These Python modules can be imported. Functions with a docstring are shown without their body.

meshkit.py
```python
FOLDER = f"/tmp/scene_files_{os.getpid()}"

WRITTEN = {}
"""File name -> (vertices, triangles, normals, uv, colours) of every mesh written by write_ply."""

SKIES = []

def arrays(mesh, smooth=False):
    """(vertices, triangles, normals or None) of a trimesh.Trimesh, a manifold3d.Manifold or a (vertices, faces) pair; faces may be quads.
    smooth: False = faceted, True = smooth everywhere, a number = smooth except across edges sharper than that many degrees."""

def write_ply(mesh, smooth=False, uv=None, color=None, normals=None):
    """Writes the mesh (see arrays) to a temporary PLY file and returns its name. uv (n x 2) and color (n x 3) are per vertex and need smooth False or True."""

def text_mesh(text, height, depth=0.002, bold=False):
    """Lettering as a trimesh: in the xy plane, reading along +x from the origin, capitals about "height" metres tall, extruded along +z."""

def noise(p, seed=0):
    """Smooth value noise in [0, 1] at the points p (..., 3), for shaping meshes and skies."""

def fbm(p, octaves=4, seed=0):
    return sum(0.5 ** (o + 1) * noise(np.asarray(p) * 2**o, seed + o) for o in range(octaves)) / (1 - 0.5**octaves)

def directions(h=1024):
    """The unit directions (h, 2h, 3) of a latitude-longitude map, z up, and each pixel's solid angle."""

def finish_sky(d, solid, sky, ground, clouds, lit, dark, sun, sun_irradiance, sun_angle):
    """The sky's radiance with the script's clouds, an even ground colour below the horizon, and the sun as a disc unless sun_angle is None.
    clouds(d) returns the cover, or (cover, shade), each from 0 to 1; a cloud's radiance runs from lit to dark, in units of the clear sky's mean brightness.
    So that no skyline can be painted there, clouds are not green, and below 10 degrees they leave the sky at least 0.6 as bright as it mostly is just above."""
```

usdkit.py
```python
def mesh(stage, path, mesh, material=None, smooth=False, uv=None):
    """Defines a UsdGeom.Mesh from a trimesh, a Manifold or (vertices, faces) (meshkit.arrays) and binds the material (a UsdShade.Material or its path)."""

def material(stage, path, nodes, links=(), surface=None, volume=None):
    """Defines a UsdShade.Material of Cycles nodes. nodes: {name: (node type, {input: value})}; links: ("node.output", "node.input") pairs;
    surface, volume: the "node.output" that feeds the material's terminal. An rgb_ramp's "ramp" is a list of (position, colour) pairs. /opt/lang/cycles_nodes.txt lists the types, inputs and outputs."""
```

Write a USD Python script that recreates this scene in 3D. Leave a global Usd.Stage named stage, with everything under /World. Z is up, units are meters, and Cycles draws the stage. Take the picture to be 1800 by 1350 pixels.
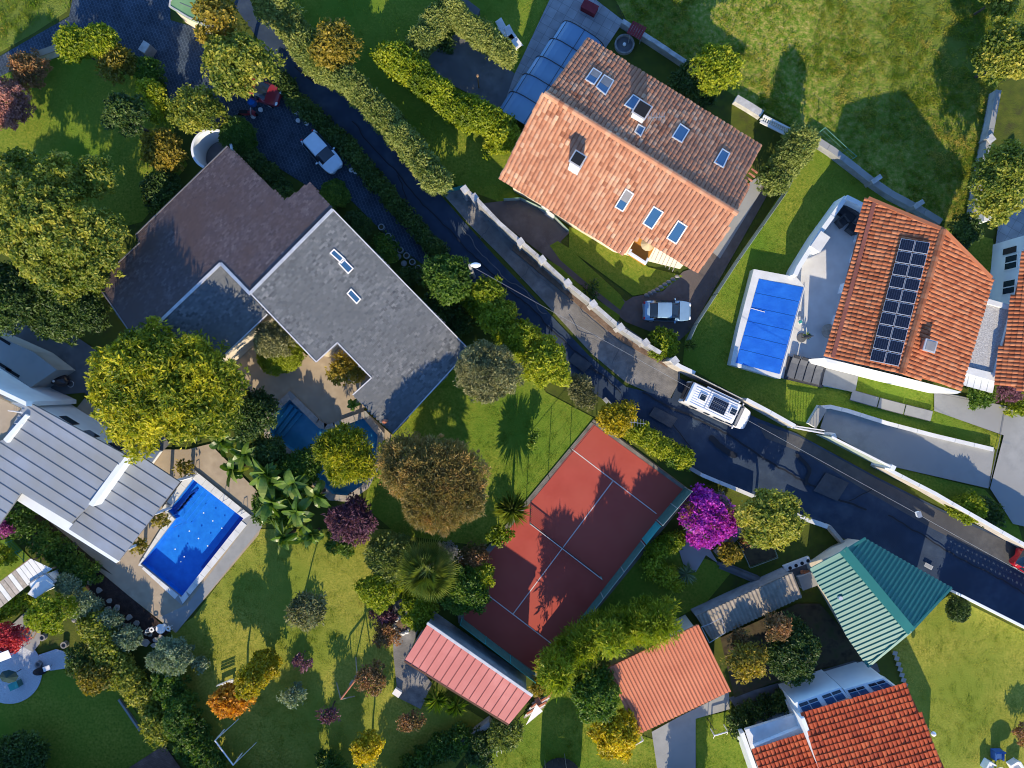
import math, random
import numpy as np, trimesh, usdkit, meshkit
from shapely.geometry import Polygon, LineString, Point, box as sbox
from shapely.ops import unary_union
from shapely import affinity
from pxr import Usd, UsdGeom, UsdLux, UsdShade, Gf, Sdf, Vt

stage = Usd.Stage.CreateInMemory()
UsdGeom.SetStageUpAxis(stage, 'Z'); UsdGeom.SetStageMetersPerUnit(stage, 1.0)
UsdGeom.Xform.Define(stage, '/World')
# ------------------------------------------------------------------ camera, sky, sun
H = 60.0            # flying height of the drone, metres
S = 0.05            # metres of ground per photograph pixel (1800 wide)
cam = UsdGeom.Camera.Define(stage, '/World/camera')
cam.AddTranslateOp().Set((0, 0, H))
cam.CreateHorizontalApertureAttr(36.0); cam.CreateVerticalApertureAttr(27.0)
cam.CreateFocalLengthAttr(24.0)
cam.CreateClippingRangeAttr((0.5, 2000.0))
cam.CreateExposureAttr(0.98)
SUN_EL = math.radians(26.0)
SX, SY = -0.05, -1.0
_l = math.hypot(SX, SY); SX /= _l; SY /= _l
sun_dir = np.array([SX * math.cos(SUN_EL), SY * math.cos(SUN_EL), math.sin(SUN_EL)])
sky_m = usdkit.material(stage, '/World/Looks/sky', {
    'sky': ('sky_texture', {'sky_type': 'single_scattering', 'sun_disc': False, 'sun_elevation': SUN_EL, 'sun_rotation': math.atan2(SX, SY),
                            'altitude': 100.0, 'air_density': 1.0, 'aerosol_density': 0.0, 'ozone_density': 7.5}),
    'bg': ('background_shader', {'strength': 0.14})}, [('sky.color', 'bg.color')], surface='bg.background')
dome = UsdLux.DomeLight.Define(stage, '/World/sky')
UsdShade.MaterialBindingAPI.Apply(dome.GetPrim()).Bind(sky_m)
dome.GetPrim().SetCustomDataByKey('kind', 'structure')
sun = UsdLux.DistantLight.Define(stage, '/World/sun')
sun.CreateIntensityAttr(0.95); sun.CreateAngleAttr(0.5); sun.CreateColorAttr((1.0, 0.83, 0.59))
sun.GetPrim().CreateAttribute('inputs:normalize', Sdf.ValueTypeNames.Bool).Set(True)
_z = sun_dir; _x = np.cross([0, 0, 1.0], _z); _x /= np.linalg.norm(_x); _y = np.cross(_z, _x)
sun.AddTransformOp().Set(Gf.Matrix4d(*_x, 0, *_y, 0, *_z, 0, 0, 0, 0, 1))

# ------------------------------------------------------------------ naming and defining
_used = {}
def numbered(path):
    n = _used.get(path, 0); _used[path] = n + 1
    return path if n == 0 else f'{path}_{n:03d}'
_origin = {}
def cd(prim, **k):
    for a, b in k.items():
        if b is not None: prim.SetCustomDataByKey(a, b)
def thing(name, label, cat, loc=(0, 0, 0), group=None):
    p = numbered('/World/' + name)
    x = UsdGeom.Xform.Define(stage, p); x.AddTranslateOp().Set(tuple(float(c) for c in loc))
    _origin[p] = np.array(loc, float)
    cd(x.GetPrim(), label=label, category=cat, group=group, kind='thing')
    return p
def arr(m, smooth=False):
    return meshkit.arrays(m, smooth)
def obj(name, mesh, mat, parent=None, smooth=False, tint=None, label=None, cat=None, group=None, kind=None):
    p = numbered((parent or '/World') + '/' + name)
    if smooth is False and isinstance(mesh, tuple): v, f, n = np.asarray(mesh[0], float), np.asarray(mesh[1], int), None
    else: v, f, n = arr(mesh, smooth)
    root = '/'.join(p.split('/')[:3]); org = _origin.get(root)
    if org is not None: v = v - org
    g = UsdGeom.Mesh.Define(stage, p)
    g.CreatePointsAttr(Vt.Vec3fArray.FromNumpy(np.ascontiguousarray(v, np.float32)))
    k = f.shape[1]
    g.CreateFaceVertexCountsAttr(Vt.IntArray.FromNumpy(np.full(len(f), k, np.int32)))
    g.CreateFaceVertexIndicesAttr(Vt.IntArray.FromNumpy(f.astype(np.int32).ravel()))
    g.CreateSubdivisionSchemeAttr('none')
    if n is not None:
        g.CreateNormalsAttr(Vt.Vec3fArray.FromNumpy(n.astype(np.float32))); g.SetNormalsInterpolation('vertex')
    if tint is not None:
        t = np.broadcast_to(np.asarray(tint, np.float32), (len(v),)) if np.ndim(tint) == 0 else np.asarray(tint, np.float32)
        UsdGeom.PrimvarsAPI(g).CreatePrimvar('tint', Sdf.ValueTypeNames.FloatArray, 'vertex').Set(Vt.FloatArray.FromNumpy(np.ascontiguousarray(t)))
    UsdShade.MaterialBindingAPI.Apply(g.GetPrim()).Bind(UsdShade.Material.Get(stage, '/World/Looks/' + mat))
    cd(g.GetPrim(), label=label, category=cat, group=group, kind=kind)
    return p
def copy_of(src, name, label, cat, loc, rz=0, group=None, scale=1.0):
    """another of the thing at src, a reference that can be instanced"""
    p = numbered('/World/' + name)
    x = UsdGeom.Xform.Define(stage, p)
    x.GetPrim().GetReferences().AddInternalReference(src)
    x.ClearXformOpOrder()
    x.AddTranslateOp().Set(tuple(float(c) for c in loc))
    if rz: x.AddRotateZOp().Set(float(rz))
    if scale != 1.0: x.AddScaleOp().Set((scale,) * 3)
    x.GetPrim().SetInstanceable(True)
    cd(x.GetPrim(), label=label, category=cat, group=group, kind='thing')
    return p

# ------------------------------------------------------------------ materials
def ramp_of(cols):
    if isinstance(cols[0], (int, float)): cols = [cols, tuple(c * 1.12 for c in cols)]
    return list(cols)
def mat(name, cols, scale=1.0, detail=5, rough=0.8, bump=0.0, bscale=None, spec=0.25, metal=0.0, tint=False, lo=0.3, hi=0.7, big=None, bigscale=0.08,
        transl=0.0, coat=0.0, stretch=None, rot=0.0, mix_tint=0.75, bdist=0.05):
    """noise driven principled material; cols = colours from the noise's low to high; tint = follow the mesh's tint"""
    cols = ramp_of(cols)
    st = [(lo + (hi - lo) * i / max(1, len(cols) - 1), c) for i, c in enumerate(cols)]
    N = {'g': ('geometry', {}), 'n': ('noise_texture', {'scale': float(scale), 'detail': float(detail), 'roughness': 0.6}), 'r': ('rgb_ramp', {'ramp': st}),
         'p': ('principled_bsdf', {'roughness': float(rough), 'specular_ior_level': float(spec), 'metallic': float(metal), 'coat_weight': float(coat)})}
    L = [('r.color', 'p.base_color')]
    pos = 'g.position'
    if stretch is not None:
        N['mp'] = ('mapping', {'mapping_type': 'point', 'rotation': (0, 0, float(rot)), 'scale': tuple(map(float, stretch))})
        L.append(('g.position', 'mp.vector')); pos = 'mp.vector'
    L.append((pos, 'n.vector'))
    fac = 'n.fac'
    if tint:
        N['a'] = ('attribute', {'attribute': 'tint'}); N['mx'] = ('mix_float', {'fac': float(mix_tint)})
        L += [('n.fac', 'mx.a'), ('a.fac', 'mx.b')]; fac = 'mx.result'
    L.append((fac, 'r.fac'))
    colour = 'r.color'
    if big is not None:      # slow variation over the whole surface
        N['bn'] = ('noise_texture', {'scale': float(bigscale), 'detail': 4.0, 'roughness': 0.55}); N['br'] = ('rgb_ramp', {'ramp': [(0.35, (0, 0, 0)), (0.65, (1, 1, 1))]})
        N['bm'] = ('mix', {'mix_type': 'mix', 'color2': tuple(big)})
        L += [('g.position', 'bn.vector'), ('bn.fac', 'br.fac'), ('br.color', 'bm.fac'), ('r.color', 'bm.color1')]
        L = [l for l in L if l != ('r.color', 'p.base_color')] + [('bm.color', 'p.base_color')]; colour = 'bm.color'
    if bump:
        N['b2'] = ('noise_texture', {'scale': float(bscale or scale * 4), 'detail': 4.0, 'roughness': 0.65}); N['bp'] = ('bump', {'strength': float(bump), 'distance': float(bdist)})
        L += [(pos, 'b2.vector'), ('b2.fac', 'bp.height'), ('bp.normal', 'p.normal')]
    surf = 'p.BSDF'
    if transl:
        N['t'] = ('translucent_bsdf', {}); N['mc'] = ('mix_closure', {'fac': float(transl)})
        N['tc'] = ('mix', {'mix_type': 'multiply', 'fac': 1.0, 'color2': (1.6, 1.7, 0.5)})
        L += [(colour, 'tc.color1'), ('tc.color', 't.color'), ('p.BSDF', 'mc.closure1'), ('t.BSDF', 'mc.closure2')]; surf = 'mc.closure'
    return usdkit.material(stage, '/World/Looks/' + name, N, L, surface=surf)
def mat_brick(name, c1, c2, mortar, w, h, gap, rot, rough=0.85, bump=0.4, noise=0.5, offset=0.5):
    N = {'g': ('geometry', {}), 'mp': ('mapping', {'mapping_type': 'point', 'rotation': (0, 0, rot)}),
         'b': ('brick_texture', {'offset': offset, 'color1': c1, 'color2': c2, 'mortar': mortar, 'scale': 1.0, 'mortar_size': gap, 'mortar_smooth': 0.2, 'brick_width': w, 'row_height': h}),
         'n': ('noise_texture', {'scale': 0.7, 'detail': 6.0}), 'nr': ('rgb_ramp', {'ramp': [(0.3, (1 - noise,) * 3), (0.7, (1 + noise * 0.4,) * 3)]}), 'm': ('mix', {'mix_type': 'multiply', 'fac': 1.0}),
         'iv': ('invert', {}), 'bp': ('bump', {'strength': bump, 'distance': 0.02}),
         'p': ('principled_bsdf', {'roughness': rough, 'specular_ior_level': 0.25})}
    L = [('g.position', 'mp.vector'), ('mp.vector', 'b.vector'), ('g.position', 'n.vector'), ('n.fac', 'nr.fac'), ('b.color', 'm.color1'), ('nr.color', 'm.color2'), ('m.color', 'p.base_color'),
         ('b.fac', 'iv.color'), ('iv.color', 'bp.height'), ('bp.normal', 'p.normal')]
    return usdkit.material(stage, '/World/Looks/' + name, N, L, surface='p.BSDF')
def mat_pane(name, tint=(0.75, 0.85, 0.9), rough=0.02, ior=1.45):
    return usdkit.material(stage, '/World/Looks/' + name, {'ge': ('geometry', {}), 'iv': ('math', {'math_type': 'subtract', 'value1': 1.0}), 'mu': ('math', {'math_type': 'multiply'}), 't': ('transparent_bsdf', {'color': tint}), 'g': ('glossy_bsdf', {'roughness': rough, 'color': (1, 1, 1)}), 'f': ('fresnel', {'IOR': ior}), 'm': ('mix_closure', {})},
                           [('ge.backfacing', 'iv.value2'), ('f.fac', 'mu.value1'), ('iv.value', 'mu.value2'), ('mu.value', 'm.fac'), ('t.BSDF', 'm.closure1'), ('g.BSDF', 'm.closure2')], surface='m.closure')
def mat_water(name, tint):
    return usdkit.material(stage, '/World/Looks/' + name, {'ge': ('geometry', {}), 'n': ('noise_texture', {'scale': 2.2, 'detail': 3.0, 'roughness': 0.5}), 'b': ('bump', {'strength': 0.25, 'distance': 0.05}),
        't': ('transparent_bsdf', {'color': tint}), 'g': ('glossy_bsdf', {'roughness': 0.02, 'color': (1, 1, 1)}), 'f': ('fresnel', {'IOR': 1.33}), 'm': ('mix_closure', {}), 'iv': ('math', {'math_type': 'subtract', 'value1': 1.0}), 'mu': ('math', {'math_type': 'multiply'})},
        [('ge.position', 'n.vector'), ('n.fac', 'b.height'), ('b.normal', 'g.normal'), ('ge.backfacing', 'iv.value2'), ('f.fac', 'mu.value1'), ('iv.value', 'mu.value2'), ('mu.value', 'm.fac'), ('t.BSDF', 'm.closure1'), ('g.BSDF', 'm.closure2')], surface='m.closure')

# ------------------------------------------------------------------ places: photograph pixel + true height -> metres
def W(px, py, z=0.0):
    k = S * (H - z) / H
    return np.array([(px - 900.0) * k, (675.0 - py) * k, z])
def P2(pts, z=0.0):
    return Polygon([W(x, y, z)[:2] for x, y in pts]).buffer(0)
def plane3(a, b, c):
    a, b, c = (np.asarray(q, float) for q in (a, b, c))
    n = np.cross(b - a, c - a); n /= np.linalg.norm(n)
    if n[2] < 0: n = -n
    return n, float(n @ a)
def hit(px, py, pl):
    n, d = pl; o = np.array([0, 0, H]); r = W(px, py, 0) - o
    return o + r * ((d - n @ o) / (n @ r))

# ------------------------------------------------------------------ mesh helpers
def sheet(poly, z, step=None):
    """flat sheet of a shapely polygon"""
    parts = []
    for g in getattr(poly, 'geoms', [poly]):
        if g.geom_type != 'Polygon' or g.area < 1e-4: continue
        v, f = trimesh.creation.triangulate_polygon(g, engine='earcut')
        v3 = np.column_stack([v, np.full(len(v), z)])
        a = np.cross(v3[f[:, 1]] - v3[f[:, 0]], v3[f[:, 2]] - v3[f[:, 0]])[:, 2]
        f = f.copy(); f[a < 0] = f[a < 0][:, ::-1]
        parts.append(trimesh.Trimesh(v3, f, process=False))
    return trimesh.util.concatenate(parts)
def prism(poly, z0, z1):
    parts = []
    for g in getattr(poly, 'geoms', [poly]):
        if g.geom_type != 'Polygon' or g.area < 1e-4: continue
        m = trimesh.creation.extrude_polygon(g, z1 - z0, engine='earcut'); m.apply_translation((0, 0, z0)); parts.append(m)
    return trimesh.util.concatenate(parts)
def box(c, size, rz=0.0, rx=0.0, ry=0.0):
    m = trimesh.creation.box(size)
    T = trimesh.transformations.euler_matrix(rx, ry, rz); T[:3, 3] = c
    m.apply_transform(T); return m
def beam(a, b, w, h, up=(0, 0, 1)):
    """bar of section w x h from a to b"""
    a, b = np.asarray(a, float), np.asarray(b, float); d = b - a; L = np.linalg.norm(d); d /= L
    up = np.asarray(up, float); s = np.cross(up, d)
    if np.linalg.norm(s) < 1e-6: s = np.cross([1.0, 0, 0], d)
    s /= np.linalg.norm(s); u = np.cross(d, s)
    m = trimesh.creation.box((L, w, h)); T = np.eye(4); T[:3, 0], T[:3, 1], T[:3, 2], T[:3, 3] = d, s, u, (a + b) / 2
    m.apply_transform(T); return m
def rod(a, b, r0, r1=None, n=8):
    r1 = r0 if r1 is None else r1
    a, b = np.asarray(a, float), np.asarray(b, float); d = b - a; L = np.linalg.norm(d); d = d / L
    s = np.cross(d, [0, 0, 1.0]);
    if np.linalg.norm(s) < 1e-4: s = np.array([1.0, 0, 0])
    s /= np.linalg.norm(s); u = np.cross(d, s)
    t = np.linspace(0, 2 * math.pi, n, endpoint=False)
    ring = np.outer(np.cos(t), s) + np.outer(np.sin(t), u)
    v = np.vstack([a + ring * r0, b + ring * r1, [a], [b]]); f = []
    for i in range(n):
        j = (i + 1) % n
        f += [[i, n + i, j], [j, n + i, n + j], [2 * n, i, j], [2 * n + 1, n + j, n + i]]
    m = trimesh.Trimesh(v, f, process=False); 
    if m.volume < 0: m.invert()
    return m
def path_rods(pts, r, n=6):
    return trimesh.util.concatenate([rod(a, b, r, r, n) for a, b in zip(pts[:-1], pts[1:])])
def cat(*ms):
    ms = [m for x in ms for m in (x if isinstance(x, (list, tuple)) else [x])]
    return trimesh.util.concatenate(ms)
def ball(c, r, sub=2):
    m = trimesh.creation.icosphere(sub, 1.0); m.apply_scale(r if np.ndim(r) else (r,) * 3); m.apply_translation(c); return m
def disc_ring(c, r0, r1, z0, z1, n=40):
    return prism(Point(c[0], c[1]).buffer(r1, n // 4).difference(Point(c[0], c[1]).buffer(r0, n // 4)), z0, z1)
def rng(seed): return np.random.default_rng(seed)
# ================================================================== materials
mat('soil', [(0.035, 0.028, 0.018), (0.075, 0.06, 0.035), (0.05, 0.06, 0.02)], 1.2, 8, 0.95, 0.6, 9)
mat('rough_ground', [(0.05, 0.045, 0.02), (0.075, 0.10, 0.012), (0.12, 0.13, 0.02)], 1.0, 9, 0.95, 0.8, 9, big=(0.06, 0.085, 0.012), bigscale=0.15)
mat('lawn', [(0.094, 0.157, 0.018), (0.210, 0.251, 0.028), (0.336, 0.315, 0.054)], 5.0, 9, 0.9, 0.9, 14, spec=0.1, big=(0.115, 0.209, 0.020), bigscale=0.11, bdist=0.06)
mat('lawn_dry', [(0.169, 0.199, 0.029), (0.318, 0.313, 0.051), (0.466, 0.396, 0.084)], 5.0, 9, 0.9, 0.9, 14, spec=0.1, big=(0.191, 0.241, 0.031), bigscale=0.14, bdist=0.06)
mat('meadow', [(0.054, 0.129, 0.015), (0.140, 0.238, 0.021), (0.344, 0.324, 0.075), (0.581, 0.454, 0.201)], 2.6, 10, 0.95, 1.0, 7, spec=0.1, big=(0.15, 0.20, 0.035), bigscale=0.05, lo=0.25, hi=0.75, bdist=0.12)
mat('grass_blade', [(0.064, 0.160, 0.013), (0.144, 0.245, 0.021), (0.272, 0.319, 0.053)], 0.35, 6, 0.8, spec=0.15, transl=0.3)
mat('grass_blade_dry', [(0.125, 0.200, 0.016), (0.312, 0.320, 0.040), (0.624, 0.480, 0.160)], 0.25, 6, 0.8, spec=0.15, transl=0.25)
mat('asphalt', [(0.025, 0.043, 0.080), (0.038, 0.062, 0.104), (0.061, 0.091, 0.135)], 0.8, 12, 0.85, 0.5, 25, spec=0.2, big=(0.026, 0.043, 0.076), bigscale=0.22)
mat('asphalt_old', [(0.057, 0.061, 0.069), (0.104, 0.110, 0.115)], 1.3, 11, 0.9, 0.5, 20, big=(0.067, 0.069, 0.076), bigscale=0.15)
mat('concrete_rough', [(0.112, 0.115, 0.121), (0.223, 0.220, 0.220), (0.307, 0.300, 0.286)], 1.5, 11, 0.92, 0.7, 12, big=(0.149, 0.145, 0.138), bigscale=0.3)
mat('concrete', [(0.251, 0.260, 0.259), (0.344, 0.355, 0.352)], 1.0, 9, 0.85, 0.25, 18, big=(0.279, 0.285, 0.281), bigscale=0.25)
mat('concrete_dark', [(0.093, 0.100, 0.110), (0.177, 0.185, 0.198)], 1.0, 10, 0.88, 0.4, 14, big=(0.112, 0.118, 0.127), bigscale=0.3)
mat('terrace_tan', [(0.33, 0.265, 0.19), (0.45, 0.375, 0.275)], 1.3, 9, 0.85, 0.2, 16, big=(0.34, 0.28, 0.205), bigscale=0.4)
mat('gravel_drive', [(0.102, 0.085, 0.079), (0.177, 0.155, 0.149)], 1.1, 11, 0.95, 0.6, 22, big=(0.121, 0.105, 0.099), bigscale=0.3)
mat('gravel_pale', [(0.279, 0.280, 0.286), (0.577, 0.580, 0.572)], 9.0, 6, 0.95, 0.8, 12)
mat('terrace_tile', [(0.521, 0.530, 0.539), (0.632, 0.650, 0.660)], 0.9, 8, 0.6, 0.1, 20)
mat('white_stone', [(0.577, 0.590, 0.583), (0.698, 0.720, 0.726)], 1.2, 9, 0.7, 0.15, 15)
mat('white_wall', [(0.651, 0.690, 0.726), (0.744, 0.790, 0.800)], 0.7, 7, 0.8, 0.1, 10)
mat('weathered_wall', [(0.33, 0.31, 0.28), (0.50, 0.475, 0.43)], 1.6, 10, 0.88, 0.3, 12)
mat('cream_wall', [(0.55, 0.49, 0.38), (0.68, 0.62, 0.50)], 0.7, 7, 0.85, 0.15, 10)
mat('wall_top', [(0.316, 0.320, 0.319), (0.558, 0.570, 0.572)], 1.6, 10, 0.85, 0.4, 14)
mat('grey_wall', [(0.186, 0.195, 0.204), (0.335, 0.350, 0.363)], 1.0, 10, 0.9, 0.4, 12)
mat('bank_stone', [(0.10, 0.065, 0.045), (0.21, 0.15, 0.11)], 2.0, 11, 0.95, 0.8, 7)
mat('court_red', [(0.368, 0.065, 0.048), (0.454, 0.090, 0.068)], 0.5, 9, 0.9, 0.15, 30, spec=0.1, big=(0.405, 0.087, 0.062), bigscale=0.2, lo=0.35, hi=0.75)
mat('court_edge', [(0.13, 0.12, 0.10), (0.25, 0.23, 0.20)], 1.4, 10, 0.9, 0.4, 12)
mat('line_white', (0.58, 0.53, 0.50), 3, 5, 0.7)
mat('mulch', [(0.025, 0.016, 0.014), (0.06, 0.04, 0.035)], 3, 10, 0.95, 0.8, 9)
mat('flagstone', [(0.30, 0.27, 0.24), (0.45, 0.41, 0.37)], 2, 8, 0.9, 0.4, 12)
mat('yellow_paint', [(0.55, 0.30, 0.05), (0.72, 0.42, 0.09)], 2, 7, 0.8)
mat('orange_tile', [(0.50, 0.22, 0.035), (0.62, 0.30, 0.06)], 1.5, 6, 0.7)
mat('brick_red', [(0.22, 0.06, 0.035), (0.36, 0.11, 0.06)], 2.5, 8, 0.9, 0.4, 10)
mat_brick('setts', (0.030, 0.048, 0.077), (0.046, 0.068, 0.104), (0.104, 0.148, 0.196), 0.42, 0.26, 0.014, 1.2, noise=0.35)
mat_brick('pool_paving', (0.279, 0.280, 0.297), (0.353, 0.360, 0.380), (0.130, 0.130, 0.143), 0.8, 0.8, 0.012, 0.52, noise=0.3, offset=0.0)
mat_brick('garden_brick', (0.24, 0.13, 0.10), (0.32, 0.19, 0.15), (0.12, 0.10, 0.09), 0.3, 0.15, 0.012, 0.5)
# roofs
mat('clay_old', [(0.26, 0.10, 0.055), (0.45, 0.205, 0.115), (0.54, 0.30, 0.185), (0.60, 0.42, 0.29)], 0.8, 9, 0.85, 0.25, 12, tint=True, lo=0.1, hi=0.9, big=(0.40, 0.19, 0.115), bigscale=0.25)
mat('clay_mid', [(0.277, 0.078, 0.033), (0.425, 0.148, 0.067), (0.490, 0.210, 0.107)], 0.8, 9, 0.8, 0.2, 12, tint=True, lo=0.1, hi=0.95)
mat('clay_new', [(0.304, 0.039, 0.011), (0.475, 0.074, 0.020), (0.589, 0.133, 0.043)], 0.8, 9, 0.6, 0.15, 12, tint=True, lo=0.1, hi=0.95, spec=0.35)
mat('clay_brown', [(0.20, 0.07, 0.05), (0.30, 0.11, 0.08)], 1.0, 6, 0.6)
mat('clay_sheet', [(0.47, 0.145, 0.075), (0.56, 0.20, 0.105)], 0.5, 8, 0.65, spec=0.3)
mat('slate', [(0.053, 0.060, 0.068), (0.105, 0.116, 0.127), (0.142, 0.152, 0.163), (0.221, 0.237, 0.248)], 3.0, 8, 0.55, 0.3, 14, tint=True, spec=0.45, lo=0.05, hi=1.0, big=(0.102, 0.112, 0.121), bigscale=0.2)
mat('slate_dark', [(0.065, 0.050, 0.056), (0.100, 0.078, 0.086), (0.184, 0.151, 0.156)], 1.0, 8, 0.6, 0.3, 14, tint=True, spec=0.4, lo=0.05, hi=1.0, big=(0.092, 0.064, 0.061), bigscale=0.3)
mat('flashing', [(0.45, 0.46, 0.48), (0.62, 0.63, 0.65)], 2, 6, 0.45, metal=0.3)
mat('metal_silver', [(0.239, 0.272, 0.325), (0.312, 0.352, 0.411)], 0.5, 8, 0.5, spec=0.4, metal=0.15, big=(0.261, 0.276, 0.280), bigscale=0.4, stretch=(1, 1, 1))
mat('metal_red', [(0.44, 0.13, 0.115), (0.56, 0.21, 0.19)], 0.6, 9, 0.6, spec=0.3, big=(0.46, 0.145, 0.13), bigscale=0.35)
mat('metal_teal', [(0.017, 0.138, 0.120), (0.028, 0.179, 0.157)], 0.5, 8, 0.45, spec=0.4, big=(0.022, 0.156, 0.138), bigscale=0.3)
mat('fibre_cement', [(0.20, 0.18, 0.15), (0.34, 0.30, 0.25)], 1.6, 10, 0.9, 0.3, 12)
mat('green_felt', [(0.13, 0.27, 0.13), (0.19, 0.35, 0.17)], 0.8, 8, 0.8, 0.1, 14)
mat('seam_dark', (0.15, 0.155, 0.17), 2, 4, 0.6)
mat('seam_red', (0.24, 0.055, 0.05), 2, 4, 0.6)
mat('polycarb_blue', [(0.13, 0.25, 0.40), (0.17, 0.30, 0.46)], 0.6, 6, 0.3, spec=0.5)
# objects
mat('pool_cover', [(0.010, 0.11, 0.56), (0.018, 0.16, 0.66)], 0.8, 8, 0.45, 0.3, 3, spec=0.4)
mat('pool_cover_dark', [(0.008, 0.07, 0.42), (0.012, 0.09, 0.5)], 0.8, 8, 0.45, 0.3, 3, spec=0.4)
mat('pool_liner', [(0.010, 0.17, 0.62), (0.02, 0.24, 0.74)], 2.0, 7, 0.5)
mat('pool_liner_dark', [(0.004, 0.05, 0.36), (0.006, 0.065, 0.42)], 2.0, 7, 0.5)
mat('pool_liner_teal', [(0.05, 0.26, 0.40), (0.09, 0.33, 0.46)], 2.0, 7, 0.5)
mat_water('pool_water', (0.80, 0.93, 1.0))
mat_pane('window_glass', (0.55, 0.65, 0.75))
mat('dark_interior', (0.012, 0.014, 0.018), 3, 3, 0.9)
mat('glass_dark', (0.012, 0.02, 0.032), 2, 3, 0.06, spec=0.6, coat=0.3)
mat('glass_sky', (0.03, 0.09, 0.19), 2, 3, 0.05, spec=0.7, coat=0.5)
mat('blind_grey', [(0.20, 0.20, 0.21), (0.26, 0.26, 0.27)], 2, 4, 0.7)
mat('frame_white', (0.72, 0.71, 0.69), 2, 4, 0.5)
mat('frame_dark', (0.035, 0.03, 0.03), 2, 4, 0.5)
mat('frame_brown', (0.10, 0.045, 0.025), 2, 4, 0.6)
mat('white_plastic', (0.78, 0.78, 0.77), 2, 4, 0.4)
mat('paint_white', (0.75, 0.76, 0.78), 2, 3, 0.28, spec=0.5, coat=0.6)
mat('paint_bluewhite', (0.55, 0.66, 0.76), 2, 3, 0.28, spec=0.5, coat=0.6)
mat('paint_silver', (0.22, 0.36, 0.50), 2, 3, 0.3, spec=0.5, metal=0.2, coat=0.6)
mat('paint_red', (0.42, 0.012, 0.02), 2, 3, 0.3, spec=0.5, coat=0.7)
mat('paint_maroon', (0.22, 0.02, 0.03), 2, 3, 0.3, spec=0.5, coat=0.7)
mat('paint_black', (0.018, 0.012, 0.014), 2, 3, 0.35, spec=0.5, coat=0.5)
mat('rubber', (0.015, 0.015, 0.016), 4, 4, 0.85)
mat('chrome', (0.6, 0.6, 0.62), 2, 3, 0.2, metal=1.0)
mat('lamp_glass', (0.7, 0.72, 0.74), 2, 3, 0.1, spec=0.6)
mat('red_lens', (0.45, 0.02, 0.02), 2, 3, 0.15, spec=0.6)
mat('galvanised', [(0.34, 0.35, 0.36), (0.45, 0.46, 0.47)], 4, 5, 0.4, metal=0.6)
mat('fence_green', [(0.10, 0.26, 0.20), (0.14, 0.32, 0.25)], 3, 5, 0.5)
mat('fence_teal', [(0.03, 0.28, 0.27), (0.05, 0.34, 0.32)], 3, 5, 0.6)
mat('screen_green', [(0.05, 0.13, 0.11), (0.08, 0.18, 0.15)], 3, 6, 0.8)
mat('mesh_pale', [(0.26, 0.33, 0.29), (0.36, 0.42, 0.38)], 3, 6, 0.7)
mat('timber', [(0.22, 0.13, 0.07), (0.36, 0.24, 0.14)], 3, 8, 0.8, stretch=(1, 6, 6))
mat('timber_grey', [(0.24, 0.21, 0.18), (0.44, 0.40, 0.35)], 3, 8, 0.85)
mat('timber_red', [(0.36, 0.11, 0.06), (0.50, 0.22, 0.13)], 2, 7, 0.7)
mat('rattan_dark', [(0.05, 0.052, 0.058), (0.09, 0.092, 0.10)], 8, 5, 0.7)
mat('cushion_grey', [(0.10, 0.11, 0.125), (0.14, 0.15, 0.165)], 3, 5, 0.9)
mat('cushion_dark', [(0.03, 0.035, 0.045), (0.05, 0.055, 0.065)], 3, 5, 0.9)
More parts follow.
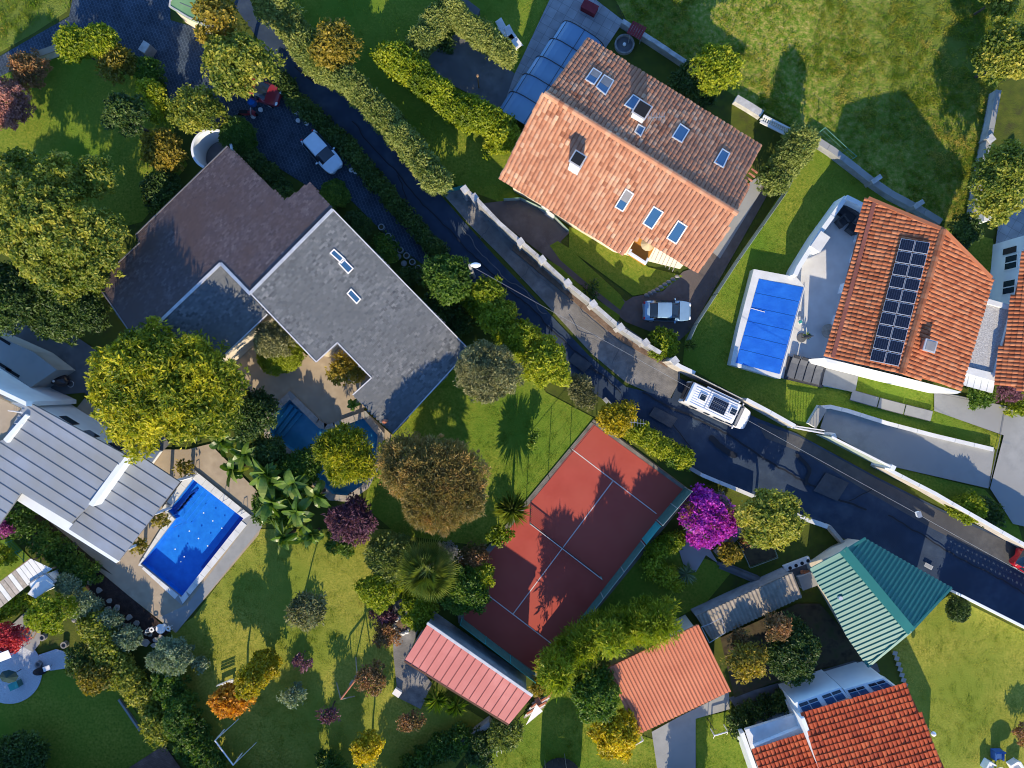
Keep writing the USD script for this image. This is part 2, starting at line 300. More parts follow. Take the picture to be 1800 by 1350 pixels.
mat('cloth_white', [(0.66, 0.66, 0.68), (0.78, 0.78, 0.79)], 1.5, 6, 0.9)
mat('cloth_blue', [(0.03, 0.10, 0.30), (0.05, 0.14, 0.38)], 2, 6, 0.9)
mat('cloth_maroon', [(0.16, 0.02, 0.03), (0.22, 0.035, 0.045)], 2, 6, 0.9)
mat('cloth_beige', [(0.45, 0.36, 0.20), (0.58, 0.47, 0.27)], 1.5, 6, 0.9)
mat('cloth_black', (0.02, 0.02, 0.024), 3, 5, 0.9)
mat('parasol_green', [(0.012, 0.035, 0.035), (0.02, 0.05, 0.05)], 2, 5, 0.9)
mat('terracotta_pot', [(0.36, 0.14, 0.07), (0.48, 0.22, 0.12)], 3, 6, 0.85)
mat('solar_cell', (0.007, 0.010, 0.022), 3, 3, 0.15, spec=0.5, coat=0.3)
mat('solar_line', (0.10, 0.11, 0.15), 3, 3, 0.4)
mat('alu', (0.62, 0.63, 0.65), 3, 3, 0.4, metal=0.4)
mat('skin', (0.45, 0.27, 0.19), 4, 4, 0.6)
mat('stone_grey', [(0.16, 0.16, 0.165), (0.34, 0.33, 0.32)], 2.5, 9, 0.9, 0.6, 8)
mat('pebble_white', [(0.326, 0.350, 0.385), (0.670, 0.700, 0.748)], 14, 4, 0.9, 0.8, 14)
# bark, leaves
mat('bark', [(0.045, 0.032, 0.022), (0.12, 0.09, 0.065)], 4, 8, 0.95, 0.8, 10)
def leafmat(name, cols, transl=0.3, sc=0.55, rough=0.5, spec=0.35):
    cols = [tuple(min(0.7, c * (1.35 + 0.5 * i / 3)) for c in q) for i, q in enumerate(cols)]
    mat(name, cols, sc, 5, rough, spec=spec, tint=True, lo=0.15, hi=0.85, transl=transl, mix_tint=0.55)
leafmat('leaf_walnut', [(0.039, 0.073, 0.004), (0.111, 0.134, 0.006), (0.233, 0.219, 0.010), (0.332, 0.292, 0.015)])
leafmat('leaf_lime', [(0.035, 0.070, 0.009), (0.098, 0.126, 0.015), (0.196, 0.196, 0.027), (0.294, 0.252, 0.045)])
leafmat('leaf_gold', [(0.05, 0.06, 0.008), (0.13, 0.11, 0.014), (0.23, 0.17, 0.022), (0.32, 0.20, 0.03)])
leafmat('leaf_bright', [(0.04, 0.075, 0.004), (0.11, 0.15, 0.006), (0.20, 0.22, 0.012), (0.27, 0.25, 0.02)])
leafmat('leaf_green', [(0.018, 0.045, 0.006), (0.04, 0.085, 0.010), (0.08, 0.13, 0.014), (0.14, 0.18, 0.02)])
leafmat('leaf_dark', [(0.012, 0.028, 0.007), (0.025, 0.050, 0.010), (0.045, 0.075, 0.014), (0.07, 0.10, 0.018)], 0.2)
leafmat('leaf_hedge', [(0.034, 0.063, 0.013), (0.081, 0.115, 0.024), (0.149, 0.172, 0.044), (0.218, 0.230, 0.066)], 0.25)
leafmat('leaf_olive', [(0.05, 0.055, 0.022), (0.10, 0.105, 0.045), (0.17, 0.165, 0.075), (0.24, 0.22, 0.11)], 0.2)
leafmat('leaf_silver', [(0.06, 0.085, 0.05), (0.11, 0.15, 0.09), (0.17, 0.21, 0.13), (0.24, 0.27, 0.18)], 0.2)
leafmat('leaf_copper', [(0.070, 0.060, 0.020), (0.142, 0.113, 0.034), (0.226, 0.160, 0.049), (0.341, 0.173, 0.068)], 0.2)
leafmat('leaf_purple', [(0.03, 0.013, 0.022), (0.07, 0.026, 0.045), (0.12, 0.05, 0.075), (0.17, 0.085, 0.11)], 0.2)
leafmat('leaf_pink', [(0.09, 0.05, 0.035), (0.19, 0.085, 0.07), (0.28, 0.13, 0.11), (0.34, 0.19, 0.15)], 0.2)
leafmat('leaf_magenta', [(0.12, 0.012, 0.14), (0.26, 0.02, 0.31), (0.36, 0.045, 0.42), (0.40, 0.12, 0.46)], 0.3)
leafmat('leaf_redflower', [(0.20, 0.015, 0.02), (0.34, 0.03, 0.04), (0.45, 0.06, 0.07)], 0.25)
leafmat('leaf_plum', [(0.13, 0.015, 0.09), (0.24, 0.04, 0.17), (0.30, 0.10, 0.22)], 0.25)
leafmat('leaf_orange', [(0.16, 0.08, 0.010), (0.30, 0.13, 0.012), (0.42, 0.19, 0.015), (0.46, 0.28, 0.03)], 0.3)
leafmat('leaf_yellow', [(0.08, 0.09, 0.006), (0.24, 0.19, 0.008), (0.40, 0.30, 0.010), (0.48, 0.36, 0.015)], 0.3)
leafmat('leaf_rust', [(0.06, 0.045, 0.02), (0.13, 0.085, 0.03), (0.21, 0.10, 0.045), (0.25, 0.14, 0.05)], 0.2)
leafmat('leaf_grey', [(0.07, 0.065, 0.06), (0.14, 0.13, 0.12), (0.22, 0.21, 0.20)], 0.1)
leafmat('leaf_banana', [(0.015, 0.04, 0.006), (0.04, 0.085, 0.010), (0.08, 0.13, 0.02), (0.18, 0.20, 0.05)], 0.25, 1.6, 0.35)
leafmat('leaf_palm', [(0.04, 0.065, 0.012), (0.085, 0.12, 0.025), (0.16, 0.18, 0.05), (0.26, 0.25, 0.10)], 0.2, 0.8, 0.45)

# ================================================================== pools that cut the ground
POOL_A = [(341, 841), (297, 898), (310, 911), (250, 990), (321, 1048), (430, 910)]     # bright blue pool by the metal roofed house
POOL_B = [(472, 738), (511, 702), (562, 752), (580, 757), (640, 735), (665, 765), (660, 810), (640, 850), (612, 870), (585, 868), (556, 840), (545, 815), (478, 765)]   # shaded pool of the slate house
pool_cut = unary_union([P2(POOL_A), P2(POOL_B)])

# ================================================================== ground, road, paths
LAYER = [0]
def ground(name, pts, m, kind='structure', cut=True, parent=None, **k):
    LAYER[0] += 1
    poly = P2(pts) if isinstance(pts, list) else pts
    if cut: poly = poly.difference(pool_cut)
    return obj(name, sheet(poly, 0.004 * LAYER[0]), m, parent, kind=kind, **k), poly
FAR = sbox(-400, -400, 400, 400)
ground('ground', FAR, 'rough_ground')
_, PG_mead = ground('meadow', [(1050, -60), (1110, 52), (1200, 108), (1290, 168), (1440, 247), (1560, 330), (1650, 388), (1712, 392), (1752, 160), (1765, 100), (1800, 60), (1900, 0), (1900, -60)], 'meadow')
_, PG_verge = ground('grass_verge', [(-80, -60), (140, -60), (118, 20), (60, 58), (0, 92), (-80, 120)], 'meadow')
_, PG_lawnA = ground('upper_lawn', [(452, -60), (1010, -60), (965, 70), (900, 190), (885, 215), (905, 260), (885, 310), (1000, 385), (960, 400), (870, 352), (815, 332), (745, 290), (640, 165), (560, 85)], 'lawn')
_, PG_round = ground('shrub_lawn', [(-40, 140), (30, 112), (90, 88), (150, 90), (250, 130), (300, 185), (308, 250), (330, 290), (250, 390), (140, 420), (-40, 420)], 'lawn')
_, PG_lawnC = ground('villa_lawn', [(1385, 318), (1430, 258), (1550, 338), (1650, 398), (1745, 420), (1750, 470), (1700, 500), (1500, 640), (1648, 690), (1640, 720), (1760, 765), (1756, 790), (1450, 715), (1420, 752), (1330, 715), (1200, 640), (1205, 585), (1290, 470)], 'lawn')
_, PG_lawnD = ground('bank_lawn', [(1560, 818), (1730, 860), (1790, 925), (1800, 960), (1650, 885)], 'lawn')
_, PG_lawnE = ground('swing_lawn', [(455, 930), (580, 930), (720, 930), (700, 1080), (705, 1160), (770, 1215), (860, 1270), (800, 1350), (780, 1420), (330, 1420), (330, 1240), (300, 1110), (340, 1085)], 'lawn_dry')
_, PG_lawnF = ground('corner_lawn', [(1668, 1045), (1860, 1140), (1860, 1420), (1680, 1420), (1590, 1200), (1560, 1130)], 'lawn_dry')
_, PG_lawnG = ground('back_lawn', [(985, 1190), (1075, 1175), (1120, 1290), (1150, 1300), (1165, 1420), (770, 1420), (860, 1290), (900, 1275)], 'lawn')
_, PG_lawnH = ground('strip_lawn', [(1222, 1262), (1280, 1250), (1310, 1300), (1330, 1420), (1225, 1420)], 'lawn')
_, PG_lawnI = ground('lower_left_lawn', [(40, 1190), (90, 1170), (200, 1200), (250, 1265), (290, 1310), (230, 1350), (180, 1420), (-60, 1420), (-60, 1230)], 'lawn')
_, PG_lawnJ = ground('pool_side_lawn', [(660, 800), (690, 760), (825, 620), (900, 600), (960, 690), (1045, 735), (940, 860), (900, 930), (850, 960), (700, 940), (640, 890)], 'lawn')
_, PG_lawnK = ground('patch_lawn', [(-40, 960), (20, 945), (58, 985), (0, 1025), (-40, 1040)], 'lawn')
_, PG_lawnL = ground('orchard_ground', [(1130, 950), (1180, 960), (1290, 1000), (1240, 1060), (1180, 1090), (1060, 1100), (1000, 1150), (990, 1130)], 'lawn')
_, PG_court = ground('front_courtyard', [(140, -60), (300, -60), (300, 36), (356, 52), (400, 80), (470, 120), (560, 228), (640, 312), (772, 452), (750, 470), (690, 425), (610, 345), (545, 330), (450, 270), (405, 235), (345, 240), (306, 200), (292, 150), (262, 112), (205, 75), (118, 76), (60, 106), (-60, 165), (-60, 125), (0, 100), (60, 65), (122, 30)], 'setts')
PTS_ROAD = [(365, -60), (405, 0), (440, 50), (520, 160), (620, 272), (700, 370), (770, 440), (830, 495), (900, 572), (1000, 665), (1060, 702), (1110, 750), (1200, 815), (1250, 838), (1330, 872), (1410, 910), (1500, 955), (1600, 992), (1680, 1045), (1860, 1135), (1860, 995), (1800, 962), (1650, 893), (1540, 838), (1400, 762), (1330, 735), (1195, 665), (1180, 700), (1150, 692), (1100, 680), (1035, 625), (960, 545), (880, 462), (800, 372), (740, 305), (640, 188), (560, 108), (470, 28), (420, -60)]
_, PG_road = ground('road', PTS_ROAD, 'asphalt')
_, PG_sh = ground('road_shoulder', [(775, 338), (812, 330), (880, 395), (960, 460), (1100, 575), (1195, 640), (1195, 668), (1178, 700), (1140, 690), (1100, 672), (1040, 622), (965, 540), (885, 455), (825, 395), (797, 362)], 'concrete_rough')
ground('road_patch', [(1330, 742), (1405, 768), (1540, 842), (1650, 897), (1800, 966), (1860, 1000), (1860, 1045), (1800, 1010), (1640, 930), (1520, 862), (1420, 800), (1345, 770)], 'asphalt_old')
ground('gravel_drive', [(848, 358), (915, 350), (968, 372), (1002, 408), (985, 425), (1004, 452), (1100, 530), (1112, 522), (1165, 512), (1200, 478), (1222, 470), (1300, 395), (1318, 330), (1342, 310), (1350, 340), (1214, 580), (1190, 602), (1100, 566), (960, 452), (890, 398)], 'gravel_drive')
_, PG_lawnM = ground('front_lawn', [(1000, 398), (1100, 440), (1140, 470), (1200, 485), (1162, 512), (1112, 520), (1000, 438)], 'lawn')
ground('planted_strip', [(966, 432), (980, 424), (1000, 436), (1090, 518), (1098, 532), (1090, 545), (1040, 505), (985, 458)], 'lawn')
ground('planted_strip', [(960, 455), (985, 470), (1040, 520), (1090, 555), (1085, 566), (1020, 515), (962, 466)], 'lawn')
ground('east_path', [(1250, 442), (1318, 320), (1343, 305), (1335, 340), (1265, 455)], 'concrete')
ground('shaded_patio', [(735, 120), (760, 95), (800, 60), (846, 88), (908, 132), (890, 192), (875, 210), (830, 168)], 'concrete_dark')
ground('pool_terrace', [(985, -40), (1040, -5), (1096, 38), (1060, 92), (1035, 72), (925, 220), (880, 200), (905, 130)], 'pool_paving')
ground('courtyard_terrace', [(425, 585), (470, 560), (540, 625), (600, 600), (660, 670), (640, 720), (690, 765), (670, 800), (640, 850), (590, 880), (540, 850), (470, 770), (430, 700), (400, 640)], 'terrace_tan')
ground('sun_terrace', [(150, 700), (270, 790), (330, 790), (370, 780), (450, 860), (470, 900), (455, 940), (310, 1112), (150, 985), (40, 900), (20, 860)], 'terrace_tan')
ground('pool_slab', [(446, 907), (462, 925), (312, 1110), (280, 1085), (330, 1062)], 'concrete')
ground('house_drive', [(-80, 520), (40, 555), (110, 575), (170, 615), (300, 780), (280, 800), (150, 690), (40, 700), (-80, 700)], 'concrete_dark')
ground('flower_bed', [(25, 885), (45, 880), (170, 985), (200, 1010), (155, 985), (80, 985), (20, 935)], 'soil')
ground('mulch_bed', [(142, 988), (160, 990), (262, 1075), (300, 1110), (270, 1130), (235, 1115), (150, 1030)], 'mulch')
ground('pebble_circle', Point(*W(18, 1178)[:2]).buffer(2.9, 24), 'pebble_white')
ground('pebble_path', [(70, 1150), (100, 1140), (130, 1148), (128, 1172), (90, 1178), (75, 1170)], 'pebble_white')
ground('shrine_path', [(20, 1100), (52, 1070), (75, 1095), (72, 1130), (60, 1145), (30, 1130)], 'concrete')
ground('brick_patio', [(225, 1350), (290, 1308), (320, 1350), (320, 1420), (225, 1420)], 'garden_brick')
ground('shed_yard', [(690, 1060), (720, 1045), (745, 1080), (720, 1150), (760, 1200), (740, 1245), (700, 1225), (692, 1150)], 'concrete_rough')
ground('garage_drive', [(1145, 1285), (1190, 1260), (1280, 1215), (1282, 1245), (1222, 1262), (1222, 1420), (1165, 1420)], 'concrete')
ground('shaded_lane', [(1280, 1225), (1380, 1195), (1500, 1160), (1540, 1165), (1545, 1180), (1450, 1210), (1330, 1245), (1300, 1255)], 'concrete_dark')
ground('orchard_soil', [(1265, 1120), (1400, 1060), (1440, 1060), (1530, 1165), (1500, 1160), (1380, 1190), (1290, 1225)], 'soil')
ground('shelter_path', [(1230, 1080), (1270, 1050), (1390, 1000), (1425, 985), (1435, 1000), (1400, 1012), (1235, 1090)], 'concrete_dark')
ground('garden_path', [(1188, 952), (1200, 948), (1245, 962), (1262, 990), (1240, 975), (1222, 1005), (1200, 990)], 'concrete')
ground('garden_path', [(1268, 985), (1330, 1010), (1345, 1020), (1320, 1022), (1262, 998)], 'concrete_dark')
ground('villa_drive', [(1640, 690), (1660, 690), (1860, 735), (1860, 930), (1800, 925), (1778, 920), (1738, 858), (1762, 765), (1640, 722)], 'concrete')
ground('entry_ramp', [(1452, 716), (1746, 790), (1735, 858), (1560, 818), (1440, 752)], 'concrete')
ground('villa_terrace', [(1400, 478), (1487, 350), (1530, 368), (1470, 620), (1505, 645), (1493, 688), (1370, 664)], 'terrace_tile')
ground('neighbour_yard', [(1760, 330), (1860, 330), (1860, 460), (1745, 450)], 'pool_paving')

def wobbly(pts, w, seed, amp=0.12):
    q = LineString([W(x, y)[:2] for x, y in pts]); n = max(4, int(q.length / 0.4)); r = rng(seed)
    c = np.array([q.interpolate(i / n, True).coords[0] for i in range(n + 1)]); o = np.cumsum(r.normal(0, amp * .5, (n + 1, 2)), 0); o -= np.linspace(o[0], o[-1], n + 1)
    return LineString(c + o).buffer(w / 2)
mat('tar', (0.014, 0.017, 0.024), 3, 4, 0.5)
for k_, (pts_, w_) in enumerate((([(1130, 690), (1230, 745), (1330, 795), (1430, 850), (1520, 895)], .16), ([(1400, 800), (1425, 830), (1415, 850)], .3), ([(620, 215), (740, 350), (850, 470), (980, 590), (1090, 690)], .1), ([(1250, 770), (1290, 800)], .5), ([(1560, 905), (1680, 980), (1800, 1045)], .12), ([(1180, 745), (1215, 790)], .08), ([(1490, 880), (1530, 860)], .08), ([(700, 310), (715, 350)], .08), ([(1020, 640), (1060, 660)], .08), ([(520, 120), (560, 150)], .1))):
    ground('road_crack', wobbly(pts_, w_, 900 + k_), 'tar')
mat('road_repair', [(0.05, 0.055, 0.07), (0.085, 0.09, 0.10)], 1.2, 9, 0.9, 0.4, 18)
for k_, pts_ in enumerate(([(1450, 830), (1490, 848), (1470, 880), (1428, 862)], [(1010, 620), (1040, 640), (1026, 655), (998, 634)], [(1150, 715), (1190, 735), (1178, 752), (1140, 730)])):
    ground('road_repair', pts_, 'road_repair')
for k_, pts_ in enumerate(([(810, 395), (880, 470), (960, 552)], [(890, 430), (985, 520), (1080, 600)], [(1000, 560), (1012, 590), (1050, 600)], [(930, 470), (915, 490)], [(1090, 600), (1075, 640)], [(860, 400), (845, 420)])):
    ground('shoulder_crack', wobbly(pts_, .07, 950 + k_, .2), 'concrete_dark')
# ================================================================== roofs
def unit_(a): return np.asarray(a, float) / np.linalg.norm(a)
class Slope:
    """a planar roof slope: pts = 3D outline, u along the eave, v down the slope"""
    def __init__(s, pts, downhint=None):
        s.pts = np.array(pts, float)
        s.n, s.d = plane3(s.pts[0], s.pts[1], s.pts[2]) if downhint is None else downhint
        g = np.array([0, 0, -1.0]); v = g - s.n * (g @ s.n)
        if np.linalg.norm(v) < 1e-3: v = np.array([0, -1.0, 0])
        s.v = v / np.linalg.norm(v); s.u = np.cross(s.v, s.n); s.o = s.pts[0]
        s.poly = Polygon([((p - s.o) @ s.u, (p - s.o) @ s.v) for p in s.pts]).buffer(0)
        s.flip()
    def flip(s):
        s.T = np.eye(4); s.T[:3, 0], s.T[:3, 1], s.T[:3, 2], s.T[:3, 3] = s.u, s.v, s.n, s.o
    def at(s, u, v, h=0.0): return s.o + s.u * u + s.v * v + s.n * h
    def uv(s, p): p = np.asarray(p, float) - s.o; return np.array([p @ s.u, p @ s.v])
    def slab(s, th=0.18, poly=None, lift=0.0):
        poly = s.poly if poly is None else poly
        ms = []
        for g in getattr(poly, 'geoms', [poly]):
            if g.geom_type != 'Polygon' or g.area < 1e-4: continue
            m = trimesh.creation.extrude_polygon(g, th, engine='earcut'); m.apply_translation((0, 0, lift - th)); ms.append(m)
        m = trimesh.util.concatenate(ms); m.apply_transform(s.T)
        if np.linalg.det(s.T[:3, :3]) < 0: m.invert()
        return m
    def place(s, verts, u, v, h=0.0):
        """local (u, v, n) template verts put at many (u, v): -> (k, n, 3)"""
        base = s.o + np.outer(u, s.u) + np.outer(v, s.v) + np.outer(np.broadcast_to(h, np.shape(u)), s.n)
        return base[:, None, :] + (verts @ np.stack([s.u, s.v, s.n]))[None]
def slope_px(pts, refs=None):
    """pts: (px, py, z) with z for at least the refs; other z may be None and are put into the plane of the first three with z"""
    known = [W(*p) for p in pts if p[2] is not None]
    pl = plane3(*known[:3]) if refs is None else plane3(*[W(*r) for r in refs])
    out = [hit(p[0], p[1], pl) for p in pts]
    return Slope(out, pl)
def barrel(w, L, seg=4, rise=0.42):
    """barrel tile template, u across, v down from 0 to L; 2 rings + lip"""
    t = np.linspace(math.pi, 0, seg + 1)
    up, lo = [], []
    for a in t:
        up.append((0.42 * w * math.cos(a), 0.0, 0.36 * w * math.sin(a) * rise * 2 + 0.0))
        lo.append((0.52 * w * math.cos(a), L, 0.44 * w * math.sin(a) * rise * 2 + 0.035))
    lip = [(x, y, max(-0.01, z - 0.05)) for x, y, z in lo]
    v = np.array(up + lo + lip); n = seg + 1; f = []
    for i in range(seg):
        f += [[i, n + i, i + 1], [i + 1, n + i, n + i + 1], [n + i, 2 * n + i, n + i + 1], [n + i + 1, 2 * n + i, 2 * n + i + 1]]
    return v, np.array(f)
def flat_piece(w, L, th, lift):
    v = np.array([(-w / 2, 0, 0.002), (w / 2, 0, 0.002), (w / 2, L, lift), (-w / 2, L, lift), (-w / 2, L, lift - th), (w / 2, L, lift - th)])
    return v, np.array([[0, 1, 2], [0, 2, 3], [3, 2, 5], [3, 5, 4]])
def orient(v, f, n):
    a = np.cross(v[f[:, 1]] - v[f[:, 0]], v[f[:, 2]] - v[f[:, 0]])
    if (a @ n).sum() < 0: f = f[:, ::-1]
    return f
def lay(sl, parent, name, tmpl, du, dv, m, seed, singles=300, stagger=0.0, jit=0.0, skew=None, holes=None, phase=(0.0, 0.0), tint_lo=0.0, tint_hi=1.0, many='tile_field', edge=0.15):
    """lay pieces over a slope: the first `singles` (nearest the middle of the slope) as parts, the rest as one part"""
    r = rng(seed); tv, tf = tmpl
    x0, y0, x1, y1 = sl.poly.bounds
    nu, nv = int((x1 - x0) / du) + 2, int((y1 - y0) / dv) + 2
    U, V = np.meshgrid(x0 + (np.arange(nu) + 0.5 + phase[0]) * du, y0 + (np.arange(nv) + phase[1]) * dv)
    if stagger: U = U + (np.arange(nv)[:, None] % 2) * du * stagger
    U, V = U.ravel(), V.ravel()
    import shapely
    area = sl.poly.buffer(du * edge)
    if holes is not None: area = area.difference(holes)
    ok = shapely.contains_xy(area, U, V + dv * 0.5)
    U, V = U[ok], V[ok]
    if jit: U = U + r.normal(0, jit * du, len(U)); V = V + r.normal(0, jit * dv, len(V))
    P = sl.place(tv, U, V, 0.0)
    if skew: P = P + r.normal(0, skew, (len(U), 1, 1)) * sl.n + (tv[:, 0] / np.abs(tv[:, 0]).max())[None, :, None] * r.normal(0, skew, (len(U), 1, 1)) * sl.n
    tint = np.clip(tint_lo + (tint_hi - tint_lo) * np.clip(r.normal(0.5, 0.26, len(U)), 0, 1), 0, 1)
    f = orient(P[0], tf, sl.n) if len(P) else tf
    c = np.array([np.median(U), np.median(V)])
    order = np.argsort((U - c[0]) ** 2 + (V - c[1]) ** 2)
    for i in order[:singles]:
        obj(name, (P[i], f), m, parent, tint=float(tint[i]))
    rest = order[singles:]
    if len(rest):
        k = len(tv)
        obj(many, (P[rest].reshape(-1, 3), (f[None] + (np.arange(len(rest)) * k)[:, None, None]).reshape(-1, 3)), m, parent, tint=np.repeat(tint[rest], k), kind='stuff')
def body_under(foot, zg, tops, inset=0.05):
    """walls: the convex hull of a footprint on the ground and points just beneath the roof"""
    pts = [(x, y, zg) for x, y in foot] + [tuple(t) for t in tops]
    return trimesh.convex.convex_hull(np.array(pts))
def shrink(pts3, k, dz):
    c = np.mean(pts3, axis=0); return [c + (np.asarray(p) - c) * np.array([k, k, 1]) + np.array([0, 0, -dz]) for p in pts3]
def skylight(parent_sl, house, px4, name='skylight', glass='glass_sky', frame='frame_dark', up=0.12, blind=None, label=None):
    """roof window from its four corners in the photograph; frame and pane are sub-parts"""
    pl = (parent_sl.n, parent_sl.d)
    q = [parent_sl.uv(hit(x, y, (pl[0], pl[1] + up))) for x, y in px4]
    g = Polygon(q); g = g if g.is_valid else g.convex_hull
    fr = g.difference(g.buffer(-0.09, join_style=2))
    p = obj(name, parent_sl.slab(up + 0.1, fr, up), frame, house, label=label)
    obj('pane', parent_sl.slab(0.04, g.buffer(-0.085, join_style=2), up - 0.03), glass, p)
    if blind is not None:
        a, b = blind; c = np.array(q)
        e = lambda s, t: (c[0] * (1 - s) + c[1] * s) * (1 - t) + (c[3] * (1 - s) + c[2] * s) * t
        bp = Polygon([e(0.12, a), e(0.88, a), e(0.88, b), e(0.12, b)])
        obj('blind', parent_sl.slab(0.01, bp, up - 0.012), 'blind_grey' if glass != 'white' else 'cloth_white', p)
    return g
def chimney(sl, house, px, py, w, d, h, rz, topm='dark_interior', name='chimney', wallm='white_wall'):
    b = hit(px, py, (sl.n, sl.d)); c = b
    zt = c[2] + h
    # px, py give the middle of the top: move the foot so that the top falls there
    c = W(px, py, zt)
    zl = (sl.d - sl.n[0] * c[0] - sl.n[1] * c[1]) / sl.n[2]
    m = cat(box((c[0], c[1], (zl - 0.4 + zt - 0.25) / 2), (w, d, zt - 0.25 - (zl - 0.4)), rz))
    p = obj(name, m, wallm, house)
    obj('chimney_cap', cat(box((c[0], c[1], zt - 0.06), (w + 0.2, d + 0.2, 0.1), rz)), 'flashing', p)
    obj('cap_plate', box((c[0], c[1], zt + 0.012), (w - 0.02, d - 0.02, 0.04), rz), topm, p)
    for sx in (-1, 1):
        for sy in (-1, 1):
            q = np.array([sx * (w / 2 - 0.06), sy * (d / 2 - 0.06)]); R = np.array([[math.cos(rz), -math.sin(rz)], [math.sin(rz), math.cos(rz)]])
            q = R @ q
            obj('cap_post', box((c[0] + q[0], c[1] + q[1], zt - 0.18), (0.1, 0.1, 0.17), rz), wallm, p)
    return p, c, zt
def ridge_caps(a, b, r, L, m, house, seed, name='ridge_tile', singles=300):
    a, b = np.asarray(a, float), np.asarray(b, float); n = int(np.linalg.norm(b - a) / L); rr = rng(seed)
    d = (b - a) / np.linalg.norm(b - a); s = np.cross(d, [0, 0, 1.0]); s /= np.linalg.norm(s); u = np.cross(s, d)
    t = np.linspace(0, math.pi, 6)
    for i in range(n):
        p0, p1 = a + (b - a) * (i / n), a + (b - a) * ((i + 1.08) / n)
        v = np.vstack([p0 + np.outer(np.cos(t), s) * r * 0.88 + np.outer(np.sin(t), u) * r * 0.88, p1 + np.outer(np.cos(t), s) * r + np.outer(np.sin(t), u) * (r + 0.03)])
        f = np.array([[j, 6 + j, j + 1] for j in range(5)] + [[j + 1, 6 + j, 7 + j] for j in range(5)])
        obj(name, (v, orient(v, f, u)), m, house, tint=float(np.clip(rr.normal(0.55, 0.25), 0, 1)))

# ------------------------------------------------------------------ slate house, upper left
hs = thing('slate_house', 'large house with grey and brown slate roof of several wings beside the courtyard', 'house', W(500, 500, 0))
ridge1 = [(585, 368, 7.6), (440, 515, 7.6)]
S1 = slope_px([(585, 368, 7.6), (825, 615, None), (690, 762, None), (620, 694, None), (653, 664, None), (593, 602, None), (556, 636, None), (440, 515, 7.6)],
              [(585, 368, 7.6), (440, 515, 7.6), (757, 688, 3.4)])
S2 = slope_px([(585, 368, 7.6), (545, 322, None), (500, 353, None), (400, 257, None), (239, 413, None), (246, 427, None), (170, 498, None), (231, 587, None), (278, 566, None), (388, 463, None), (440, 515, 7.6)],
              [(585, 368, 7.5), (440, 515, 7.5), (320, 335, 4.0)])
zr2 = hit(388, 463, (S2.n, S2.d))[2]
S3 = slope_px([(388, 463, zr2), (470, 552, None), (362, 655, None), (270, 572, None)], [(388, 463, zr2), (274, 570, zr2), (470, 552, zr2 - 2.0)])
for sl, m, seed in ((S1, 'slate', 11), (S2, 'slate_dark', 12), (S3, 'slate', 13)):
    r_ = obj('roof', sl.slab(0.2), m, hs, tint=0.35)
    lay(sl, hs, 'slate_shingle', flat_piece(0.272, 0.23, 0.012, 0.022), 0.276, 0.17, m, seed, singles=60 if sl is S3 else 110, stagger=0.5, jit=0.015, skew=0.006, many='slate_field', tint_lo=-0.1, tint_hi=1.1, edge=0.02)
for a, b in ((W(585, 368, 7.62), W(440, 515, 7.62)), (W(388, 463, zr2 + 0.04), W(276, 570, zr2 + 0.04)), (W(388, 463, zr2 + 0.05), hit(440, 517, (S2.n, S2.d + 0.05)))):
    obj('ridge_flashing', beam(a, b, 0.24, 0.07), 'flashing', hs)
def edge_trim(sl, i, house, m='flashing', w=0.12, h=0.08, name='verge_trim', lift=0.03):
    a, b = sl.pts[i], sl.pts[(i + 1) % len(sl.pts)]
    obj(name, beam(a + sl.n * lift, b + sl.n * lift, w, h, sl.n), m, house)
for i in (0, 1, 3, 4, 5, 6): edge_trim(S1, i, hs, w=0.09)
for i in (3, 5, 6): edge_trim(S2, i, hs, 'seam_dark', w=0.08)
edge_trim(S3, 1, hs, w=0.08)
# walls of the three wings
def walls_poly(px, z, inset=0.45):
    g = P2(px, z); return g.buffer(-inset, join_style=2)
w1 = body_under(np.array(walls_poly([(585, 368), (825, 615), (690, 762), (500, 575), (440, 515)], 5.0).exterior.coords), 0, [sl - np.array([0, 0, .45]) for sl in shrink([S1.at(*S1.uv(hit(x, y, (S1.n, S1.d)))) for x, y in ((585, 370), (820, 615), (690, 757), (445, 518))], 0.94, 0)])
# cut the two recesses out of the wall block with plain prisms on the plan
m1 = prism(P2([(583, 378), (812, 614), (690, 748), (632, 692), (664, 664), (592, 590), (556, 624), (452, 518)], 4.0), 0, 3.2)
obj('wall', m1, 'cream_wall', hs)
obj('wall', prism(P2([(402, 268), (500, 362), (545, 330), (580, 370), (440, 508), (390, 458), (275, 560), (232, 576), (180, 500), (248, 432), (244, 412)], 4.5), 0, 3.7), 'cream_wall', hs)
obj('wall', prism(P2([(388, 470), (462, 552), (362, 645), (280, 572)], 4.6), 0, 4.0), 'cream_wall', hs)
g1 = skylight(S1, hs, [(587, 437), (608, 456), (600, 464), (579, 445)], glass='cloth_white' if False else 'glass_sky', frame='frame_white')
g1 = skylight(S1, hs, [(603, 453), (622, 472), (612, 482), (594, 463)], frame='frame_white')
g1 = skylight(S1, hs, [(617, 507), (635, 526), (627, 535), (609, 516)], frame='frame_white')
# flue pipe near the lower right eave
fp = W(676, 741, 4.7)
obj('flue_pipe', rod((fp[0], fp[1], 3.2), (fp[0], fp[1], 4.7), 0.11, 0.11, 12), 'timber_red', hs)
obj('flue_cap', rod((fp[0], fp[1], 4.72), (fp[0], fp[1], 4.86), 0.2, 0.08, 12), 'timber_red', hs)
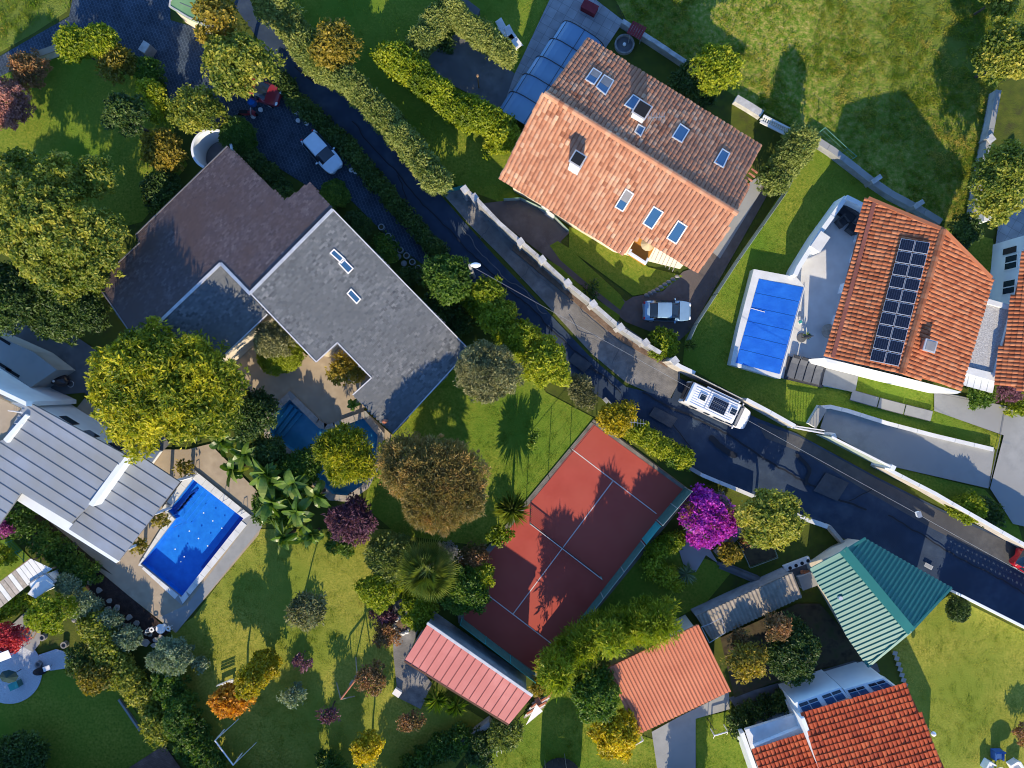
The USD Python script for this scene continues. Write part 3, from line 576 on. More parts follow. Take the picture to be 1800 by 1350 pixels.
# curved porch wall at the top corner
pc = W(372, 262, 2.6); pw = []
ct = Point(pc[0], pc[1])
hsector = affinity.rotate(sbox(-4, -4, 4, 0.0), 0, origin=(0, 0))
cut = P2([(400, 250), (470, 320), (400, 380), (345, 300), (345, 318), (390, 262)], 2.6)
ring = ct.buffer(1.75, 24).difference(ct.buffer(1.55, 24)).difference(P2([(402, 258), (480, 330), (380, 420), (338, 302), (352, 300)], 3.0))
obj('porch_wall', prism(ring, 0.0, 2.6), 'white_wall', hs)
obj('porch_floor', prism(ct.buffer(1.5, 24).difference(P2([(402, 258), (480, 330), (380, 420), (342, 302), (352, 300)], 3.0)), 0.05, 0.3), 'concrete_dark', hs)

# ------------------------------------------------------------------ terracotta house, upper middle
hb = thing('terracotta_house', 'big house with pale weathered terracotta tiles and seven roof windows', 'house', W(1110, 280, 0))
zR, zE = 7.6, 4.3
B1 = slope_px([(958, 166, zR), (1294, 374, zR), (1229, 478, None), (1129, 461, None), (1150, 434, None), (1120, 416, None), (1098, 445, None), (880, 312, None)], [(958, 166, zR), (1294, 374, zR), (1045, 396, zE)])
B1.poly = Polygon([B1.uv(hit(x, y, (B1.n, B1.d))) for x, y in ((957, 165), (1295, 374), (1229, 478), (1151, 430), (1120, 415), (1099, 446), (880, 312))])
B2 = slope_px([(958, 166, zR), (1031, 70, None), (1337, 261, None), (1305, 318, None), (1316, 334, None), (1294, 374, zR)], [(958, 166, zR), (1294, 374, zR), (1184, 166, 5.2)])
SKY1 = [([(1100, 331), (1115, 341), (1095, 373), (1080, 364)], (0.0, 0.55)), ([(1149, 362), (1167, 373), (1146, 404), (1129, 393)], None), ([(1192, 387), (1209, 398), (1189, 430), (1171, 419)], None)]
SKY2 = [([(1043, 118), (1059, 128), (1045, 149), (1028, 139)], (0.0, 0.5)), ([(1062, 130), (1080, 141), (1065, 167), (1047, 152)], (0.0, 0.55)), ([(1113, 165), (1130, 176), (1118, 196), (1097, 184)], None),
        ([(1196, 216), (1213, 228), (1199, 251), (1181, 240)], None), ([(1270, 260), (1284, 269), (1272, 295), (1255, 285)], None), ([(1122, 217), (1135, 224), (1127, 240), (1115, 231)], None)]
def sky_holes(sl, sk): return unary_union([Polygon([sl.uv(hit(x, y, (sl.n, sl.d))) for x, y in q]).convex_hull.buffer(-0.02) for q, b in sk])
for sl, seed, sk in ((B1, 21, SKY1), (B2, 22, SKY2)):
    obj('roof', sl.slab(0.2), 'clay_old', hb, tint=0.3)
    lay(sl, hb, 'roof_tile', barrel(0.345, 0.43, 4), 0.345, 0.39, 'clay_old', seed, singles=150, jit=0.04, skew=0.012, edge=0.25, holes=sky_holes(sl, sk))
ridge_caps(W(957, 164, zR + 0.02), W(1296, 375, zR + 0.02), 0.24, 0.42, 'clay_old', hb, 23)
obj('wall', body_under(np.array(P2([(968, 172), (1040, 86), (1322, 262), (1283, 370), (1225, 462), (1130, 405), (1095, 430), (895, 308)], 5.0).convex_hull.buffer(-0.3).exterior.coords), 0,
    [hit(966, 172, (B1.n, B1.d)) - [0, 0, .35], hit(1286, 370, (B1.n, B1.d)) - [0, 0, .35], hit(1040, 88, (B2.n, B2.d)) - [0, 0, .3], hit(1320, 264, (B2.n, B2.d)) - [0, 0, .3], hit(895, 308, (B1.n, B1.d)) - [0, 0, .3]]), 'cream_wall', hb)
for q, bl in SKY1: skylight(B1, hb, q, frame='alu', blind=bl, up=0.2)
for q, bl in SKY2: skylight(B2, hb, q, frame='alu', blind=bl, up=0.2)
chimney(B1, hb, 1016, 279, 0.85, 0.85, 1.75, -0.55)
chimney(B2, hb, 1129, 192, 1.0, 1.0, 1.7, -0.55)
# balcony with yellow floor
bal = P2([(1120, 415), (1152, 432), (1134, 466), (1103, 446)], 3.0)
obj('balcony_floor', prism(bal, 2.7, 3.0), 'orange_tile', hb)
obj('balcony_wall', prism(bal.difference(bal.buffer(-0.16, join_style=2)).intersection(P2([(1095, 435), (1152, 470), (1140, 480), (1085, 455)], 3.0).union(P2([(1100, 436), (1150, 462), (1135, 480), (1090, 450)], 3.0))), 3.0, 3.55), 'white_wall', hb)
for i in range(5):
    a = hit(1300 + i * 4.6 + 3, 325 - i * 7.2, (B2.n, B2.d)); 
    obj('rafter_end', beam(a + [0.0, 0, -0.1], a + np.array([0.5, -0.32, -0.12]), 0.12, 0.1), 'timber_red', hb)
for i in range(7):
    a = hit(1155 + i * 6.2, 436 + i * 3.9, (B1.n, B1.d)); obj('pergola_slat', beam(a + [0.0, 0.1, -0.3], a + np.array([-0.35, -0.75, -0.55]), 0.05, 0.07), 'timber_grey', hb)

# ------------------------------------------------------------------ villa, right
hv = thing('solar_villa', 'white villa with orange tiled roof carrying a long row of solar panels', 'house', W(1600, 520, 0))
zV = 6.6
V1 = slope_px([(1658, 405, zV), (1585, 655, zV), (1450, 626, None), (1525, 349, None)], [(1658, 405, zV), (1585, 655, zV), (1488, 490, 4.6)])
V2 = slope_px([(1658, 405, zV), (1741, 489, None), (1690, 684, None), (1585, 655, zV)], [(1658, 405, zV), (1585, 655, zV), (1716, 587, 4.9)])
solar_hole = Polygon([V1.uv(hit(x, y, (V1.n, V1.d))) for x, y in ((1583, 424), (1635, 430), (1580, 645), (1530, 630))]).buffer(-0.3)
for sl, seed in ((V1, 31), (V2, 32)):
    obj('roof', sl.slab(0.2), 'clay_mid', hv, tint=0.25)
    lay(sl, hv, 'roof_tile', barrel(0.325, 0.42, 4), 0.325, 0.38, 'clay_mid', seed, singles=150, jit=0.03, skew=0.010, edge=0.2)
ridge_caps(W(1658, 404, zV + 0.02), W(1585, 656, zV + 0.02), 0.26, 0.42, 'clay_mid', hv, 33)
for a, b in ((V1.pts[3], V1.pts[0]), (V2.pts[0], V2.pts[1])): obj('verge_trim', beam(a + [0, 0, .1], b + [0, 0, .1], 0.3, 0.14), 'clay_mid', hv, tint=0.6)
# brown gutter band near the lower edge
ga, gb = hit(1538, 353, (V1.n, V1.d + 0.1)), hit(1464, 628, (V1.n, V1.d + 0.1))
obj('roof_band', beam(ga, gb, 0.3, 0.12, V1.n), 'clay_brown', hv)
foot = P2([(1572, 376), (1655, 412), (1722, 492), (1676, 668), (1585, 648), (1500, 628)], 5.0)
obj('wall', body_under(np.array(foot.buffer(-0.15).exterior.coords), 0, [p - np.array([0, 0, .3]) for p in [hit(1560, 372, (V1.n, V1.d)), hit(1655, 412, (V1.n, V1.d)), hit(1584, 645, (V1.n, V1.d)), hit(1492, 628, (V1.n, V1.d)), hit(1722, 494, (V2.n, V2.d)), hit(1678, 668, (V2.n, V2.d))]]), 'white_wall', hv)
# white south wall strip standing out under the eave
obj('wall', prism(P2([(1449, 629), (1585, 662), (1690, 689), (1683, 692), (1583, 669), (1455, 637)], 3.8), 0, 3.8), 'white_wall', hv)
chimney(V2, hv, 1636, 608, 0.75, 0.75, 1.1, -0.28, topm='blind_grey', wallm='clay_sheet')
# south and west columns of the porch
for x, y in ((1505, 420), (1498, 455), (1478, 510), (1466, 565)):
    c = W(x, y, 0); obj('porch_column', box((c[0], c[1], 1.9), (0.55, 0.9, 3.8), -0.28), 'white_wall', hv)
# flat gravel roof between villa and neighbour
ho = thing('garage_annex', 'flat roofed annex with pale gravel roof between two tiled houses', 'annex', W(1735, 600, 0))
zf = 3.4
og = P2([(1727, 523), (1787, 540), (1752, 672), (1692, 655)], zf)
obj('wall', prism(og, 0, zf - 0.3), 'white_wall', ho)
obj('parapet', prism(og.difference(P2([(1730, 533), (1776, 545), (1746, 656), (1700, 645)], zf)), zf - 0.3, zf + 0.12), 'white_stone', ho)
obj('gravel_roof', prism(P2([(1730, 533), (1776, 545), (1746, 656), (1700, 645)], zf - 0.1), zf - 0.3, zf - 0.1), 'gravel_pale', ho)
for i in range(5):
    a = W(1697 + i * 11.5, 659 + i * 3.2, 2.9); b = W(1693 + i * 11.5, 677 + i * 3.2, 2.9)
    obj('canopy_panel', beam(a, b, 0.52, 0.06), 'white_stone', ho)
hn = thing('neighbour_house', 'white house with orange tiles cut off by the right edge of the photo', 'house', W(1830, 560, 0))
N1 = slope_px([(1860, 440, 7.4), (1860, 700, None), (1748, 672, None), (1800, 446, None)], [(1860, 440, 5.6), (1830, 690, 5.6), (1772, 560, 4.1)])
obj('roof', N1.slab(0.2), 'clay_mid', hn, tint=0.3)
lay(N1, hn, 'roof_tile', barrel(0.325, 0.42, 4), 0.325, 0.38, 'clay_mid', 41, singles=120, jit=0.015, skew=0.005)
nw = P2([(1745, 430), (1737, 525), (1714, 655), (1720, 668), (1900, 690), (1900, 430)], 0.0)
obj('wall', prism(nw, 0, 3.75), 'white_wall', hn)
c0, c1 = W(1745, 430, 0), W(1737, 525, 0); dv = unit_(c1 - c0); out_ = np.array([dv[1], -dv[0], 0]); out_ = out_ if out_[0] < 0 else -out_; ang = math.atan2(dv[1], dv[0])
for t_, zz, w_m in ((0.42, 2.5, 1.3), (0.86, 2.5, 1.2), (0.2, 2.2, 0.5)):
    c = c0 * (1 - t_) + c1 * t_ + np.array([0, 0, zz])
    w_ = obj('window', box(c, (w_m, 0.14, 1.5), ang), 'frame_white' if w_m > 1 else 'frame_dark', hn)
    if w_m > 1:
        for s_ in (-0.3, 0.3): obj('pane', box(c + out_ * 0.06 + dv * s_, (0.5, 0.05, 1.3), ang), 'glass_dark', w_)
# ------------------------------------------------------------------ standing seam roofs
def seam_roof(sl, house, m, seam_m, width, seed, axis=None, name='roof_panel'):
    """panels run down the slope, each its own part with a raised seam"""
    x0, y0, x1, y1 = sl.poly.bounds; n = max(1, int(round((x1 - x0) / width))); w = (x1 - x0) / n
    for i in range(n):
        g = sl.poly.intersection(sbox(x0 + i * w + 0.02, y0 - 1, x0 + (i + 1) * w - 0.02, y1 + 1))
        if g.area < 0.05: continue
        p = obj(name, sl.slab(0.05, g, 0.06), m, house)
        gs = sl.poly.intersection(sbox(x0 + (i + 1) * w - 0.022, y0 - 1, x0 + (i + 1) * w + 0.022, y1 + 1))
        if i < n - 1 and gs.area > 1e-3: obj('seam', sl.slab(0.1, gs, 0.105), seam_m, p)
    obj('roof_deck', sl.slab(0.15, sl.poly, 0.0), seam_m, house)
def slope_axis(pts3, pl, vdir):
    """slope whose panels run along vdir (3D) whatever the fall"""
    s = Slope(pts3, pl); v = vdir - s.n * (vdir @ s.n); s.v = v / np.linalg.norm(v); s.u = np.cross(s.v, s.n)
    s.poly = Polygon([((p - s.o) @ s.u, (p - s.o) @ s.v) for p in s.pts]).buffer(0); s.flip(); return s
hm = thing('metal_roof_house', 'white house with silver standing seam metal roof in two steps beside the bright pool', 'house', W(150, 830, 0))
zM = 5.6
dirM = W(209, 808, zM) - W(47, 705, zM)
plM = plane3(W(47, 705, 5.5), W(209, 808, 5.5), W(30, 879, 5.1))
MS1 = slope_axis([hit(x, y, plM) for x, y in ((47, 705), (222, 800), (161, 885), (126, 919), (38, 866), (-10, 935), (-60, 900), (-60, 800), (8, 772))], plM, dirM)
seam_roof(MS1, hm, 'metal_silver', 'seam_dark', 0.93, 51)
plM2 = plane3(W(230, 790, 4.5), W(316, 846, 4.5), W(209, 985, 4.2))
MS2 = slope_axis([hit(x, y, plM2) for x, y in ((228, 789), (316, 847), (209, 986), (122, 930), (163, 882))], plM2, dirM)
seam_roof(MS2, hm, 'metal_silver', 'seam_dark', 0.9, 52)
obj('step_wall', prism(P2([(222, 800), (230, 804), (168, 889), (160, 885)], 5.2), 0.2, 5.55), 'white_wall', hm)
obj('step_wall', prism(P2([(47, 728), (52, 731), (14, 778), (8, 772)], 5.6), 0.2, 5.75), 'white_wall', hm)
obj('verge_band', Slope([hit(x, y, (plM2[0], plM2[1] + 0.03)) for x, y in ((38, 867), (126, 920), (209, 986), (204, 990), (30, 880))], (plM2[0], plM2[1] + 0.03)).slab(0.25), 'white_wall', hm)
obj('wall', prism(P2([(48, 712), (208, 810), (150, 880), (70, 838), (-60, 760), (-60, 700)], 5.2), 0, 4.9), 'white_wall', hm)
obj('wall', prism(P2([(222, 796), (235, 806), (150, 910), (130, 900)], 4.2), 0, 3.95), 'white_wall', hm)
for x_, y_ in ((300, 848), (258, 908), (212, 970), (150, 930)):
    c_ = W(x_, y_, 3.9); obj('porch_post', box((c_[0], c_[1], 1.95), (0.22, 0.22, 3.9), 0.5), 'white_wall', hm)
# tall windows on the shaded north east wall
a, b = W(48, 712, 5.2), W(208, 810, 5.2); dw = (b - a) / np.linalg.norm(b - a); nw_ = np.array([dw[1], -dw[0], 0]); nw_ = nw_ if nw_[1] > 0 else -nw_
for t, wd, zz, hh in ((0.30, 1.3, 3.4, 0.9), (0.55, 1.0, 3.4, 0.9), (0.8, 1.2, 2.2, 2.2)):
    c = a + (b - a) * t; c = np.array([c[0], c[1], zz]) + nw_ * 0.0
    w_ = obj('window', box(c, (wd, 0.12, hh), math.atan2(dw[1], dw[0])), 'frame_dark', hm); obj('pane', box(c + nw_ * 0.06, (wd - 0.16, 0.04, hh - 0.16), math.atan2(dw[1], dw[0])), 'glass_dark', w_)
# flat terrace roof and taller block on the left
obj('roof_terrace', prism(P2([(-60, 660), (0, 700), (45, 722), (12, 770), (-60, 800)], 5.0), 4.6, 5.06), 'terrace_tan', hm)
tb = P2([(-60, 655), (0, 687), (46, 708), (47, 730), (-60, 690)], 6.0)
obj('parapet_wall', prism(P2([(-60, 645), (0, 684), (46, 706), (46, 714), (0, 692), (-60, 655)], 6.2), 0, 6.2), 'white_wall', hm)
for i in range(6):
    c = W(16 + i * 4, 722 + i * 0.5, 5.6); obj('rail_bar', box((c[0], c[1], 5.3), (0.03, 0.03, 0.8)), 'frame_white', hm)
obj('rail', cat(beam(W(14, 722, 5.7), W(40, 726, 5.7), 0.05, 0.05), beam(W(26, 744, 5.7), W(42, 746, 5.7), 0.05, 0.05)), 'frame_white', hm)
# lower white annex by the drive, far left
hk = thing('drive_annex', 'low pale annex in blue shade at the left edge above the metal roof', 'annex', W(20, 640, 0))
obj('wall', prism(P2([(-80, 560), (0, 592), (58, 618), (100, 650), (40, 690), (0, 676), (-80, 640)], 2.6), 0, 2.6), 'concrete', hk)
for k, (x, y) in enumerate(((6, 598), (22, 655), (8, 645))):
    c = W(x, y, 2.62); obj('roof_slot', box((c[0], c[1], 2.62), (1.3, 0.22, 0.05), -0.55), 'dark_interior', hk)

hr = thing('red_shed', 'long shed with faded red metal roof beside the tennis court', 'shed', W(822, 1185, 0))
plR = plane3(W(752, 1096, 4.5), W(935, 1224, 4.5), W(803, 1215, 4.0))
R1 = slope_axis([hit(x, y, plR) for x, y in ((752, 1096), (935, 1224), (895, 1272), (711, 1160))], plR, W(711, 1160, 4) - W(752, 1096, 4.5))
seam_roof(R1, hr, 'metal_red', 'seam_red', 0.69, 53)
obj('wall', prism(P2([(752, 1102), (926, 1224), (893, 1262), (718, 1158)], 4.0), 0, 3.85), 'grey_wall', hr)
obj('ridge_flashing', beam(W(751, 1095, 4.6), W(936, 1223, 4.6), 0.22, 0.1), 'flashing', hr)
obj('gutter', beam(W(711, 1162, 4.0), W(894, 1274, 4.0), 0.14, 0.12), 'frame_brown', hr)

# ------------------------------------------------------------------ ribbed roofs
def ribbed(sl, house, m, pitch, hgt, panel, profile='trap', name='roof_sheet', th=0.05, arc=3):
    """profiled sheets that run down the slope; each sheet a part"""
    x0, y0, x1, y1 = sl.poly.bounds
    k = max(1, int(round(panel / pitch))); pw = k * pitch
    n = int(math.ceil((x1 - x0) / pw))
    if profile == 'trap': pr = [(0.0, 0.0), (0.50, 0.0), (0.60, 1.0), (0.90, 1.0), (1.0, 0.0)]
    else: pr = [(t, 0.5 - 0.5 * math.cos(2 * math.pi * t)) for t in np.linspace(0, 1, 7)]
    for i in range(n):
        us, hs_ = [], []
        for j in range(k):
            for t, hh in (pr if j == 0 else pr[1:]):
                us.append(x0 + i * pw + (j + t) * pitch); hs_.append(hh * hgt + 0.02)
        us, hs_ = np.array(us), np.array(hs_); keep = []; V = []
        rows = []
        for u, h in zip(us, hs_):
            cut = sl.poly.intersection(LineString([(u, y0 - 1), (u, y1 + 1)]))
            if cut.is_empty or cut.length < 0.05: rows.append(None); continue
            b = cut.bounds; rows.append((sl.at(u, b[1], h), sl.at(u, b[3], h)))
        V, F = [], []
        for a, b in zip(rows[:-1], rows[1:]):
            if a is None or b is None: continue
            o = len(V); V += [a[0], a[1], b[1], b[0]]; F.append([o, o + 1, o + 2]); F.append([o, o + 2, o + 3])
        if F:
            V = np.array(V); F = np.array(F); obj(name, (V, orient(V, F, sl.n)), m, house)
    obj('roof_deck', sl.slab(0.1, sl.poly, 0.0), m, house)
hg = thing('orange_garage', 'garage with ribbed orange roof beside the bamboo hedge', 'garage', W(1175, 1195, 0))
plG = plane3(W(1225, 1098, 3.9), W(1070, 1172, 3.9), W(1200, 1252, 3.3))
G1 = slope_axis([hit(x, y, plG) for x, y in ((1226, 1098), (1283, 1215), (1121, 1291), (1068, 1174))], plG, W(1283, 1215, 3.3) - W(1226, 1098, 3.9))
ribbed(G1, hg, 'clay_sheet', 0.31, 0.075, 1.24)
obj('wall', prism(P2([(1222, 1104), (1274, 1212), (1122, 1280), (1076, 1176)], 3.3), 0, 3.1), 'cream_wall', hg)
for i, j in ((0, 1), (2, 3)):
    obj('verge_trim', beam(G1.pts[i] + [0, 0, .08], G1.pts[j] + [0, 0, .08], 0.14, 0.1), 'clay_sheet', hg)

ht = thing('teal_roof_house', 'house with ribbed teal green metal roof beside the road', 'house', W(1545, 1050, 0))
zT = 5.4
T1 = slope_px([(1484, 968, zT), (1520, 946, None), (1671, 1032, None), (1600, 1108, zT)], [(1484, 968, zT), (1600, 1108, zT), (1600, 990, 3.5)])
T2 = slope_px([(1484, 968, zT), (1600, 1108, zT), (1524, 1171, None), (1488, 1118, None), (1455, 1052, None), (1440, 1030, None), (1424, 1000, None)], [(1484, 968, zT), (1600, 1108, zT), (1470, 1090, 3.5)])
ribbed(T1, ht, 'metal_teal', 0.40, 0.09, 1.2); ribbed(T2, ht, 'metal_teal', 0.40, 0.09, 1.2)
obj('ridge_cap', cat(beam(W(1482, 966, zT + .1), W(1602, 1110, zT + .1), 0.75, 0.08)), 'metal_teal', ht)
for a, b in ((T1.pts[2], T1.pts[3]), (T2.pts[1], T2.pts[2]), (T1.pts[0], T1.pts[1]), (T2.pts[6], T2.pts[0])):
    obj('verge_trim', beam(a + [0, 0, .1], b + [0, 0, .1], 0.2, 0.12), 'metal_teal', ht)
obj('wall', body_under(np.array(P2([(1490, 975), (1525, 958), (1655, 1034), (1592, 1106), (1525, 1158), (1440, 1010)], 3.4).buffer(-0.2).exterior.coords), 0, [p - np.array([0, 0, .3]) for p in shrink(list(T1.pts) + list(T2.pts[:3]), 0.94, 0)]), 'cream_wall', ht)
obj('roof_vent', rod(hit(1475, 1050, (T2.n, T2.d)), hit(1475, 1050, (T2.n, T2.d)) + [0, 0, .3], 0.16, 0.16, 12), 'flashing', ht)

hc = thing('lean_to_shelter', 'narrow lean-to with old corrugated grey roof joining garage and teal house', 'shelter', W(1315, 1070, 0))
plC = plane3(W(1225, 1082, 2.5), W(1393, 1006, 2.5), W(1330, 1090, 2.1))
C1 = slope_axis([hit(x, y, plC) for x, y in ((1223, 1083), (1393, 1006), (1410, 1049), (1250, 1124))], plC, W(1410, 1049, 2.1) - W(1393, 1006, 2.5))
ribbed(C1, hc, 'fibre_cement', 0.34, 0.11, 1.36, 'wave')
for x, y in ((1252, 1118), (1300, 1096), (1352, 1072), (1402, 1050)):
    c = W(x, y, 2.0); obj('post', box((c[0], c[1], 1.0), (0.12, 0.12, 2.0)), 'timber_grey', hc)
obj('rear_wall', prism(P2([(1226, 1086), (1393, 1010), (1395, 1014), (1228, 1090)], 2.3), 0, 2.25), 'grey_wall', hc)
obj('rail', cat(*[beam(W(*a, 2.75), W(*b, 2.75), 0.05, 0.05) for a, b in (((1233, 1102), (1247, 1097)), ((1247, 1097), (1268, 1086)), ((1268, 1086), (1275, 1112)), ((1275, 1112), (1247, 1130)), ((1247, 1130), (1233, 1102)))]), 'galvanised', hc)

# ------------------------------------------------------------------ bright orange tiled house, lower right
hd = thing('orange_tile_house', 'white house with bright orange tiles and glazed dormers at the lower edge', 'house', W(1500, 1310, 0))
zD = 5.2
plD = plane3(W(1409, 1259, 4.4), W(1593, 1206, 4.4), W(1535, 1405, 5.9))
D1 = Slope([hit(x, y, plD) for x, y in ((1409, 1259), (1594, 1206), (1660, 1350), (1680, 1395), (1470, 1395), (1440, 1350))], plD)
plD2 = plane3(W(1324, 1318, 3.8), W(1410, 1291, 3.8), W(1380, 1380, 4.5))
D2 = Slope([hit(x, y, plD2) for x, y in ((1322, 1318), (1411, 1291), (1440, 1350), (1460, 1395), (1350, 1395))], plD2)
for sl, seed in ((D1, 61), (D2, 62)):
    obj('roof', sl.slab(0.2), 'clay_new', hd, tint=0.2)
    lay(sl, hd, 'roof_tile', barrel(0.345, 0.52, 5), 0.345, 0.48, 'clay_new', seed, singles=190 if sl is D1 else 100, jit=0.02, skew=0.008)
obj('gable_wall', prism(P2([(1407, 1262), (1413, 1260), (1447, 1350), (1466, 1395), (1459, 1395), (1440, 1352)], 4.6), 0, 4.75), 'white_wall', hd)
obj('wall', prism(P2([(1400, 1240), (1545, 1196), (1562, 1208), (1600, 1225), (1680, 1395), (1350, 1395), (1330, 1318), (1410, 1285)], 3.9), 0, 3.4), 'white_wall', hd)
obj('porch_slab', prism(P2([(1310, 1283), (1400, 1255), (1412, 1290), (1322, 1320)], 3.0), 2.7, 3.0), 'white_stone', hd)
obj('roof_patio', prism(P2([(1308, 1264), (1390, 1238), (1400, 1262), (1312, 1290)], 0.3), 0.05, 0.3), 'concrete', hd)
obj('side_wall', prism(P2([(1302, 1290), (1308, 1287), (1335, 1362), (1345, 1395), (1338, 1395)], 2.6), 0, 2.6), 'white_wall', hd)
def dormer(q, zt):
    ring_ = P2(q, zt); obj('dormer', prism(ring_, 1.0, zt - 0.05), 'white_wall', hd)
for q, zt, n in (([(1397, 1236), (1478, 1208), (1492, 1226), (1409, 1257)], 4.0, 2), ([(1484, 1212), (1553, 1192), (1574, 1207), (1494, 1230)], 3.9, 2)):
    q3 = [np.array(W(x, y, zt)) for x, y in q]
    d_ = obj('dormer', prism(P2(q, zt), 0.5, zt - 0.02), 'white_wall', hd)
    e = lambda s, t: (q3[0] * (1 - s) + q3[1] * s) * (1 - t) + (q3[3] * (1 - s) + q3[2] * s) * t
    for k in range(n):
        for (t0, t1, gm) in ((0.16, 0.40, 'glass_dark'), (0.47, 0.98, 'glass_sky')):
            s0, s1 = (k + 0.12) / n, (k + 0.9) / n
            for a0, a1 in ((s0, (s0 + s1) / 2 - 0.012), ((s0 + s1) / 2 + 0.012, s1)):
                obj('pane', prism(Polygon([e(a0, t0)[:2], e(a1, t0)[:2], e(a1, t1)[:2], e(a0, t1)[:2]]), zt - 0.02, zt + 0.012), gm, d_)

# ------------------------------------------------------------------ small roofs
hq = thing('green_roof_shed', 'small shed with flat green felt roof at the top edge by the drive', 'shed', W(335, 8, 0))
gq = P2([(298, 2), (322, -40), (372, -30), (360, 45), (330, 32), (297, 12)], 2.7)
obj('roof', prism(gq, 2.5, 2.7), 'green_felt', hq); obj('wall', prism(gq.buffer(-0.15), 0, 2.5), 'cream_wall', hq)
obj('roof_edge', prism(gq.difference(gq.buffer(-0.14, join_style=2)), 2.7, 2.76), 'wall_top', hq)
obj('roof_seam', beam(W(316, 5, 2.71), W(352, 20, 2.71), 0.05, 0.03), 'seam_dark', hq)
hw = thing('panel_lean_to', 'lean-to with pale plank roof and brown stains at the left edge', 'lean-to', W(30, 1010, 0))
plW = plane3(W(0, 1022, 2.4), W(54, 982, 2.4), W(75, 1000, 2.2))
W1 = slope_axis([hit(x, y, plW) for x, y in ((-30, 1045), (54, 982), (92, 1000), (48, 1030), (-20, 1085))], plW, W(75, 1012, 2.2) - W(54, 982, 2.4))
x0, y0, x1, y1 = W1.poly.bounds
for i in range(int((x1 - x0) / 0.42) + 1):
    g = W1.poly.intersection(sbox(x0 + i * 0.42 + 0.015, y0 - 1, x0 + (i + 1) * 0.42 - 0.025, y1 + 1))
    if g.area > 0.02: obj('plank', W1.slab(0.04, g, 0.02), ('timber_grey', 'white_stone', 'flagstone')[i % 3] if i > 5 else 'white_stone', hw)
obj('beam', beam(W(54, 982, 2.3), W(-20, 1040, 2.3), 0.14, 0.2), 'timber', hw)
for x, y in ((52, 986), (10, 1016), (85, 1002), (40, 1032)):
    c = W(x, y, 2.1); obj('post', box((c[0], c[1], 1.05), (0.12, 0.12, 2.1)), 'timber', hw)
hx = thing('garden_hut', 'small white flat roofed hut beside the plank lean-to', 'hut', W(66, 1028, 0))
g1_ = P2([(48, 1026), (78, 1008), (96, 1024), (70, 1046), (60, 1052)], 2.5)
obj('wall', prism(g1_.buffer(-0.1), 0, 2.4), 'white_wall', hx); obj('roof', prism(P2([(64, 1024), (80, 1020), (94, 1030), (62, 1052), (48, 1044)], 2.6), 2.4, 2.58), 'white_stone', hx); obj('roof_slab', prism(g1_, 2.2, 2.39), 'concrete', hx)
# ================================================================== pools
def pool(name, label, ring, coping, depth, liner, loc, water_z=-0.12, cop_m='white_stone', pieces=0.95):
    t = thing(name, label, 'swimming pool', loc)
    poly = P2(ring)
    obj('basin_floor', sheet(poly, -depth), liner, t)
    c = np.array(poly.exterior.coords)[:-1]
    V, F = [], []
    for a, b in zip(c, np.roll(c, -1, 0)):
        o = len(V); V += [(a[0], a[1], -depth), (b[0], b[1], -depth), (b[0], b[1], 0.05), (a[0], a[1], 0.05)]; F += [[o, o + 1, o + 2], [o, o + 2, o + 3]]
    obj('basin_wall', (np.array(V), np.array(F)), liner, t)
    obj('water_surface', sheet(poly, water_z), 'pool_water', t)
    # coping stones, each a piece
    cp = P2(coping).difference(poly) if isinstance(coping, list) else poly.buffer(coping, join_style=2).difference(poly)
    ext = poly.exterior; n = int(ext.length / pieces)
    for i in range(n):
        a, b = ext.interpolate(i / n, True), ext.interpolate((i + 1) / n, True)
        mid = ext.interpolate((i + 0.5) / n, True)
        d = np.array([b.x - a.x, b.y - a.y]); L = np.linalg.norm(d)
        if L < 1e-6: continue
        d /= L; nr = np.array([d[1], -d[0]])
        q = Polygon([np.array([a.x, a.y]) - nr * 1.6 + d * 0.012, np.array([b.x, b.y]) - nr * 1.6 - d * 0.012, np.array([b.x, b.y]) + nr * 1.6 - d * 0.012, np.array([a.x, a.y]) + nr * 1.6 + d * 0.012])
        g = q.buffer(0).intersection(cp.buffer(-0.005))
        g = max(getattr(g, 'geoms', [g]), key=lambda z: z.area)
        if g.geom_type == 'Polygon' and g.area > 0.03: obj('coping_stone', prism(g, 0.02, 0.30), cop_m, t)
    obj('coping_bed', prism(cp, 0.0, 0.26), 'concrete', t)
    return t, poly
pa, pap = pool('bright_pool', 'bright blue swimming pool with pale coping beside the silver metal roof', POOL_A,
               [(340, 822), (447, 908), (356, 1020), (322, 1062), (246, 992), (300, 905), (286, 895)], 0.62, 'pool_liner', W(340, 945, 0))
for k in range(4):      # steps in the corner
    a0 = 0.15 + k * 0.2
    p = np.array(W(341, 845, 0)); q = np.array(W(300, 897, 0)); d = q - p; nrm = np.array([-d[1], d[0], 0]) / np.linalg.norm(d); nrm = -nrm if nrm[0] < 0 else nrm
    obj('step', beam(p + nrm * (0.5 + 0.42 * k) + [0, 0, -0.28 - 0.08 * k], q + nrm * (0.5 + 0.42 * k) + [0, 0, -0.28 - 0.08 * k], 0.42, 0.1), 'pool_liner', pa)
for k in range(6):
    c = W(313 + k * 5.0, 898 - k * 6.2, 0); obj('ladder_step', box((c[0], c[1], -0.16), (0.20, 1.05, 0.04), -0.9), 'pool_liner_dark', pa)
obj('floor_stripe', beam(W(424, 909, -0.0) + [0, 0, -0.60], W(352, 1003, 0) + [0, 0, -0.60], 0.5, 0.02), 'pool_liner_dark', pa)
for x, y in ((357, 902), (373, 916), (389, 929), (332, 934), (348, 947), (364, 960), (307, 966), (323, 979), (317, 988)):
    c = W(x, y, 0); obj('pool_light', rod((c[0], c[1], -0.13), (c[0], c[1], -0.09), 0.06, 0.06, 10), 'white_plastic', pa)
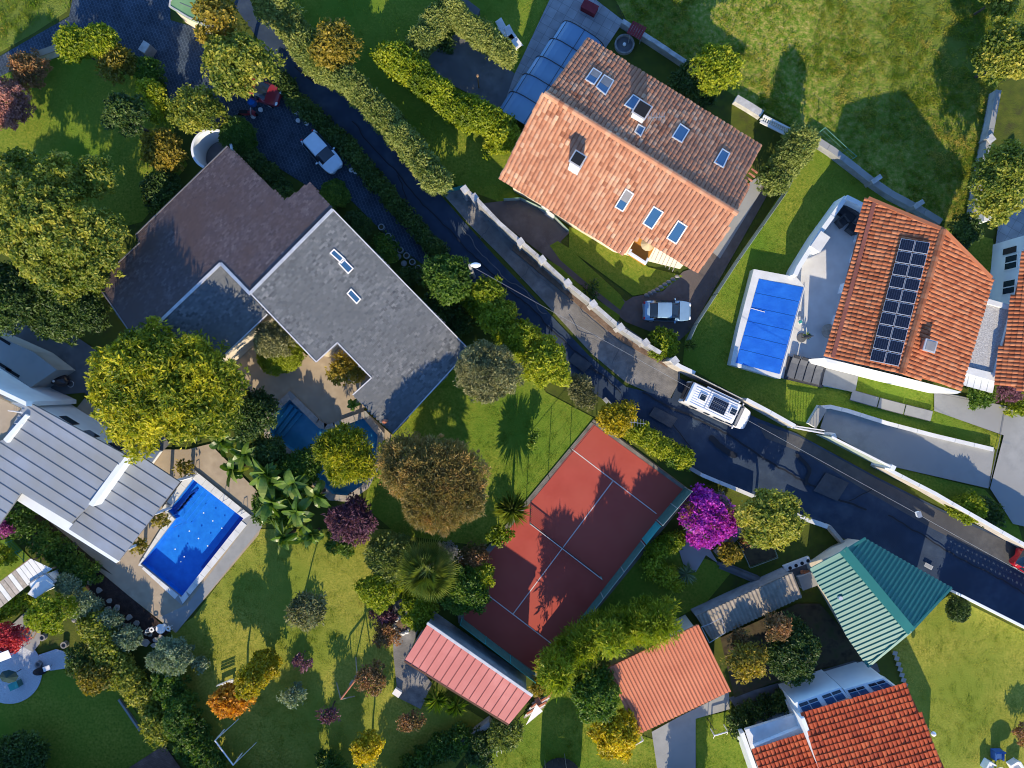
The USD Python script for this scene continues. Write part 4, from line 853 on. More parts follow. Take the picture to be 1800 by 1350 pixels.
for x, y in ((343, 837), (395, 880), (427, 902), (303, 908), (311, 925)):
    c = W(x, y, 0); obj('handrail', path_rods([(c[0], c[1], .3), (c[0] + .1, c[1] + .05, .75), (c[0] + .35, c[1] + .2, .75), (c[0] + .45, c[1] + .25, .1)], 0.025), 'chrome', pa)
pb, pbp = pool('garden_pool', 'shaded curved swimming pool half hidden by garden shrubs near the slate house', POOL_B, 0.55, 0.7, 'pool_liner_teal', W(570, 790, 0), cop_m='flagstone')
for k in range(3):
    obj('step', beam(W(478 + k * 7, 758 + k * 5, 0) + [0, 0, -0.3 - .1 * k], W(512 + k * 7, 712 + k * 7, 0) + [0, 0, -0.3 - .1 * k], 0.34, 0.1), 'pool_liner_teal', pb)
obj('floor_stripe', beam(W(548, 795, 0) + [0, 0, -0.68], W(570, 777, 0) + [0, 0, -0.68], 0.25, 0.02), 'pool_liner_dark', pb)
obj('handrail', path_rods([W(470, 733, .3), W(472, 730, .8), W(478, 735, .8), W(482, 740, .1)], 0.03), 'chrome', pb)
# covered pool by the villa
pv = thing('covered_pool', 'raised white pool under a blue cover on the villa terrace', 'swimming pool', W(1350, 570, 0))
zP = 1.0
out = P2([(1325, 473), (1400, 487), (1414, 503), (1372, 666), (1284, 641), (1300, 570)], zP)
cov = P2([(1334, 490), (1412, 505), (1370, 658), (1293, 638)], zP + 0.02)
obj('pool_wall', prism(out.difference(cov.buffer(-0.1)), 0.0, zP), 'white_stone', pv)
cx0, cy0, cx1, cy1 = cov.bounds
n = 6; e = lambda s, t: (W(1334, 490, zP) * (1 - s) + W(1412, 505, zP) * s) * (1 - t) + (W(1293, 638, zP) * (1 - s) + W(1370, 658, zP) * s) * t
for i in range(n):
    g = Polygon([e(0.0, i / n + .002)[:2], e(1, i / n + .002)[:2], e(1, (i + 1) / n - .002)[:2], e(0, (i + 1) / n - .002)[:2]])
    v, f = trimesh.remesh.subdivide_to_size(*(lambda m: (m.vertices, m.faces))(sheet(g, zP + 0.03)), max_edge=0.35)
    v = v.copy(); v[:, 2] += 0.05 * (meshkit.fbm(v * [1.3, 1.3, 1], 3, 5) - 0.5)
    obj('cover_strip', (v, f), 'pool_cover', pv)
obj('cover_batten', cat(beam(e(0, 0.35) + [0, 0, .05], e(0.32, 0.36) + [0, 0, .06], 0.05, 0.03), beam(e(1, 0, ) + [0.1, 0, .05], e(1, 1) + [0.1, 0, .05], 0.06, 0.06)), 'frame_white', pv)
# telescopic enclosure: five arched segments
pe = thing('pool_enclosure', 'blue telescopic pool enclosure of five stepped arches beside the terracotta house', 'pool enclosure', W(960, 110, 0))
e0, e1 = W(1018, 48, 1.2), W(912, 216, 1.2); dax = (e1 - e0) / np.linalg.norm(e1 - e0); sax = np.array([-dax[1], dax[0], 0]); sax = sax if sax[0] > 0 else -sax
L = np.linalg.norm(e1 - e0); nseg = 5
for i in range(nseg):
    a = e0 + dax * L * i / nseg; b = e0 + dax * L * (i + 1.06) / nseg; a[2] = b[2] = 0
    w_ = 2.15 + 0.16 * i; hh = 1.35 + 0.14 * i
    t = np.linspace(0, math.pi, 13); sec = [(-w_ * math.copysign(abs(math.cos(q)) ** 0.6, math.cos(q)), hh * math.sin(q) ** 0.75) for q in t]
    ctr = sax * 0.55
    V = np.array([p + ctr + sax * x + np.array([0, 0, z]) for p in (a, b) for x, z in sec]); F = np.array([[j, j + 13, j + 1] for j in range(12)] + [[j + 1, j + 13, j + 14] for j in range(12)])
    F = orient(V, F, np.array([0, 0, 1.0]))
    s_ = obj('arch_segment', (V, F), 'polycarb_blue', pe)
    for p in (a, b):
        obj('arch_rib', path_rods([p + ctr + sax * x * 1.01 + np.array([0, 0, z * 1.01 + .01]) for x, z in sec], 0.035, 5), 'frame_dark', s_)
    for j in (3, 6, 9):
        x, z = sec[j]; obj('glazing_bar', beam(a + ctr + sax * x + np.array([0, 0, z + .015]), b + ctr + sax * x + np.array([0, 0, z + .015]), 0.04, 0.02), 'frame_dark', s_)

# ================================================================== tennis court
tc = thing('tennis_court', 'red tennis court with white lines between the garden and the road', 'tennis court', W(1010, 960, 0))
CZ = 0.0
court = P2([(1043, 746), (1208, 866), (948, 1185), (817, 1091), (810, 1035)])
obj('court_base', prism(P2([(1043, 737), (1217, 866), (948, 1196), (806, 1094), (800, 1030)]), 0.0, 0.16), 'court_edge', tc)
obj('playing_surface', prism(court, 0.1, 0.175), 'court_red', tc)
for a, b in (((1006, 790), (1154, 903)), ((843, 1035), (978, 1138)), ((1077, 846), (902, 1079))):
    obj('court_line', beam(W(*a, 0.18) , W(*b, 0.18), 0.075, 0.012), 'line_white', tc)
tn = thing('tennis_net', 'dark tennis net with white top band across the red court', 'net', W(995, 970, 0.17))
na, nb = W(932, 921, 1.0), W(1058, 1018, 1.0)
obj('top_band', beam(na, nb, 0.05, 0.07), 'line_white', tn)
for t in np.linspace(0.0, 1, 41): 
    c = na * (1 - t) + nb * t
    obj('net_strand', cat(box((c[0], c[1], 0.58), (0.014, 0.014, 0.8))), 'frame_dark', tn)
obj('net_row', cat(*[beam(na * [1, 1, 0] + [0, 0, z], nb * [1, 1, 0] + [0, 0, z], 0.012, 0.012) for z in np.linspace(0.25, 0.9, 9)]), 'frame_dark', tn)
for c in (na, nb): obj('net_post', rod((c[0], c[1], 0.17), (c[0], c[1], 1.08), 0.05, 0.05), 'fence_green', tn)
def wire_fence(name, label, pts, h, m, gap=2.4, wires=4, r=0.03, z0=0.0, screen=None, cat_='fence', group=None, pm=None):
    """posts with rails or wires; screen = material of a cloth between the posts. pts are ground points in metres"""
    t = thing(name, label, cat_, (pts[0][0], pts[0][1], z0), group)
    for a, b in zip(pts[:-1], pts[1:]):
        a, b = np.array([a[0], a[1], z0]), np.array([b[0], b[1], z0]); L = np.linalg.norm(b - a); n = max(1, int(round(L / gap)))
        for i in range(n + 1):
            c = a + (b - a) * i / n; obj('post', rod(c, c + [0, 0, h], r, r, 6), pm or m, t)
        for k in range(wires):
            z = h * (k + 1) / wires - 0.03
            obj('rail' if k == wires - 1 else 'wire', rod(a + [0, 0, z], b + [0, 0, z], 0.02 if k == wires - 1 else 0.008, None, 5), pm or m, t)
        if screen: 
            for i in range(n):
                c0, c1 = a + (b - a) * (i + .02) / n, a + (b - a) * (i + .98) / n
                obj('screen_panel', beam((c0 + c1) / 2 * [1, 1, 0] + [0, 0, 0] + (c0 - c1) / 2 + [0, 0, z0 + h / 2], (c0 + c1) / 2 * [1, 1, 0] + (c1 - c0) / 2 + [0, 0, z0 + h / 2], 0.025, h - 0.1), screen, t)
    return t
G = lambda *pp: [W(x, y, 0) for x, y in pp]
wire_fence('court_fence', 'tall thin posts and wires along the upper left side of the court', G((1040, 742), (925, 880)), 3.0, 'frame_dark', 2.8, 4)
wire_fence('court_fence', 'thin posts and wires along the road side of the red court', G((1048, 740), (1208, 860)), 2.6, 'frame_dark', 3.4, 2)
wire_fence('court_fence', 'dark green windscreen with pale top at the right corner of the court', G((1203, 856), (1154, 913)), 2.6, 'mesh_pale', 2.5, 2, 0.05, screen='screen_green')
wire_fence('court_fence', 'teal windscreen on the court side where the wavy green hedge begins', G((1152, 916), (1128, 946)), 2.2, 'fence_teal', 2.0, 2, 0.05, screen='fence_teal')
wire_fence('court_fence', 'grey green mesh fence along the lower right side of the court', G((1126, 950), (950, 1175)), 2.0, 'mesh_pale', 3.0, 3, 0.04, screen='screen_green')
wire_fence('court_fence', 'dark teal windscreen between the red shed and the court', G((812, 1085), (940, 1183)), 2.0, 'fence_teal', 2.6, 2, 0.04, screen='screen_green')

# ================================================================== boundary walls
def wall_run(name, label, pts, h, th, m, top=None, pillars=(), ph=0.5, pw=0.5, piece=None, cat_='wall', z0=0.0, group=None, coping=None):
    """a garden wall along ground points (photograph pixels of its top)"""
    q = [W(x, y, h) for x, y in pts]
    t = thing(name, label, cat_, (q[0][0], q[0][1], 0), group)
    line = LineString([p[:2] for p in q]); g = line.buffer(th / 2, cap_style=2, join_style=2)
    obj('wall_body', prism(g, z0, h - 0.08), m, t)
    cg = line.buffer(th / 2 + 0.04, cap_style=2, join_style=2)
    L = line.length; n = max(1, int(L / (piece or 1.6)))
    for i in range(n):
        a, b = i * L / n + 0.01, (i + 1) * L / n - 0.01
        from shapely.ops import substring
        s = substring(line, a, b).buffer(th / 2 + 0.02, cap_style=2, join_style=2)
        obj('cap_stone', prism(s, h - 0.08, h + 0.02 * ((i * 7) % 3)), top or m, t)
    for x, y in pillars:
        c = W(x, y, h + ph)
        p = obj('pillar', box((c[0], c[1], (h + ph) / 2), (pw, pw, h + ph), 0.65), m if coping is None else coping, t)
        obj('pillar_cap', box((c[0], c[1], h + ph + 0.05), (pw + 0.14, pw + 0.14, 0.1), 0.65), 'wall_top', p)
    return t
wall_run('road_wall', 'weathered pale wall with square pillars along the concrete strip above the road', [(813, 328), (838, 350), (878, 392), (915, 424), (952, 456), (998, 498), (1043, 534), (1091, 576), (1130, 601), (1162, 620)], 2.5, 0.26, 'grey_wall', 'wall_top',
         [(817, 333), (834, 347), (915, 425), (953, 456), (998, 497), (1043, 534), (1091, 575), (1135, 602)], 0.3, 0.42, coping='wall_top')
wall_run('road_wall', 'white wall with grey top rail beside the parked camper van', [(1178, 632), (1196, 644), (1222, 656)], 3.0, 0.28, 'weathered_wall', 'white_stone', [(1186, 634)], 0.3, 0.45)
wire_fence('screen_fence', 'grey screen fence on the low wall above the camper van', [W(1218, 657, 3.2), W(1308, 702, 3.2)], 3.2, 'galvanised', 2.2, 2, 0.03, screen='stone_grey')
wall_run('road_wall', 'white topped wall with orange stained end between camper van and gate', [(1312, 702), (1350, 722), (1398, 749)], 2.5, 0.25, 'weathered_wall', 'white_stone')
wall_run('road_wall', 'long white topped wall below the villa lawn with a leafy plant over it', [(1556, 822), (1600, 845), (1645, 868), (1700, 900), (1800, 957), (1850, 986)], 2.3, 0.25, 'weathered_wall', 'white_stone')
gt = thing('sliding_gate', 'folded pale metal gate lying along the wall where the ramp meets the road', 'gate', W(1430, 760, 0))
for k, (a, b) in enumerate((((1393, 748), (1450, 757)), ((1396, 752), (1458, 764)))):
    A, B = W(*a, 1.7), W(*b, 1.7); obj('gate_rail', cat(beam(A, B, 0.09, 0.09), beam(A * [1, 1, 0] + [0, 0, .2], B * [1, 1, 0] + [0, 0, .2], 0.09, 0.09)), 'frame_white', gt)
for i in range(14):
    c = W(1394 + i * 4.8, 750 + i * 0.9, 0.95); obj('gate_bar', box((c[0], c[1], 0.95), (0.04, 0.04, 1.5)), 'frame_white', gt)
c = W(1457, 765, 1.0); obj('gate_post', box((c[0], c[1], 1.0), (0.35, 0.4, 2.0), 0.4), 'white_wall', gt)
gg = thing('driveway_gate', 'long pale green sheet gate closing the concrete ramp towards the road', 'gate', W(1515, 800, 0))
A, B = W(1462, 768, 3.1), W(1565, 820, 3.1)
for i in range(8):
    a, b = A + (B - A) * (i + 0.01) / 8, A + (B - A) * (i + 0.99) / 8
    a[2] = b[2] = 1.55
    obj('gate_panel', beam(a, b, 0.05, 2.9), 'mesh_pale', gg)
obj('gate_rail', beam(A, B, 0.16, 0.1), 'frame_white', gg)
obj('gate_post', cat(box((B[0] + .25, B[1] - .1, 1.55), (0.4, 0.4, 3.1), -0.45)), 'white_wall', gg)
wall_run('ramp_wall', 'low white wall along the upper edge of the sunken concrete ramp', [(1446, 716), (1460, 715), (1490, 722), (1560, 744), (1640, 765), (1746, 790)], 0.5, 0.3, 'white_wall', 'white_stone')
wall_run('ramp_wall', 'short broad white wall at the closed end of the concrete ramp', [(1447, 716), (1428, 748)], 0.6, 0.75, 'white_wall', 'concrete')
wall_run('field_wall', 'mossy low wall behind the terracotta house garden', [(1094, 36), (1150, 72), (1200, 105), (1258, 142)], 0.9, 0.34, 'grey_wall', 'wall_top')
wall_run('field_wall', 'sunlit pale wall between the bright feathery tree and the balustrade', [(1294, 172), (1318, 186), (1340, 200)], 0.7, 0.6, 'wall_top', 'wall_top')
bl = thing('balustrade', 'pale ladder-like concrete balustrade beside the field', 'balustrade', W(1380, 220, 0))
A, B = W(1342, 203, 1.1), W(1421, 243, 1.1)
nb_ = np.array([(B - A)[1], -(B - A)[0], 0]) / np.linalg.norm(B - A)
obj('rail', cat(beam(A, B, 0.16, 0.12), beam(A * [1, 1, 0] + [0, 0, .25], B * [1, 1, 0] + [0, 0, .25], 0.2, 0.12)), 'white_stone', bl)
obj('rail', beam(A + nb_ * 0.55 - [0, 0, .1], B + nb_ * 0.55 - [0, 0, .1], 0.2, 0.12), 'white_stone', bl)
for i in range(22):
    c = A + (B - A) * (i + .5) / 22; obj('baluster', cat(box((c[0], c[1], 0.65), (0.1, 0.1, 0.8), -0.5), beam(c - [0, 0, .06], c + nb_ * 0.55 - [0, 0, .12], 0.09, 0.06)), 'white_stone', bl)
wall_run('field_wall', 'blue grey wall with posts dividing the villa lawn from the field', [(1428, 240), (1465, 264), (1532, 316), (1570, 342), (1616, 366), (1655, 390)], 0.9, 0.5, 'grey_wall', 'concrete', [], 0.4, 0.5)
for i, (x, y) in enumerate(((1538, 316), (1612, 360))):
    A = W(x - 8, y + 6, 1.0); B = W(x + 8, y - 5, 1.0)
    t = thing('wall_buttress', ('crosswise post on the field wall nearer to the corner hedge', 'crosswise post on the field wall above the villa roof')[i], 'post', W(x, y, 0))
    obj('post_block', prism(LineString([A[:2], B[:2]]).buffer(0.16, cap_style=2), 0.0, 1.25), 'concrete', t); obj('post_cap', prism(LineString([A[:2], B[:2]]).buffer(0.2, cap_style=2), 1.25, 1.32), 'wall_top', t)
wall_run('field_wall', 'straight grey wall closing the right side of the field', [(1756, 158), (1748, 200), (1738, 250), (1726, 310), (1710, 398)], 1.0, 0.42, 'grey_wall', 'concrete', [(1741, 244)], 0.15, 0.5)
c = W(1714, 388, 0.0); t = thing('meter_post', 'small white meter cabinet at the lower end of the field wall', 'cabinet', c); obj('cabinet_body', box((c[0], c[1], 0.75), (0.55, 0.7, 1.5), 0.1), 'white_wall', t); obj('cabinet_lid', box((c[0], c[1], 1.54), (0.65, 0.8, 0.07), 0.1), 'white_stone', t)
wall_run('villa_wall', 'tall white wall round the villa terrace', [(1398, 484), (1404, 470), (1440, 412), (1488, 346)], 2.0, 0.35, 'white_wall', 'white_wall')
wall_run('villa_wall', 'white end wall of the villa porch near the field', [(1488, 346), (1528, 366)], 2.2, 0.35, 'white_wall', 'white_wall')
c = W(1442, 425, 2.2); t = thing('terrace_screen', 'white square screen panel standing inside the villa terrace wall', 'screen', c * [1, 1, 0]); obj('panel', box((c[0], c[1], 1.1), (0.9, 1.5, 2.2), -0.6), 'white_wall', t); obj('panel_cap', box((c[0], c[1], 2.23), (0.95, 1.55, 0.05), -0.6), 'white_stone', t)
wall_run('roadside_wall', 'white railed wall along the lower road edge above the magenta shrub', [(1234, 835), (1260, 846), (1290, 858), (1328, 874)], 1.0, 0.28, 'white_wall', 'white_stone')
wall_run('roadside_wall', 'white wall with grey cap right of the round yellow green tree', [(1388, 900), (1412, 911), (1455, 926)], 1.1, 0.34, 'white_wall', 'white_stone')
wall_run('roadside_wall', 'short tan wall running from the road towards the teal roof', [(1458, 925), (1475, 945), (1492, 965)], 1.0, 0.26, 'cream_wall', 'flagstone')
wall_run('roadside_wall', 'dark mossy wall with pale edge opposite the camper van', [(1062, 700), (1095, 736), (1150, 778), (1212, 822), (1232, 834)], 0.5, 0.3, 'grey_wall', 'grey_wall')
wall_run('garden_wall', 'sunlit tan wall beside the drive behind the yellow green bushes', [(56, 98), (85, 88), (110, 78)], 0.9, 0.5, 'cream_wall', 'terrace_tan')
wall_run('garden_wall', 'narrow stone wall following the lower lawn edge below the red shed', [(790, 1322), (812, 1308), (862, 1272)], 1.1, 0.4, 'grey_wall', 'concrete')
wall_run('garden_wall', 'thin pale kerb wall beside the lower left lawn', [(208, 1230), (226, 1256), (246, 1285)], 0.3, 0.14, 'concrete', 'concrete')
wall_run('garden_wall', 'low wall of concrete between path and lawn beside the wavy hedge', [(1262, 990), (1300, 1006), (1340, 1022)], 0.35, 0.25, 'concrete_dark', 'concrete_dark')
wall_run('garden_wall', 'dark planted bank wall beside the magenta shrub', [(1308, 930), (1285, 952), (1260, 975)], 0.6, 0.5, 'grey_wall', 'concrete_dark')
obj('bank', prism(P2([(905, 425), (960, 472), (1000, 508), (1095, 586), (1168, 630), (1172, 646), (1090, 600), (990, 515), (900, 440)]), 0.0, 0.30), 'bank_stone', kind='structure')
wall_run('pillar_wall', 'dark gate pillar with pale top and lower wall beside the paved drive', [(248, 90), (258, 74)], 1.3, 0.6, 'grey_wall', 'wall_top')
# lattice topped wall lower right: light falls through two rows of openings
lw = thing('lattice_wall', 'tall pale wall with two rows of openings near its top beside the lower right lawn', 'wall', W(1740, 1075, 0))
A, B = W(1672, 1038, 1.0), W(1860, 1133, 1.0); A[2] = B[2] = 0
dl = (B - A) / np.linalg.norm(B - A); Lw = np.linalg.norm(B - A)
obj('wall_body', beam(A + [0, 0, .85], B + [0, 0, .85], 0.2, 1.7), 'white_wall', lw)
obj('middle_rail', beam(A + [0, 0, 1.965], B + [0, 0, 1.965], 0.2, 0.13), 'white_wall', lw)
obj('top_rail', beam(A + [0, 0, 2.26], B + [0, 0, 2.26], 0.2, 0.12), 'white_wall', lw)
nblk = int(Lw / 0.42)
for row, z in ((0, 1.80), (1, 2.115)):
    for i in range(nblk):
        c = A + dl * (i + 0.5 * row) * 0.42
        tri = trimesh.creation.extrude_polygon(Polygon([(-0.17, -0.1), (0.17, -0.1), (0.05, 0.1), (-0.05, 0.1)]) if i % 2 else Polygon([(-0.05, -0.1), (0.05, -0.1), (0.17, 0.1), (-0.17, 0.1)]), 0.14, engine='earcut')
        M_ = np.eye(4); M_[:3, 0] = dl; M_[:3, 1] = [0, 0, 1]; M_[:3, 2] = np.cross(dl, [0, 0, 1]); M_[:3, 3] = c + [0, 0, z] - np.cross(dl, [0, 0, 1]) * 0.07
        tri.apply_transform(M_); obj('lattice_block', tri, 'white_wall', lw)
# green fence between the two plots
wire_fence('plot_fence', 'pale green mesh fence between the gravel drive and the villa lawn', G((1384, 318), (1372, 345), (1330, 405), (1290, 462), (1252, 520), (1218, 572), (1206, 598)), 1.6, 'mesh_pale', 2.5, 3, 0.04, screen='mesh_pale')
wire_fence('field_fence', 'green wire fence panel standing at the field wall corner', G((1436, 236), (1475, 272), (1490, 285)), 1.6, 'fence_green', 2.4, 3, 0.03)
wire_fence('teal_fence', 'small turquoise mesh fence closing the lane end beside the road hedge', G((770, 340), (795, 337), (815, 332)), 1.0, 'fence_teal', 1.2, 3, 0.03, screen='fence_teal')
wire_fence('drive_fence', 'curved green fence with pale boards above the gravel drive bend', G((886, 354), (915, 352), (945, 366), (975, 385), (998, 408)), 0.9, 'fence_green', 1.5, 3, 0.03, screen='mesh_pale')
for i, (x, y) in enumerate(((958, 372), (966, 380))):
    c = W(x, y, 0); t = thing('drive_board', ('pale board leaning on the curved green fence, upper one', 'pale board leaning on the curved green fence, lower one')[i], 'board', c); obj('board_face', box((c[0], c[1], 0.6), (0.8, 0.12, 1.1), -0.6), 'white_stone', t); obj('board_foot', box((c[0], c[1], 0.05), (0.9, 0.3, 0.08), -0.6), 'timber_grey', t)
wire_fence('patch_fence', 'thin green fence along the small lawn at the left edge', G((22, 950), (56, 983)), 0.9, 'fence_teal', 1.5, 3, 0.025)

# ================================================================== street furniture
c = W(833, 487, 0); zt = 6.0
pl_ = thing('street_lamp', 'concrete street lamp post with white lamp head over the road hedge', 'street lamp', c)
obj('pole', cat(*[rod((c[0], c[1], 0), (c[0], c[1], zt), 0.19, 0.12, 10)]), 'concrete', pl_)
top = np.array([c[0], c[1], zt]); hd_ = W(833, 466, zt + 0.1)
obj('bracket', rod(top - [0, 0, .15], hd_, 0.04, 0.03, 6), 'galvanised', pl_)
dh = (hd_ - top) / np.linalg.norm(hd_ - top)
obj('lamp_head', ball(hd_ + dh * 0.15, (0.42, 0.2, 0.12), 2).apply_transform(np.eye(4)), 'white_plastic', pl_)
def cable(name, label, a, b, sag, r=0.011, n=24):
    pts = [np.asarray(a) * (1 - t) + np.asarray(b) * t - np.array([0, 0, 4 * sag * t * (1 - t)]) for t in np.linspace(0, 1, n)]
    return obj(name, path_rods(pts, r, 5), 'galvanised', label=label, cat='cable')
kx = W(1614, 904, 6.0)
cable('overhead_cable', 'thin overhead cable above the road from street lamp to the small junction box', top, W(1614, 904, 5.6), 0.35)
t = thing('cable_box', 'small pale junction box hanging on the overhead cable', 'junction box', W(1613, 905, 0)); q = W(1614, 904, 5.5); obj('box_body', box(q, (0.28, 0.4, 0.3), 0.3), 'white_plastic', t); obj('box_cap', box(q + [0, 0, .18], (0.34, 0.46, 0.05), 0.3), 'galvanised', t); 
cable('overhead_cable', 'thin overhead cable from the junction box towards the red car', W(1614, 904, 5.6), W(1850, 1035, 5.6), 0.25)
for i, (x, y, h_, lab) in enumerate(((1118, 743, 4.0, 'television aerial on a pole beside the yellow green bush'),)):
    c = W(x, y, h_); t = thing('aerial', lab, 'aerial', c * [1, 1, 0]); obj('mast', rod((c[0], c[1], 0), c, 0.03), 'galvanised', t)
    obj('boom', beam(c - [0.5, -0.05, 0], c + [0.8, -0.1, 0], 0.04, 0.04), 'galvanised', t)
    for k in range(5): obj('element', beam(c + [-.4 + k * .26, -.3, 0], c + [-.4 + k * .26, .3, 0], 0.02, 0.02), 'galvanised', t)
c = W(1150, 205, 9.0); t = thing('roof_aerial', 'tangled television aerial on the chimney of the terracotta house', 'aerial', c * [1, 1, 0] + [0, 0, 7.5]); obj('mast', rod(c - [0.3, 0.4, 2.2], c, 0.03), 'galvanised', t)
obj('boom', beam(c - [0.5, .1, 0], c + [0.8, 0.0, 0], 0.04, 0.04), 'galvanised', t)
for k in range(7): obj('element', beam(c + [-.45 + k * .2, -.3, 0], c + [-.4 + k * .2, .3, 0], 0.025, 0.025), 'galvanised', t)
c = W(1641, 1290, 3.5); t = thing('wall_lamp', 'globe lamp on a long bracket from the orange tiled house', 'lamp', c * [1, 1, 0] + [0, 0, 3.4]); obj('globe', ball(c, 0.2, 2), 'lamp_glass', t); obj('bracket', rod(c, W(1624, 1272, 3.5), 0.035), 'frame_dark', t)
# manhole, painted patches on the road
for i, (x, y) in enumerate(((1629, 994),)):
    c = W(x, y, 0); t = thing('road_cover', 'small pale service cover set in the shaded road', 'service cover', c); obj('cover_frame', box((c[0], c[1], LAYER[0] * .004 + .005), (0.75, 0.36, 0.02), -0.5), 'wall_top', t); obj('cover_lid', box((c[0], c[1], LAYER[0] * .004 + .012), (0.6, 0.24, 0.02), -0.5), 'concrete', t)
# solar panels, each a part
sp = thing('solar_array', 'two rows of ten dark solar panels on the villa roof', 'solar panels', W(1582, 530, 5.5))
SL = (V1.n, V1.d + 0.30)
cn = [np.array(V1.uv(hit(x, y, SL))) for x, y in ((1584, 418), (1636, 426), (1580, 645), (1528, 634))]
e = lambda s, t: (cn[0] * (1 - s) + cn[1] * s) * (1 - t) + (cn[3] * (1 - s) + cn[2] * s) * t
for i in range(10):
    for j in range(2):
        g = Polygon([e(j / 2 + .012, i / 10 + .004), e((j + 1) / 2 - .012, i / 10 + .004), e((j + 1) / 2 - .012, (i + 1) / 10 - .004), e(j / 2 + .012, (i + 1) / 10 - .004)])
        p = obj('solar_panel', V1.slab(0.05, g, 0.30), 'alu', sp)
        ms = []
        for a in range(6):
            for b in range(10):
                s0, s1 = j / 2 + .024 + (.476 - .02) * a / 6, j / 2 + .024 + (.476 - .02) * (a + .9) / 6
                t0, t1 = i / 10 + .008 + .084 * b / 10, i / 10 + .008 + .084 * (b + .88) / 10
                ms.append(V1.slab(0.006, Polygon([e(s0, t0), e(s1, t0), e(s1, t1), e(s0, t1)]), 0.312))
        obj('backing', V1.slab(0.004, g.buffer(-0.045, join_style=2), 0.304), 'solar_line', p)
        obj('solar_cell', cat(ms), 'solar_cell', p)
obj('rail', cat(*[V1.slab(0.2, Polygon([e(s - .01, 0.01), e(s + .01, .01), e(s + .01, .99), e(s - .01, .99)]), 0.24) for s in (0.12, 0.38, 0.62, 0.88)]), 'alu', sp)
# ================================================================== vegetation
def unit(a): return a / np.maximum(np.linalg.norm(a, axis=-1, keepdims=True), 1e-9)
def leaves(p, out, r, L, Wd, spread=0.6, droop=0.0, up=0.45, spk=0.35, lobes=1, keep=None):
    """leaf blades at points p with outward directions out: folded quads; returns verts, faces, tint"""
    n = len(p)
    rnd = unit(r.normal(size=(n, 3)))
    d = unit(rnd - out * (rnd * out).sum(1)[:, None] * (1 - spk) + out * spk * 1.4 + np.array([0, 0, -droop]))
    nrm = unit(out * 0.5 + np.array([0, 0, up]) + r.normal(size=(n, 3)) * spread)
    w = unit(np.cross(nrm, d)); nrm = np.cross(d, w)
    l = (L * np.exp(r.normal(0, 0.25, n)))[:, None]; b = (Wd * np.exp(r.normal(0, 0.2, n)))[:, None] * 0.5
    v = np.stack([p, p + d * l * 0.45 + w * b + nrm * b * 0.25, p + d * l - nrm * l * 0.12, p + d * l * 0.45 - w * b + nrm * b * 0.25], 1)
    return v
def blades(V):
    n = len(V); f = np.arange(n)[:, None] * 4 + np.array([[0, 1, 2, 3]])
    return V.reshape(-1, 3), f
def crown_points(lobes, n, r, shell=0.45, low=-0.35, rough=0.3, seed=0):
    """points through the outer part of a set of ellipsoid lobes (x, y, z, rx, ry, rz) with outward directions"""
    lo = np.asarray(lobes, float)
    ar = (lo[:, 3] * lo[:, 4] + lo[:, 3] * lo[:, 5] + lo[:, 4] * lo[:, 5]); k = r.choice(len(lo), int(n * 1.7), p=ar / ar.sum())
    d = unit(r.normal(size=(len(k), 3))); bad = d[:, 2] < low; d[bad, 2] *= -1
    q = lo[k]
    rad = 1 - shell * r.random(len(k)) ** 1.8
    rad *= 1 - rough + 2 * rough * meshkit.fbm(d * 2.1 + q[:, :3] * 0.37 + seed, 3, seed)
    p = q[:, :3] + d * q[:, 3:6] * rad[:, None]
    # drop what lies deep inside another lobe
    inside = np.zeros(len(p), bool)
    for j in range(len(lo)):
        t = ((p - lo[j, :3]) / lo[j, 3:6]); inside |= ((t ** 2).sum(1) < 0.42) & (k != j)
    ok = ~inside & (p[:, 2] > 0.05)
    p, d, k = p[ok][:n], d[ok][:n], k[ok][:n]
    o = unit(d / q[ok][:n, 3:6]) 
    return p, o, k
def trunk_mesh(base, top, r0, limbs, r):
    ms = []
    pts = [base]; n = 4
    for i in range(1, n + 1):
        t = i / n; pts.append(base * (1 - t) + top * t + np.array([r.normal(0, 0.06), r.normal(0, 0.06), 0]) * (1 if i < n else 0))
    for i in range(n): ms.append(rod(pts[i], pts[i + 1], r0 * (1 - 0.5 * i / n), r0 * (1 - 0.5 * (i + 1) / n), 7))
    for l in limbs:
        a = pts[-2] + (pts[-1] - pts[-2]) * r.random(); m = (a + l) / 2 + np.array([0, 0, -0.08 * np.linalg.norm(l - a)])
        ms += [rod(a, m, r0 * 0.42, r0 * 0.28, 5), rod(m, l, r0 * 0.28, r0 * 0.1, 5)]
    return cat(*ms)
